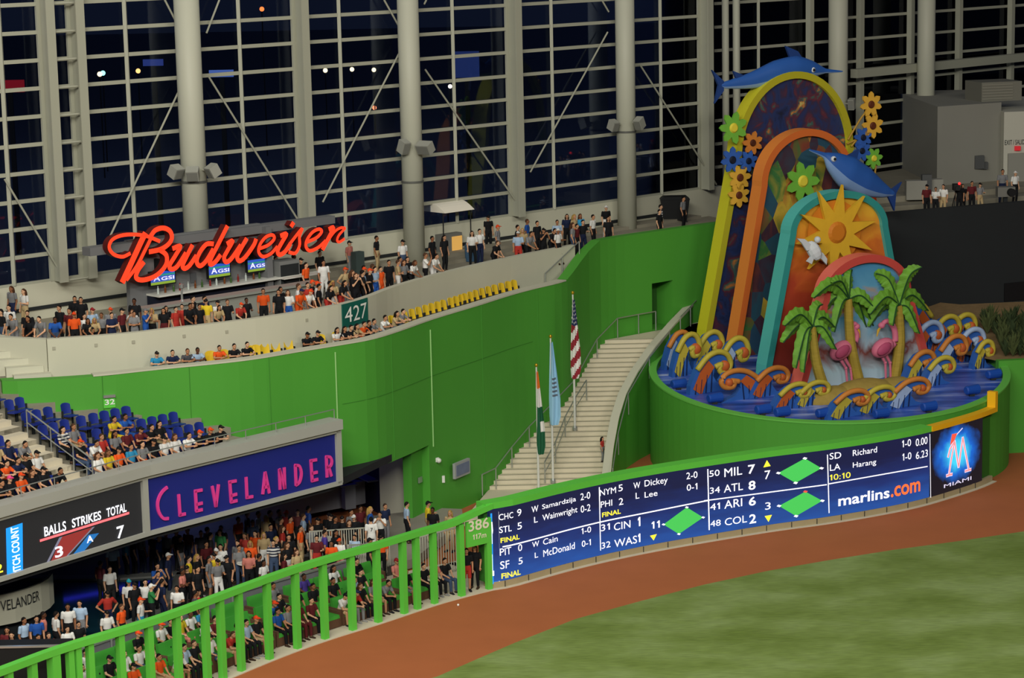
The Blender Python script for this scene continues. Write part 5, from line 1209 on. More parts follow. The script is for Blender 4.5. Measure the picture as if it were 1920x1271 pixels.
# fish
M_F1, M_F2, M_F3 = mat('fish_blue', '2c5aa6', .4, .1, 1), mat('fish_pale_belly', '7f9fcf', .4), mat('fish_navy_fin', '1e3c78', .5)
def fish(pts, radii, d, ar, tail, fins, eye):
    P = [on(ar, x, y, d) for x, y in pts]; o = P[len(P) // 2]; t = empty('leaping_fish'); t.parent = sculpt; t.location = o - sculpt.location
    C_ = catmull([tuple(p) for p in P], 5); rr = []
    for i in range(len(C_)):
        f = i / 5; k = min(int(f), len(radii) - 2); rr.append(radii[k] + (radii[k + 1] - radii[k]) * (f - k))
    b = MB(); n = 14; V = []
    for i, p in enumerate(C_):
        dr = (C_[min(i + 1, len(C_) - 1)] - C_[max(i - 1, 0)]).normalized(); y = NX.cross(dr).normalized()
        if y.z < 0: y = -y
        V += [p - o + NX * (rr[i] * .62 * cos(2 * pi * k / n)) + y * (rr[i] * sin(2 * pi * k / n)) for k in range(n)]
    up = [(i * n + k, i * n + (k + 1) % n, (i + 1) * n + (k + 1) % n, (i + 1) * n + k) for i in range(len(C_) - 1) for k in range(n)]
    b.add(V, [f for f in up if (f[0] % n) < 8 or (f[0] % n) > 12], M_F1); b.add(V, [f for f in up if 8 <= (f[0] % n) <= 12], M_F2)
    b.add(V, [tuple(range(n)), tuple(range(len(V) - n, len(V)))], M_F1); b.build('body', M_F1, t, smooth=True)
    def fin(nm_, pp, th=.07):
        q = [on(ar, x, y, d) - o for x, y in pp]; b = MB(); b.hexa([p - NX * th for p in q], [p + NX * th for p in q]); b.build(nm_, M_F3, t)
    fin('tail_fin', tail)
    for f in fins: fin('fin', f)
    b = MB(); e = on(ar, eye[0], eye[1], d + radii[2] * .5) - o; b.ball(e, .14, mat('fish_eye_white', 'd8dce0', .3)); b.ball(e + NX * .09, .08, M_BLACK); b.build('eye', None, t)
fish([(1580, 134), (1548, 133), (1522, 130), (1492, 128), (1455, 136), (1412, 150), (1370, 158), (1352, 160)], [.03, .12, .42, .62, .6, .42, .22, .12], -.45, 'yellow', [(1356, 152), (1334, 131), (1346, 160), (1339, 194), (1356, 170)],
     [[(1508, 116), (1495, 96), (1472, 86), (1480, 108), (1484, 120)], [(1402, 144), (1374, 133), (1380, 150)], [(1530, 138), (1535, 147), (1518, 143)]], (1524, 131))
fish([(1517, 281), (1545, 291), (1562, 303), (1588, 322), (1620, 341), (1650, 355), (1668, 361), (1676, 363)], [.03, .14, .5, .82, .74, .42, .2, .12], 1.1, 'orange', [(1668, 357), (1690, 341), (1679, 362), (1676, 395), (1664, 368)],
     [[(1580, 296), (1610, 280), (1606, 296), (1600, 310)], [(1600, 345), (1590, 358), (1582, 340)], [(1640, 345), (1650, 338), (1652, 350)]], (1563, 298))
# white bird
b = MB(); o = on('teal', 1526, 470, .9)
b.ball(o, (.32, .2, .5), R=Matrix.Rotation(-.5, 3, 'Y')); b.ball(o + UX * .2 + UP * .5, .16)
def tri(*pp):
    q = [on('teal', x, y, .9) for x, y in pp]; b.hexa([p - NX * .05 for p in q], [p + NX * .05 for p in q])
tri((1523, 466), (1512, 470), (1503, 456), (1494, 447), (1508, 448), (1520, 458)); tri((1530, 468), (1542, 474), (1550, 485), (1549, 496), (1540, 486), (1528, 480)); tri((1522, 478), (1526, 482), (1521, 495), (1512, 490))
ch(b.build('seabird', mat('bird_white', 'c6cdd2', .6)))
# palms
M_TR, M_FR = mat('palm_trunk', 'a08a34', .7, .3, 5, stretch=(.3, .3, 2)), mat('palm_frond_green', '659a30', .6, .45, 2.5); M_RB = mat('palm_rib_dark', '1f4a22', .7)
def palm(base, crown, r, fr, d):
    A = wp(*base); A0 = A; Dn = (A - AR['pink'][0]).dot(NX); Bt = at_plane(crown[0], crown[1], A, NX); t = empty('palm_tree'); t.parent = sculpt; t.location = A - sculpt.location
    Mi = A.lerp(Bt, .5) + UX * (.18 * d)
    b = MB(); pts = catmull([tuple(A - A), tuple(Mi - A), tuple(Bt - A)], 6); b.tube(pts, [r * (1.15 - .35 * i / (len(pts) - 1)) for i in range(len(pts))], 10); b.build('trunk', M_TR, t)
    for k, (ex, ey, w) in enumerate(fr):
        E = at_plane(ex, ey, A + NX * (.5 * (-1) ** k), NX); Cc = Bt - A; E = E - A; up = max(.35, (E - Cc).length * .28)
        md = Cc.lerp(E, .45) + Vector((0, 0, up)); sp_ = catmull([tuple(Cc), tuple(md), tuple(E)], 8); b = MB(); n = len(sp_)
        rows = []
        for i, p in enumerate(sp_):
            dr = (sp_[min(i + 1, n - 1)] - sp_[max(i - 1, 0)]).normalized(); y = NX.cross(dr).normalized(); f = i / (n - 1); ww = w * (sin(pi * min(1, f * .8 + .16)) ** .7) * (1 - .9 * max(0, f - .75) * 4 * .25)
            if i == n - 1: ww = .03
            jag = 1.0 if i % 2 else .78
            rows.append((p + y * ww * jag - NX * .06, p + NX * .10, p - y * ww * jag - NX * .06))
        V = [q for r_ in rows for q in r_]; b.add(V, [(3 * i + k_, 3 * i + k_ + 1, 3 * i + 4 + k_, 3 * i + 3 + k_) for i in range(n - 1) for k_ in (0, 1)])
        V2 = [q - NX * .07 for q in V]; b.add(V2, [(3 * i + k_, 3 * i + 3 + k_, 3 * i + 4 + k_, 3 * i + 1 + k_) for i in range(n - 1) for k_ in (0, 1)])
        f_ = b.build('frond', M_FR, t); b = MB(); b.tube([r_[1] + NX * .01 for r_ in rows], .035, 5); b.build('rib', M_RB, f_)
palm((1552, 748), (1522, 612), .24, [(1470, 610, .36), (1466, 642, .34), (1505, 698, .32), (1530, 695, .32), (1490, 690, .3), (1562, 612, .34), (1566, 655, .3), (1540, 570, .3)], -1)
palm((1612, 722), (1590, 560), .24, [(1524, 558, .36), (1530, 600, .34), (1562, 622, .3), (1595, 505, .3), (1640, 580, .36), (1635, 610, .32), (1560, 530, .32), (1622, 612, .28)], -1)
palm((1678, 712), (1684, 572), .26, [(1630, 588, .36), (1628, 612, .3), (1726, 500, .36), (1738, 582, .36), (1722, 625, .34), (1640, 512, .4), (1672, 610, .3), (1702, 600, .28)], 1)
# pink wading birds
M_PKB, M_PKD, M_BEAK = mat('wader_pink', 'cf6f8a', .6, .08, 3), mat('wader_dark_pink', 'b04a6c', .6), mat('wader_beak', 'd0a83c', .5)
def wader(o_px, flip, leg_px, neck_px, name='wading_bird'):
    A = wp(*leg_px[-1]) + NX * .2; pl_ = lambda x, y, d=0: at_plane(x, y, A + NX * d, NX) - A
    t = empty(name); t.parent = sculpt; t.location = A - sculpt.location
    b = MB(); c = pl_(*o_px); R = Matrix((UX, NX * -1, UP)).transposed() @ Matrix.Rotation(-.45 * flip, 3, 'Y'); b.ball(c, (.62, .38, .42), R=R, nu=14, nv=10)
    nk = catmull([tuple(pl_(*p)) for p in neck_px], 6); b.tube(nk, [.17 - .06 * i / (len(nk) - 1) for i in range(len(nk))], 8); b.ball(nk[-1], (.17, .14, .15)); b.build('body', M_PKB, t, smooth=True)
    b = MB(); hd = nk[-1]; dr = (nk[-1] - nk[-3]).normalized(); b.tube([hd, hd + dr * .25 - UP * .05, hd + dr * .36 - UP * .26], [.09, .07, .02], 6); b.build('beak', M_BEAK, t)
    b = MB(); b.ball(c + NX * .3 - UX * (.12 * flip), (.44, .12, .26), R=R); b.build('wing', M_PKD, t, smooth=True)
    for dx, k in ((-4, 0), (5, 1)):
        b = MB(); pts = [pl_(o_px[0] + dx, o_px[1] + 12), pl_(leg_px[0][0] + dx, leg_px[0][1]), pl_(leg_px[-1][0] + dx, leg_px[-1][1])]
        b.tube(pts, [.09, .06, .05], 7); b.ball(pts[1], .08); b.tube([pts[2], pts[2] + NX * .3 - UP * .03], [.06, .09], 6); b.build('leg', M_PKB, t)
wader((1577, 657), 1, [(1590, 690), (1593, 722)], [(1588, 650), (1600, 645), (1606, 628), (1597, 612), (1602, 607), (1606, 612)])
wader((1655, 652), 1, [(1664, 680), (1665, 712)], [(1668, 650), (1678, 640), (1677, 618), (1668, 604), (1660, 603), (1653, 610)])
# sand mound
b = MB(); c = wp(1612, 738)
for dx, s in ((-1.3, .8), (.2, 1.0), (1.7, .85), (2.6, .5)):
    b.ball(c + UX * dx * 1.15 - UP * .1, (1.9 * s, 1.0 * s, .78 * s), nu=16, nv=10, R=Matrix.Rotation(PH, 3, 'Z'))
ch(b.build('sand_mound', mat('sand_ochre', '9a8440', .9, .2, 4), smooth=True))
# waves: plain curling crests
M_WV, M_WC, M_WO = mat('wave_blue', '2f5fae', .5, .25, 1.2), mat('wave_yellow_crest', 'b8a83c', .5, .2, 2), mat('wave_orange_eye', 'b85a28', .5, .15, 2); M_WD = mat('wave_navy_edge', '15244c', .6)
WC_ = [M_WC, M_WC, mat('wave_orange_crest', 'c07a34', .5, .2, 2), mat('wave_pale_crest', '9fb4d4', .5, .2, 2)]
def wave(px, py, w, h, flip=1, d=0.0, k=0):
    w *= 1.15; h *= 1.15; k = int(px + py)
    A = wp(px, py) + NX * d; A.z = wat_z(A.y); t = empty('wave'); t.parent = sculpt; t.location = A - sculpt.location
    base = [(-.5, -.25), (-.46, .2), (-.3, .6), (-.05, .9), (.2, 1.0), (.42, .92), (.52, .7), (.46, .5), (.3, .46), (.24, .58), (.3, .68), (.14, .62), (.1, .4), (.22, .15), (.5, -.02), (.5, -.25)]
    q = [UX * (x * w * flip) + UP * (y * h) for x, y in base]; b = MB(); b.hexa([p - NX * .35 for p in q], q, M_WV); b.build('swell', M_WV, t)
    cr = catmull([tuple(UX * (x * w * flip) + UP * (y * h) + NX * .03) for x, y in base[2:12]], 4); b = MB(); b.tube(cr, .10 + .02 * h, 7); b.build('crest', WC_[k % 4], t, smooth=True)
    q2 = [UX * (x * w * flip) + UP * (y * h) + NX * .04 for x, y in ((-.40, .12), (-.22, .55), (-.02, .8), (.12, .62), (-.08, .3), (-.2, -.05))]; b = MB(); b.hexa([p - NX * .03 for p in q2], q2); b.build('painted_band', (M_WC, M_WO, WC_[3])[k % 3], t)
    b = MB(); b.ball(UX * (.36 * w * flip) + UP * (.62 * h) + NX * .03, (.15 * h, .15, .15 * h)); b.build('foam_eye', M_WO, t, smooth=True)
    b = MB()
    for j in range(4):
        x = -.36 + .13 * j; b.tube([UX * ((x) * w * flip) + UP * (-.1 * h) + NX * .02, UX * ((x + .04) * w * flip) + UP * ((.25 + .1 * j) * h) + NX * .02], .03, 5)
    b.build('stripe', M_WD, t)
for a in ((1268, 690, 1.2, 1.5, 1), (1285, 704, 1.3, 1.7, 1), (1326, 690, 1.4, 1.5, 1), (1330, 735, 1.9, 1.6, 1), (1372, 712, 1.5, 1.7, 1), (1398, 748, 2.2, 1.2, -1), (1440, 742, 1.8, 1.1, 1), (1482, 766, 1.7, .95, 1), (1520, 760, 1.6, .9, 1), (1588, 782, 1.9, 1.0, 1), (1640, 772, 1.8, .95, 1), (1700, 762, 2.0, 1.05, 1),
          (1722, 720, 1.5, 1.3, 1), (1758, 722, 1.5, 1.1, 1), (1780, 694, 1.6, 1.4, 1), (1735, 672, 1.6, 1.5, 1), (1768, 660, 1.6, 1.5, 1), (1815, 676, 1.5, 1.3, 1), (1842, 690, 1.0, 1.1, 1), (1800, 652, 1.5, 1.4, 1), (1728, 640, 1.7, 1.7, -1)): wave(*a)
# blue lamp cans on the water sheet
for i, (x, y) in enumerate(((1272, 730), (1340, 757), (1430, 778), (1466, 783), (1544, 785), (1651, 786), (1741, 773), (1822, 742), (1862, 712))):
    p = wp(x, y); dr = (Vector((BC.x, BC.y, p.z)) - p).normalized() if i not in (99,) else UX; t = empty('can_lamp', p); b = MB(); c = Vector((0, 0, .28)); b.tube([c - UX * .35, c - UX * .3, c + UX * .34, c + UX * .36], [.15, .2, .23, .2], 14); 
    m = mat('lamp_can_blue', '1e4aa2', .35); b.build('housing', m, t); b = MB(); b.box((0, 0, .05), (.24, .2, .24)); b.build('foot', M_DARK, t)
    tag(t, 'blue can lamp on the fountain water, %s from the left' % ORD[i], 'lamp', 'can lamps around the fountain')
# ================================================================== PEOPLE
objcol('skin', .6); objcol('cloth', .85); objcol('hair', .7); M_EYE = mat('eye_dark', '241a16', .4); M_LIP = mat('lip_brown', '8a4a42', .5)
def fuse(mb, voxel, name, m, smooth=2):
    """one continuous skin over the lofted limbs"""
    o = mb.build('tmp', m); md = o.modifiers.new('r', 'REMESH'); md.mode = 'VOXEL'; md.voxel_size = voxel; md.use_smooth_shade = True
    sm = o.modifiers.new('s', 'SMOOTH'); sm.iterations = smooth; sm.factor = .5
    dg = bpy.context.evaluated_depsgraph_get(); me = bpy.data.meshes.new_from_object(o.evaluated_get(dg)); me.name = name
    old = o.data; bpy.data.objects.remove(o); bpy.data.meshes.remove(old)
    if not me.materials: me.materials.append(m)
    return me
def loft(mb, rings, n=16):
    """rings: centre, half width (X), half depth (Y-ish), up direction"""
    V = []
    for c, rx, ry, up in rings:
        c = Vector(c); up = Vector(up).normalized(); x = Vector((1, 0, 0)); x = (x - up * x.dot(up)).normalized(); y = up.cross(x)
        V += [c + x * (rx * cos(2 * pi * k / n)) + y * (ry * sin(2 * pi * k / n)) for k in range(n)]
    F = [(i * n + k, i * n + (k + 1) % n, (i + 1) * n + (k + 1) % n, (i + 1) * n + k) for i in range(len(rings) - 1) for k in range(n)]
    F += [tuple(range(n - 1, -1, -1)), tuple(range((len(rings) - 1) * n, len(rings) * n))]; mb.add(V, F)
def limb(mb, a, b, r0, r1, n=10):
    a, b = Vector(a), Vector(b); mb.tube([a, a.lerp(b, .35), b], [r0, (r0 * .62 + r1 * .38) * 1.05, r1], n); mb.ball(a, r0, nu=n, nv=6); mb.ball(b, r1, nu=n, nv=6)
def hand(mb, wr, d, side, curl=.35):
    """palm, four unequal fingers and a thumb off the palm's side"""
    wr = Vector(wr); d = Vector(d).normalized(); ref = Vector((0, 0, 1)) if abs(d.z) < .8 else Vector((0, -1, 0))
    x = d.cross(ref).normalized() * side; y = x.cross(d).normalized() * side
    mb.tube([wr - d * .02, wr + d * .04, wr + d * .085], [.026, .036, .034], 8)
    for i, L_ in enumerate((.068, .078, .072, .056)):
        b0 = wr + d * .08 + x * (-.027 + .018 * i); k = b0 + d * (L_ * .5) - y * (.01); t = k + d * (L_ * .5 * (1 - curl)) - y * (L_ * curl * .7); mb.tube([b0, k, t], [.0095, .009, .0075], 6)
    b0 = wr + d * .03 - x * .03; k = b0 + d * .03 - x * .03; t = k + d * .03 - x * .008 - y * .01; mb.tube([b0, k, t], [.012, .011, .009], 6)
def make_pose(kind):
    sit = kind in '123'
    P = dict(pel=(0, .02, .95), che=(0, .01, 1.30), nek=(0, .015, 1.47), hed=(0, -.01, 1.635))
    leg = [((.09 * s, .01, .91), (.105 * s, -.02, .49), (.105 * s, .03, .085), (.125 * s, -.14, .03)) for s in (-1, 1)]
    sh = [(-.185, .015, 1.41), (.185, .015, 1.41)]
    arm = [((-.235, .04, 1.12), (-.225, -.05, .87), (0, -.15, -1)), ((.235, .04, 1.12), (.225, -.05, .87), (0, -.15, -1))]
    if kind == 'C': arm = [((-.24, -.03, 1.14), (.02, -.21, 1.17), (1, -.1, .15)), ((.24, -.03, 1.14), (-.02, -.19, 1.13), (-1, -.1, .1))]
    if kind == 'H': arm = [((-.40, .10, 1.17), (-.20, -.02, .99), (.8, -.4, -.35)), ((.40, .10, 1.17), (.20, -.02, .99), (-.8, -.4, -.35))]
    if kind == 'F': arm = [((-.25, -.16, 1.22), (-.09, -.26, 1.46), (.5, -.2, .8)), ((.25, -.16, 1.22), (.09, -.26, 1.46), (-.5, -.2, .8))]
    if kind == 'D': arm[1] = ((.25, -.03, 1.13), (.14, -.27, 1.19), (-.4, -.9, .2)); leg[1] = ((.09, .01, .91), (.13, -.06, .5), (.14, .0, .085), (.17, -.17, .03))
    if kind == 'S': leg[0] = ((-.09, .01, .91), (-.12, -.05, .5), (-.14, .0, .085), (-.19, -.16, .03))
    if kind == 'A':
        P = dict(pel=(0, .06, .93), che=(0, -.08, 1.24), nek=(0, -.15, 1.39), hed=(0, -.21, 1.53)); sh = [(-.18, -.10, 1.33), (.18, -.10, 1.33)]
        arm = [((-.24, -.20, 1.06), (-.10, -.42, .91), (.5, -.8, -.3)), ((.24, -.20, 1.06), (.10, -.42, .91), (-.4, -.8, -.35))]
    if sit:
        P = dict(pel=(0, .06, .54), che=(0, .10, .88), nek=(0, .09, 1.05), hed=(0, .06, 1.215)); sh = [(-.18, .09, .99), (.18, .09, .99)]
        leg = [((.09 * s, .02, .53), (.13 * s, -.40, .53), (.12 * s, -.42, .09), (.14 * s, -.58, .03)) for s in (-1, 1)]
        arm = [((-.24, .0, .76), (-.14, -.22, .66), (.3, -.9, -.2)), ((.24, .0, .76), (.12, -.22, .66), (-.3, -.9, -.2))]
        if kind == '2':
            P.update(che=(0, -.08, .84), nek=(0, -.16, .98), hed=(0, -.24, 1.11)); sh = [(-.18, -.11, .93), (.18, -.11, .93)]
            arm = [((-.20, -.30, .66), (-.06, -.50, .66), (.6, -.6, -.3)), ((.20, -.30, .66), (.06, -.50, .68), (-.6, -.6, -.2))]
        if kind == '3':
            P.update(che=(0, -.02, .88), nek=(0, -.07, 1.04), hed=(0, -.12, 1.195)); sh = [(-.18, -.04, .98), (.18, -.04, .98)]
            arm = [((-.27, -.22, .82), (-.03, -.42, .84), (1, -.2, 0)), ((.27, -.22, .82), (.05, -.45, .83), (-1, -.1, 0))]
    P = {k: Vector(v) for k, v in P.items()}; up1 = (P['che'] - P['pel']).normalized(); up2 = (P['nek'] - P['che']).normalized(); uph = (P['hed'] - P['nek']).normalized()
    lowr = Vector((0, 0, 1)) if sit else up1
    def torso(mb, g, lo=0, hi=99):
        rings = [(P['pel'] - lowr * .10, .13 + g, .10 + g, lowr), (P['pel'], .158 + g, .115 + g, lowr), (P['pel'] + up1 * .13, .142 + g, .105 + g, up1), (P['che'] - up1 * .08, .15 + g, .112 + g, up1), (P['che'] + up2 * .0, .165 + g, .118 + g, up2),
                 (P['che'] + up2 * .09, .165 + g, .10 + g, up2), (P['nek'] - up2 * .035, .12 + g, .075 + g, up2), (P['nek'] + up2 * .0, .065 + g, .06 + g, up2)]
        loft(mb, rings[lo:hi])
    b = MB(); torso(b, 0); b.tube([P['nek'] - up2 * .05, P['nek'] + uph * .1], [.062, .052], 10)
    h = P['hed']; b.ball(h, (.074, .094, .115), nu=16, nv=12); b.ball(h + Vector((0, -.03, -.055)), (.055, .065, .06), nu=12, nv=8)
    b.tube([h + Vector((0, -.088, .018)), h + Vector((0, -.112, -.022)), h + Vector((0, -.09, -.03))], [.009, .017, .012], 7)
    for s in (-1, 1): b.ball(h + Vector((.076 * s, .005, -.005)), (.012, .022, .032), nu=8, nv=6)
    for i in (0, 1):
        s = (-1, 1)[i]; el, wr, hd = arm[i]; limb(b, sh[i], el, .052, .042); limb(b, el, wr, .041, .028); hand(b, wr, hd, s)
        hp, kn, an, to = leg[i]; limb(b, hp, kn, .082, .054); limb(b, kn, an, .055, .038); b.tube([Vector(an) + Vector((0, .05, -.045)), Vector(an) + Vector((0, -.03, -.03)), to], [.036, .042, .03], 8)
    body = fuse(b, .0115, 'person_body', MATS['skin'], 1)
    bm = bmesh.new(); bm.from_mesh(body); body.materials.append(M_EYE); body.materials.append(M_LIP)
    def dot(c, r, mi):
        g = bmesh.ops.create_uvsphere(bm, u_segments=8, v_segments=6, radius=1, matrix=Matrix.Translation(c) @ Matrix.Diagonal((r[0], r[1], r[2], 1)))
        for v in g['verts']:
            for f in v.link_faces: f.material_index = mi; f.smooth = True
    for s in (-1, 1): dot(h + Vector((.03 * s, -.086, .012)), (.013, .008, .008), 1); dot(h + Vector((.03 * s, -.09, .032)), (.018, .006, .004), 1)
    dot(h + Vector((0, -.092, -.062)), (.024, .008, .007), 2); bm.to_mesh(body); bm.free()
    out = {'body': body}
    b = MB(); torso(b, .016, 0 if not sit else 1, 8)
    for i in (0, 1):
        el = Vector(arm[i][0]); a = Vector(sh[i]); b.ball(a, .072, nu=12, nv=8); b.tube([a, a.lerp(el, .35), a.lerp(el, .72)], [.07, .066, .062], 12)
    out['shirt'] = fuse(b, .017, 'shirt', MATS['cloth'], 2)
    for nm, f in (('trousers', 1.0), ('shorts', 0.0)):
        b = MB(); torso(b, .02, 0, 3)
        for i in (0, 1):
            hp, kn, an, to = [Vector(q) for q in leg[i]]
            b.ball(hp, .1, nu=12, nv=8); b.tube([hp, hp.lerp(kn, .5), kn if f else hp.lerp(kn, .9)], [.1, .085, .072 if f else .08], 12)
            if f: b.ball(kn, .072, nu=12, nv=8); b.tube([kn, kn.lerp(an, .5), kn.lerp(an, .97)], [.072, .064, .056], 12)
        out[nm] = fuse(b, .019, nm, MATS['cloth'], 2)
    b = MB()
    for i in (0, 1):
        an, to = Vector(leg[i][2]), Vector(leg[i][3]); b.tube([an + Vector((0, .055, -.04)), an + Vector((0, -.02, -.035)), to + Vector((0, -.03, .008))], [.045, .052, .038], 10); b.box((an + to) / 2 + Vector((0, 0, -.045 if not sit else -.045)), (.085, .25, .02))
    o = b.build('shoes', MATS['cloth']); out['shoes'] = o.data; bpy.data.objects.remove(o)
    def shell(extra):
        b = MB(); n, m_ = 16, 7; V = []; c = h + Vector((0, .012, .012))
        for j in range(m_ + 1):
            for i in range(n):
                a = 2 * pi * i / n; back = .5 + .5 * sin(a); t = (.92 + back * 1.28) * j / m_
                V.append(c + Vector((.084 * sin(t) * cos(a), .104 * sin(t) * sin(a), .116 * cos(t))))
        b.add(V, [(j * n + i, (j + 1) * n + i, (j + 1) * n + (i + 1) % n, j * n + (i + 1) % n) for j in range(m_) for i in range(n)]); b.add([V[m_ * n + i] for i in range(n)], [tuple(range(n))]); extra(b, c)
        o = b.build('hair', MATS['hair'], smooth=True); me = o.data; bpy.data.objects.remove(o); return me
    out['hair'] = shell(lambda b, c: None)
    def long_(b, c):
        b.tube([c + Vector((0, .05, .03)), c + Vector((0, .085, -.09)), c + Vector((0, .10, -.22)), c + Vector((0, .10, -.33))], [.075, .085, .08, .035], 12)
        for s in (-1, 1): b.tube([c + Vector((.06 * s, .03, .03)), c + Vector((.082 * s, .03, -.09)), c + Vector((.085 * s, .03, -.24))], [.035, .036, .016], 8)
    out['long'] = shell(long_)
    def brim(b, c):
        V = []
        for r, z in ((.085, .062), (.175, .035)):
            for i in range(9): a = pi + pi * (i / 8) * .8 + pi * .1; V.append(c + Vector((.09 * cos(a) * (1 if r < .1 else 1.0), r * sin(a) - (.0 if r < .1 else .03), z)))
        b.add(V, [(i, i + 1, 10 + i, 9 + i) for i in range(8)]); W_ = [q + Vector((0, 0, -.01)) for q in V]; b.add(W_, [(i + 1, i, 9 + i, 10 + i) for i in range(8)]); b.ball(c + Vector((0, 0, .117)), .012)
    me = shell(brim); me.name = 'cap'; out['cap'] = me
    return out, max((v.co.z for v in out['hair'].vertices))
POSES = {}
def pose(k):
    if k not in POSES: POSES[k] = make_pose(k)
    return POSES[k]
CN_ = {'k': ('black', '17181b'), 'w': ('white', 'd6d6d2'), 'g': ('grey', '77787a'), 'o': ('orange', 'd8531e'), 'r': ('red', 'a8332b'), 'm': ('maroon', '5a2024'), 'n': ('navy', '1c2440'), 'b': ('blue', '24519e'), 's': ('sky-blue', '9db4cc'), 'y': ('yellow', 'd0b52c'), 'e': ('green', '2f7d44'),
       't': ('beige', 'b09a72'), 'p': ('salmon', 'c0766a'), 'v': ('purple', '4a3a8a'), 'j': ('denim', '3c4c66'), 'a': ('turquoise', '2f86b0'), 'z': ('striped', 'd8d8d8'), 'f': ('patterned', '3c3c42')}
HN = {'d': ('dark hair', '15110f', 'hair'), 'b': ('brown hair', '4a3222', 'hair'), 'x': ('cropped hair', '3a2a22', 'hair'), 'L': ('long dark hair', '17110f', 'long'), 'R': ('long brown hair', '4a2f1e', 'long'), 'B': ('long blond hair', 'a58546', 'long'),
      'O': ('orange cap', 'e0481c', 'cap'), 'K': ('black cap', '121316', 'cap'), 'W': ('white cap', 'd8d8d4', 'cap'), 'N': ('navy cap', '1c2a50', 'cap'), 'T': ('teal cap', '1f8f9c', 'cap'), 'P': ('pink cap', 'd8407c', 'cap'), 'G': ('grey cap', '6a6a6c', 'cap'), 'D': ('red cap', '8a1f26', 'cap')}
SKINS = ['b98a6a', 'a97858', 'c69a7a', '8a5c40', '5c3a28', 'b58463']
PW = {'S': 'standing', 'C': 'arms crossed', 'A': 'leaning', 'H': 'arms akimbo', 'F': 'hands raised', 'D': 'forearm raised', '1': 'seated', '2': 'bent forward', '3': 'arms folded'}
M_STRIPE = bpy.data.materials.new('striped_cloth'); M_STRIPE.use_nodes = True; nt = M_STRIPE.node_tree; bs = nt.nodes['Principled BSDF']; tc = nt.nodes.new('ShaderNodeTexCoord'); sp = nt.nodes.new('ShaderNodeSeparateXYZ'); ma = nt.nodes.new('ShaderNodeMath'); ma.operation = 'MULTIPLY'; ma.inputs[1].default_value = 8.5
fr = nt.nodes.new('ShaderNodeMath'); fr.operation = 'FRACT'; gt = nt.nodes.new('ShaderNodeMath'); gt.operation = 'GREATER_THAN'; gt.inputs[1].default_value = .5; mx = nt.nodes.new('ShaderNodeMix'); mx.data_type = 'RGBA'; mx.inputs[6].default_value = lin('20263a') + (1,); mx.inputs[7].default_value = lin('d0d0cc') + (1,)
nt.links.new(tc.outputs['Object'], sp.inputs[0]); nt.links.new(sp.outputs['Z'], ma.inputs[0]); nt.links.new(ma.outputs[0], fr.inputs[0]); nt.links.new(fr.outputs[0], gt.inputs[0]); nt.links.new(gt.outputs[0], mx.inputs[0]); nt.links.new(mx.outputs[2], bs.inputs['Base Color']); bs.inputs['Roughness'].default_value = .85
M_FLOR = mat('floral_cloth', '45454a', .85, .9, 14)
_sp = {}
def mesh_for(k, part, shirt):
    me = pose(k)[0][part]
    if part == 'shirt' and shirt in 'zf':
        if (k, shirt) not in _sp: m2 = me.copy(); m2.materials.clear(); m2.materials.append(M_STRIPE if shirt == 'z' else M_FLOR); _sp[(k, shirt)] = m2
        return _sp[(k, shirt)]
    return me
PEOPLE = []
def person(loc, rz, code, scale=1.0, i=0):
    shirt, bot, head, k = code[0], code[1], code[2], code[3]
    ms, _ = pose(k); rnd = random.Random(int(loc[0] * 997 + loc[1] * 131) + i)
    def jit(hexc, a=.12):
        c = lin(hexc); f = 1 + rnd.uniform(-a, a); return (c[0] * f, c[1] * f, c[2] * f, 1)
    o = bpy.data.objects.new('person', ms['body']); COL.objects.link(o); o.location = loc; o.rotation_euler = (0, 0, rz); o.scale = (scale,) * 3
    dark = head == 'x' and rnd.random() < .6; o.color = jit(SKINS[4 if dark else rnd.choice((0, 0, 1, 2, 2, 3, 5))], .1)
    def kid(name, part, col):
        c = bpy.data.objects.new(name, mesh_for(k, part, shirt)); COL.objects.link(c); c.parent = o; c.color = col; return c
    kid('shirt', 'shirt', jit(CN_[shirt][1]))
    sh_ = len(code) > 4 or rnd.random() < .35 and k in '12S' and bot not in 'kn' or bot == 't' and k in '12'
    kid('shorts' if sh_ else 'trousers', 'shorts' if sh_ else 'trousers', jit(CN_[bot][1]))
    kid('shoes', 'shoes', jit(rnd.choice(('202024', '8a8a88', '3a2c22'))))
    hn = HN[head]
    if hn[2] == 'cap': kid('cap', 'cap', jit(hn[1]))
    elif not (head == 'x' and dark): kid('hair', hn[2], jit(hn[1]))
    else: kid('hair', 'hair', jit('1a1412'))
    PEOPLE.append((o, code)); return o
def parse(txt, ox, oy, sc):
    R = []
    for t in txt.split():
        x, y, c = t.split(','); R.append((ox + float(x) / sc, oy + float(y) / sc, c))
    return R
def spread_out(Q, dmin, lim=None, it=25):
    for _ in range(it):
        for i in range(len(Q)):
            for j in range(i + 1, len(Q)):
                d = Q[j] - Q[i]; l = d.length
                if l < dmin: 
                    if l < 1e-4: d = Vector((.01, .02)); l = d.length
                    m = d * ((dmin - l) / l * .5); Q[i] -= m; Q[j] += m
        if lim:
            for i in range(len(Q)): Q[i] = lim(i, Q[i])
    return Q
def label_zone(items, phrase, group):
    """items (object, code, px): the look first, a count among the same look when needed"""
    seen = {}
    for o, c, px in items:
        key = (c[0], c[2], c[3]); seen.setdefault(key, []).append((px, o))
    for (s_, h_, k_), L_ in seen.items():
        L_.sort(key=lambda q: q[0]); base = 'person in %s top, %s, %s %s' % (CN_[s_][0], HN[h_][0], PW[k_], phrase)
        for n, (px, o) in enumerate(L_):
            lab = base if len(L_) == 1 else base + (', %s such from left' % ORD[n])
            tag(o, lab, 'person', group)
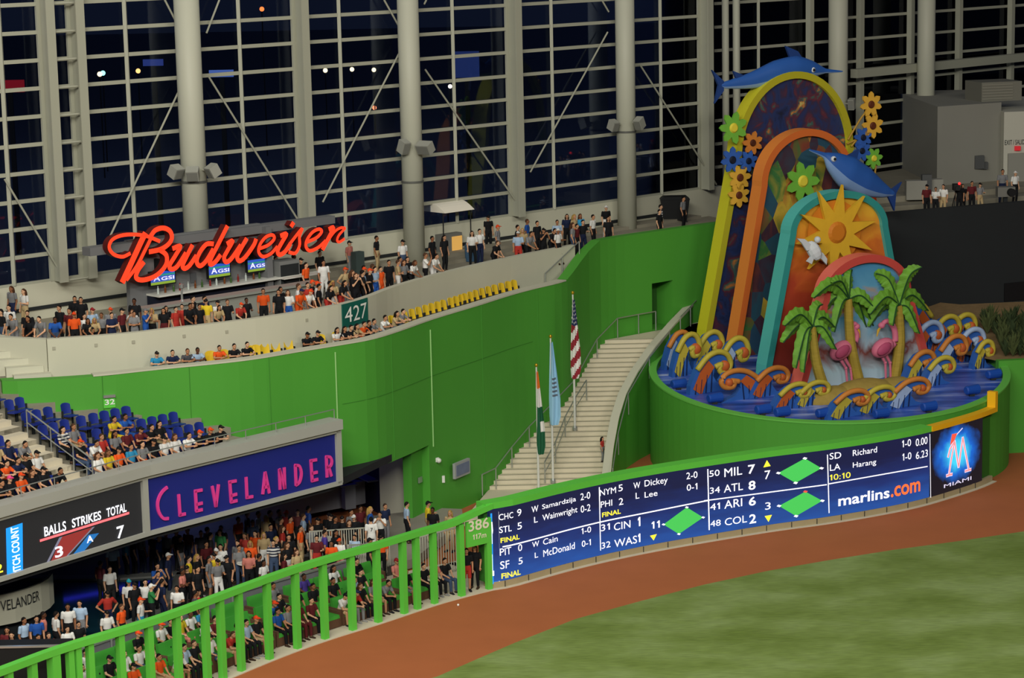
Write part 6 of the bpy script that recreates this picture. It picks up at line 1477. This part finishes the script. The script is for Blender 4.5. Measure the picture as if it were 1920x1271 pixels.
def stand_zone(lst, zf, face, phrase, group, lim=None, dmin=.46, jitter=45, stuff=False, scale_fn=None):
    Q = []; 
    for px, py, c in lst:
        top = pose(c[3])[1]; p = at_z(px, py, zf + top * .985); Q.append(Vector((p.x, p.y)))
    Q = spread_out(Q, dmin, lim and (lambda i, q: lim(q, lst[i][2][3])))
    out = []
    for i, ((px, py, c), q) in enumerate(zip(lst, Q)):
        rnd = random.Random(i * 7 + int(px)); f = face(q); rz = f + (0 if c[3] == 'A' else radians(rnd.uniform(-jitter, jitter)))
        D = ray(px, py); d = sqrt(q.x ** 2 + q.y ** 2) / sqrt(D.x ** 2 + D.y ** 2); ztop = CAM_H + D.z * d; top = pose(c[3])[1]
        s = max(.86, min(1.06, (ztop - zf) / top)) if scale_fn is None else scale_fn(i)
        out.append((person(V3(q, zf), rz, c, s, i), c, px))
    if stuff: return out
    label_zone(out, phrase, group); return out
def face_of(path):
    def f(q):
        best = min(range(0, int(path.len * 2) + 1), key=lambda k: (path.pos(k / 2) - q).length_squared); t = path.tang(best / 2); return atan2(t.y, t.x)
    return f
# ================================================================== THE CROWD
# ---- balcony terrace
T1 = parse('10,470,kjdS 165,530,ggdA 130,405,wkdS 165,125,gnRS 350,165,wtRD 370,565,kkLA 430,490,kkdS 635,565,ggdA 735,580,bjxA 885,410,kkdS 1125,275,kkdS 1200,290,kkdS 1035,455,mkdS 1110,515,okOS 1340,540,wkLD 1500,445,sgDD 1590,450,gjOS 1470,660,kkLA 1620,660,tkBA 1680,530,gkbS 1770,460,mkKS', 0, 520, 8)
T2 = parse('155,510,nndC 250,310,kkxS 235,480,wkRF 385,525,ggdC 670,450,bbGF 830,470,tkBD 910,470,kmLS 1085,370,kkdA 1195,270,kkdS 1270,275,nndS 1150,480,kmLC 1240,430,rrdS 1340,410,knRC 1430,440,rrdS 1500,310,ytKS 1590,415,kkdS 1790,420,tkLA 1890,350,wwKC', 220, 520, 8)
T3 = parse('280,840,kkbD 480,840,kkxD 450,680,okdS 690,975,rkOA 780,650,kkdC 860,690,kkdS 940,680,ooNA 1020,600,wnbS 1240,690,wbRD 1310,540,koOS 1390,680,wgOA 1470,560,wkOS 1220,580,rkdS 1560,600,kkdS 650,165,bkdS 500,200,rkdS 860,200,gkLS 935,135,nkdS 1050,195,kkKS 1130,265,okdS 1350,80,kkdS 1410,230,wwdS 1670,620,krLA', 440, 460, 8.475)
T4 = parse('275,165,pgKS 680,90,ktdS 1070,150,wjKS 140,750,krLA 240,750,twBC 400,750,kndC 215,560,tgOH 320,600,kkRF 430,640,kkRF 560,530,ssdS 600,600,kkdD 660,510,nnbS 760,545,sbdS 800,570,kkOD 890,450,kkdS 895,590,sjdD 950,545,kkOD 1040,540,oodS 1060,400,ssdS 1200,445,twbC 1250,400,kkLS 1410,445,wkRA 1510,440,gkRD 1590,340,wkbF 1660,350,wwdA 1510,95,kkdS 1690,80,kkLS', 620, 430, 7.94)
T5 = parse('475,555,wkLD 625,515,wndS 795,250,kkKS 985,435,ggOS 1105,565,gkdA 1010,740,kkbA 1380,435,kkdS 1475,500,tkBS 1405,560,srWD 1570,320,bgbS 1770,355,kkdS', 840, 380, 10.59)
T6 = parse('395,550,kkdA 550,545,kkKF 620,400,ssdS 760,555,wkWD 820,295,nkLS 925,300,toBS 1015,290,ajRS 1000,445,gjRS 1135,400,kndD 1265,305,wkdS 1500,145,kwWS 1650,335,kkLS 1665,460,mkdS', 980, 370, 9.6)
T7 = parse('1105,250,zkdS 1160,285,kkdS 1275,190,gkdS', 960, 320, 3.97)
def lim_t(q, k):
    s = min(range(0, int(WQ.len * 4)), key=lambda i: (WQ.pos(i / 4) - q).length_squared) / 4
    d = WQ.side(q)
    if q.x > 2.2: 
        d2 = G.side(q); 
        if d2 < 1.0: g = min(range(0, int(G.len * 4)), key=lambda i: (G.pos(i / 4) - q).length_squared) / 4; return G.pos(g, 1.0)
        return q
    if k == 'A': return WQ.pos(s, .68)
    if d < .75: return WQ.pos(s, .75)
    # keep clear of the bar
    return q
fw = face_of(WQ)
allT = T1 + T2 + T3 + T4 + T5 + T6 + T7
stand_zone(allT, Z_T, fw, 'on balcony', 'crowd on the balcony', lim_t)
# ---- right terrace
T8 = parse('40,450,kkdS 150,540,wkLA 265,490,bkdA 405,470,wtdA 485,450,kkWS 650,490,kkdS 715,500,okdS 810,310,mkKS 985,310,wtdS 1180,360,wkdD 1240,85,gndS 1310,290,kkLS 1370,270,mkdS 1610,290,gtKD 1690,340,kkdS 1885,80,mwDS 1810,140,wkWS', 1640, 300, 6.857)
def lim_r(q, k):
    if DE.side(q) < .75: s = min(range(0, int(DE.len * 4)), key=lambda i: (DE.pos(i / 4) - q).length_squared) / 4; return DE.pos(s, .75)
    if DE.side(q) > 3.0 and q.y < 300: 
        s = min(range(0, int(DE.len * 4)), key=lambda i: (DE.pos(i / 4) - q).length_squared) / 4; return DE.pos(s, 3.0)
    return q
stand_zone(T8, 9.9, lambda q: radians(10), 'on right terrace', 'crowd on the right terrace', lim_r)
# television camera on the right terrace
p = at_z(1796, 375, 10.7); cmr = empty('broadcast_camera', (p.x, DE.pos(DE.hit(1796, 380)[0]).y + 1.0, 9.9)); tag(cmr, 'broadcast camera with a red tally light on the right terrace', 'camera')
b = MB()
for a in (0, 2.1, 4.2): b.tube([(0, 0, 1.25), (.4 * cos(a), .4 * sin(a), 0)], .025, 6)
b.build('tripod', M_BLACK, cmr); b = MB(); b.box((0, 0, 1.4), (.3, .6, .32)); b.tube([(0, -.3, 1.4), (0, -.55, 1.4)], [.1, .13], 12); b.build('body', M_BLACK, cmr); b = MB(); b.ball((.1, -.34, 1.62), .07); b.build('tally_light', em('tally_red', 'ff2a2a', 2.0), cmr)
p = at_z(1905, 378, 10.4); o = empty('broadcast_camera', (p.x - .4, DE.pos(DE.hit(1905, 380)[0]).y + 1.0, 9.9)); tag(o, 'grey boxed broadcast camera at the far right of the terrace', 'camera')
b = MB(); b.box((0, 0, .95), (.9, .6, .5)); b.build('body', mat('camera_grey', '6d6c66', .6), o); b = MB(); b.tube([(.2, -.3, .95), (.25, -.55, .95)], .2, 14); b.build('lens', M_BLACK, o); b = MB(); b.box((0, 0, .36), (.2, .2, .72)); b.build('pedestal', M_DARK, o)
# ---- yellow ledge row: arms on the green wall
CR = parse('82,400,a.K 187,372,n.d 290,388,f.b 360,365,s.x 515,355,o.d 628,345,k.d 730,328,k.d 1140,253,k.K 1212,232,k.K 1345,203,w.L 1388,205,k.L 1422,190,k.d 1503,168,t.L 1558,143,o.d 1590,150,k.d 1622,147,g.d 1705,110,w.d 1785,85,t.L 1825,62,g.d', 280, 560, 3.556)
out = []; top3 = pose('3')[1]; last = -9
for i, (px, py, c) in enumerate(CR):
    c = c[0] + 'j' + c[2] + '3'; s = max(G.hit(px, 600)[0], last + .42); last = s; a = G.pos(s, 1.03); D = ray(px, py); zt = CAM_H + D.z * a.length / sqrt(D.x ** 2 + D.y ** 2)
    t = G.tang(s); zf = max(7.98, min(8.2, zt - top3)); out.append((person(V3(a, 8.0), atan2(t.y, t.x), c, max(.95, min(1.12, (zt - 8.0) / top3)), i), c, px))
label_zone(out, 'in yellow row', 'spectators in the yellow ledge row')
# ---- blue seats
D1 = parse('690,135,zkL1 745,130,gtb1 215,220,gtd2 130,280,nkd1 12,310,tkb1 420,435,wkK1 515,430,kkK1 345,660,kkR1 450,660,okO1 530,640,kkd2 570,580,kkK1 680,585,kjO1 345,870,kkP1 350,950,kkd3 475,850,nkd3 175,930,okd3 12,990,kkd3 845,745,wwR1 900,735,ytR1 1090,595,wgd2', 0, 780, 6.354)
D2 = parse('300,140,rkb1 500,95,mnd1 155,350,okK1 245,360,gkL1 440,300,ajd1 605,250,god1 700,245,kkK1 835,205,wjK1 915,195,wwR1 1005,170,ktL1 1130,330,wkd3 970,385,kkd3 800,455,mkK3 660,470,bbd3 480,500,yyd3 1400,265,kkO3 1520,220,kkO3 1695,180,kkK3', 150, 790, 6)
used = set(); out = []
for i, (px, py, c) in enumerate(D1 + D2):
    best = None
    for j, o in enumerate(SEATS):
        if j in used: continue
        q = project(o.location + Vector((0, 0, pose(c[3])[1]))); e = hypot((q[0] - px) * 1.0, q[1] - py)
        if best is None or e < best[0]: best = (e, j)
    j = best[1]; used.add(j); o = SEATS[j]; dz = Vector((0, 0, -.02)); n = Vector((-sin(o.rotation_euler.z), cos(o.rotation_euler.z), 0))
    if best[0] > 26:
        px2 = px; print('blue seat far', px, py, best)
    out.append((person(o.location + dz + n * .02, o.rotation_euler.z, c, 1.0, i), c, px))
label_zone(out, 'in blue seats', 'spectators in the blue seats')
# ---- bar deck
E4 = parse('305,545,skdS 405,530,bkdS 515,480,pkxS 655,475,wkdS 800,385,wkdS 940,345,sgdS 1270,230,rnKH 605,735,okdS 735,715,okxS 935,640,wkdD 1045,585,kkdS 1405,455,wkKD 1450,390,okbS 1525,95,wkTD 1590,130,kkKS 1720,95,wkdS 1755,305,waOD 1790,150,ekWF 80,660,mkLS 135,720,ktLS', 0, 1070, 6.323)
E3 = parse('910,755,bbdF 1070,600,nnWS 1280,835,pkxC 1400,645,ykdD 1375,790,kkKS 1490,800,kkdS 1680,650,ggdS 1805,690,gwKD 1750,600,ykKS 1480,620,kkBD 1640,430,mkdS 1785,530,wkWS 1850,470,wkdS 1415,1075,wkdD 920,870,nkdF 980,990,nndS', 180, 960, 7.94)
E5 = parse('330,740,kkKS 480,530,gkdS 500,600,gjdD 655,540,okBS 635,680,pkLD 725,400,okdS 840,420,twBS 940,310,nwdS 975,530,zjdS 1020,480,kkBD 1100,330,rtRS 1190,450,kkLS 1170,560,kwRD 1365,325,otdS 1390,165,skbS 1490,325,gkRS 1590,220,kkKS 1355,655,ttRD 1575,465,mrdD 1760,165,kkKS 1840,390,krLS 1690,390,vkdS 780,720,kkdC 970,800,wkxD 1215,710,mkLD 1880,200,kkdS 1210,200,okdS', 380, 940, 7.385)
E6 = parse('110,260,kkKS 225,300,kkKS 350,345,kkRD 405,285,kkWS 485,175,mkdS 600,185,bkBS 610,310,wwdS 715,250,wkdF 780,150,ngxS 1040,130,skdS 1295,120,ytKD 1350,195,kjxS 1590,230,ttBS 370,220,gkdS 530,520,skdD 400,560,wpOD 310,590,okdD', 600, 920, 6.4)
fl_ = face_of(L)
def lim_d(q, k):
    if L.side(q) < 4.35: s = min(range(0, int(L.len * 4)), key=lambda i: (L.pos(i / 4) - q).length_squared) / 4; return L.pos(s, 4.35)
    if G.side(q) > -.5 and q.x > -6: s = min(range(0, int(G.len * 4)), key=lambda i: (G.pos(i / 4) - q).length_squared) / 4; return G.pos(s, -.5)
    return q
allE = E4 + E3 + E5 + E6
ps_ = stand_zone(allE, Z_D, fl_, 'on bar deck', 'crowd on the bar deck', lim_d, .44, 75)
for o, c, px in ps_:
    if abs(px - (600 + 610 / 6.4)) < .1:     # white jersey with a 7
        b = MB(); V, Fs, asp = text2d('7', True); b.add([(.05 - .1 * u, .145, 1.18 + .15 * v) for u, v in V], Fs); q = b.build('jersey_number', M_BLACK); q.parent = o; o.rotation_euler = (0, 0, radians(190))
# the rest of the bar crowd in the dark under the overhang: one mass
DK = parse('1080,270,gndS 680,300,gndS 430,380,akdS 930,330,bndS 1250,340,kgdS 1330,230,mndS 1560,270,fkdS 200,800,wkdS 60,720,mkdS 1840,250,ekdS 240,460,skdS 560,330,kkdS 820,300,kkdS 1180,250,kkdS 1700,300,kkdS', 180, 960, 7.94) + \
     parse('490,210,okdS 580,430,rkdS 800,130,wkdS 870,190,tkBS 1000,110,gkdS 1170,120,rkOS 1460,60,bkdS 250,330,kkdS 60,350,gkdS 690,250,nkdS 1080,220,kkdS 1290,110,mkdS 640,130,kkdS 930,120,kkdS', 380, 940, 7.385)
n0 = len(PEOPLE); dk = stand_zone(DK, Z_D, fl_, '', '', lambda q, k: q if L.side(q) > 6 else L.pos(min(range(0, int(L.len * 4)), key=lambda i: (L.pos(i / 4) - q).length_squared) / 4, 6), .46, 90, stuff=True)
V = []; F = []; K = []; mm = []
for o, c, px in dk:
    for q in [o] + list(o.children):
        R = Matrix.Translation(o.location) @ Matrix.Rotation(o.rotation_euler.z, 4, 'Z') @ Matrix.Diagonal((o.scale[0],) * 3 + (1,)); me = q.data; k = len(V)
        V += [tuple(R @ v.co) for v in me.vertices]; F += [tuple(i + k for i in p.vertices) for p in me.polygons]
        key = tuple(round(x, 2) for x in q.color[:3])
        if key not in mm: mm.append(key)
        K += [mm.index(key)] * len(me.polygons)
me = bpy.data.meshes.new('shadowed_crowd'); me.from_pydata(V, [], F)
for key in mm:
    m = bpy.data.materials.new('crowd_cloth'); m.use_nodes = True; m.node_tree.nodes['Principled BSDF'].inputs['Base Color'].default_value = key + (1,); m.node_tree.nodes['Principled BSDF'].inputs['Roughness'].default_value = .8; me.materials.append(m)
me.polygons.foreach_set('material_index', K); me.polygons.foreach_set('use_smooth', [True] * len(K))
o = bpy.data.objects.new('shadowed_crowd', me); COL.objects.link(o); tag(o, 'mass of people in the dark under the overhang behind the bar crowd', 'crowd', kind='stuff')
for q, c, px in dk:
    for ch_ in list(q.children): bpy.data.objects.remove(ch_)
    bpy.data.objects.remove(q)
# ---- lounge seats behind the fence
F4 = parse('985,920,wkd1 1000,1110,wnL1 1310,1005,kkK1 1600,700,kkO1 1610,1100,okK1 1560,960,wwL1 1690,880,wjd1 1850,560,wkO1 1850,850,tjd1', 0, 1070, 6.323)
F7 = parse('390,580,kkd1 525,515,ypR1 660,490,wwx1 865,450,akd1 850,570,wkd1 890,750,wjK1 650,825,kkx1 575,970,wtd2 530,870,skd1 400,1020,otd1 1340,355,fkdS 1060,280,mkdS 1130,290,rkdS 1245,310,kkdS 1070,700,rtb2 1350,570,skd1 1440,555,ktO1 1270,620,tkd1 1050,570,mkd1', 260, 1070, 6.323)
F8 = parse('45,460,bbO2 140,345,ggd1 165,445,kkd1 205,555,bkd1 315,390,kkd1 300,545,gkd1 405,270,vkx1 430,345,kmd1 410,530,mmd1 545,490,mkd1 610,185,wkL1 635,305,kkd1 675,420,wtK2 770,120,kkd1 780,280,skd2 785,390,rgN2 880,230,kwd1 905,360,kkR1 1010,300,gtR1 1095,340,gkd2 1225,140,ppD1 1385,250,kgL1 1390,115,pkd1 1495,195,kkd1 1560,140,kjd1', 500, 1020, 4.571)
FX = parse('870,620,kkKS 1230,640,okKS', 600, 920, 6.4)
out = []; taken = {0: [], 1: [], 2: []}; st_ = []
for i, (px, py, c) in enumerate(F4 + F7 + F8 + FX):
    if c[3] == 'S':
        z = .37; p = at_z(px, py, z + pose('S')[1]); q = Vector((p.x, p.y)); s = min(range(0, int(L.len * 8)), key=lambda k: (L.pos(k / 8) - q).length_squared) / 8; st_.append((px, c, s, L.side(q))); continue
    best = None
    for r, (z, off) in enumerate(LROW):
        p = at_z(px, py, z + pose(c[3])[1]); d = L.side(p); q = Vector((p.x, p.y)); s = min(range(0, int(L.len * 8)), key=lambda k: (L.pos(k / 8) - q).length_squared) / 8
        e = abs(d - off)
        if best is None or e < best[0]: best = (e, r, s)
    e, r, s = best; taken[r].append([s, px, c, i])
for r in taken:
    A = sorted(taken[r], key=lambda q: q[0])
    for _ in range(30):
        for a, b_ in zip(A, A[1:]):
            if b_[0] - a[0] < .5: m = (.5 - (b_[0] - a[0])) / 2; a[0] -= m; b_[0] += m
    for s, px, c, i in A:
        t = L.tang(s); out.append((person(V3(L.pos(s, LROW[r][1] - .02), LROW[r][0] + .0), atan2(t.y, t.x), c, 1.0, i), c, px))
for n, (px, c, s, d) in enumerate(st_):
    t = L.tang(s); out.append((person(V3(L.pos(s, 3.2), .35), atan2(t.y, t.x) + radians(60 * (-1) ** n), c, 1.0, n), c, px))
label_zone(out, 'in lounge seats', 'people in the lounge seats')
# ---- single figures
s = L.hit(886, 1060)[0]; a = L.pos(s, .35); t = L.tang(s); o = person(V3(a, .03), atan2(t.y, t.x) - .5, 'kr' + 'LS!', .97, 1); tag(o, 'person in black top and red shorts standing under the 386 sign', 'person', 'figures in the gate')
s = L.hit(904, 1060)[0]; a = L.pos(s, .45); o = person(V3(a, .03), atan2(t.y, t.x) - 1.0, 'kkRS', .98, 2); tag(o, 'person in all black with a wristband standing beside the scoreboard edge', 'person', 'figures in the gate')
p = at_plane(1130, 866, (0, 103.2, .3), (0, -.45, 1)); k = round((p.z - .3) / .16); o = person((p.x, .3 + lo_y - .3 + .16 * k / .45 + .15, .3 + .16 * k), radians(70), 'rgLS', .66, 3); tag(o, 'child in red top with long hair standing alone on the wide stairs', 'person')
o.location.y = lo_y + .16 * k / .45 + .17
p = at_z(908, 937, .3 + 1.72); o = person((p.x, p.y, .3), 2.2, 'kkxS', .98, 4); tag(o, 'person whose head shows over the scoreboard at the stair foot', 'person')
for x, y, c, l in ((1298, 534, 'kkdS', 'person in black at the stair head beside the yellow arch'), (1308, 532, 'wkbS', 'person in white top at the stair head beside the yellow arch')):
    p = at_z(x, y, 5.1 + 1.75); o = person((C.pos(C.len, -.55).x + (x - 1303) * .05, C.pos(C.len, -.55).y - .2 + (x - 1303) * .06, 5.1), .6, c, 1.0, int(x)); tag(o, l, 'person', 'pair at the stair head')
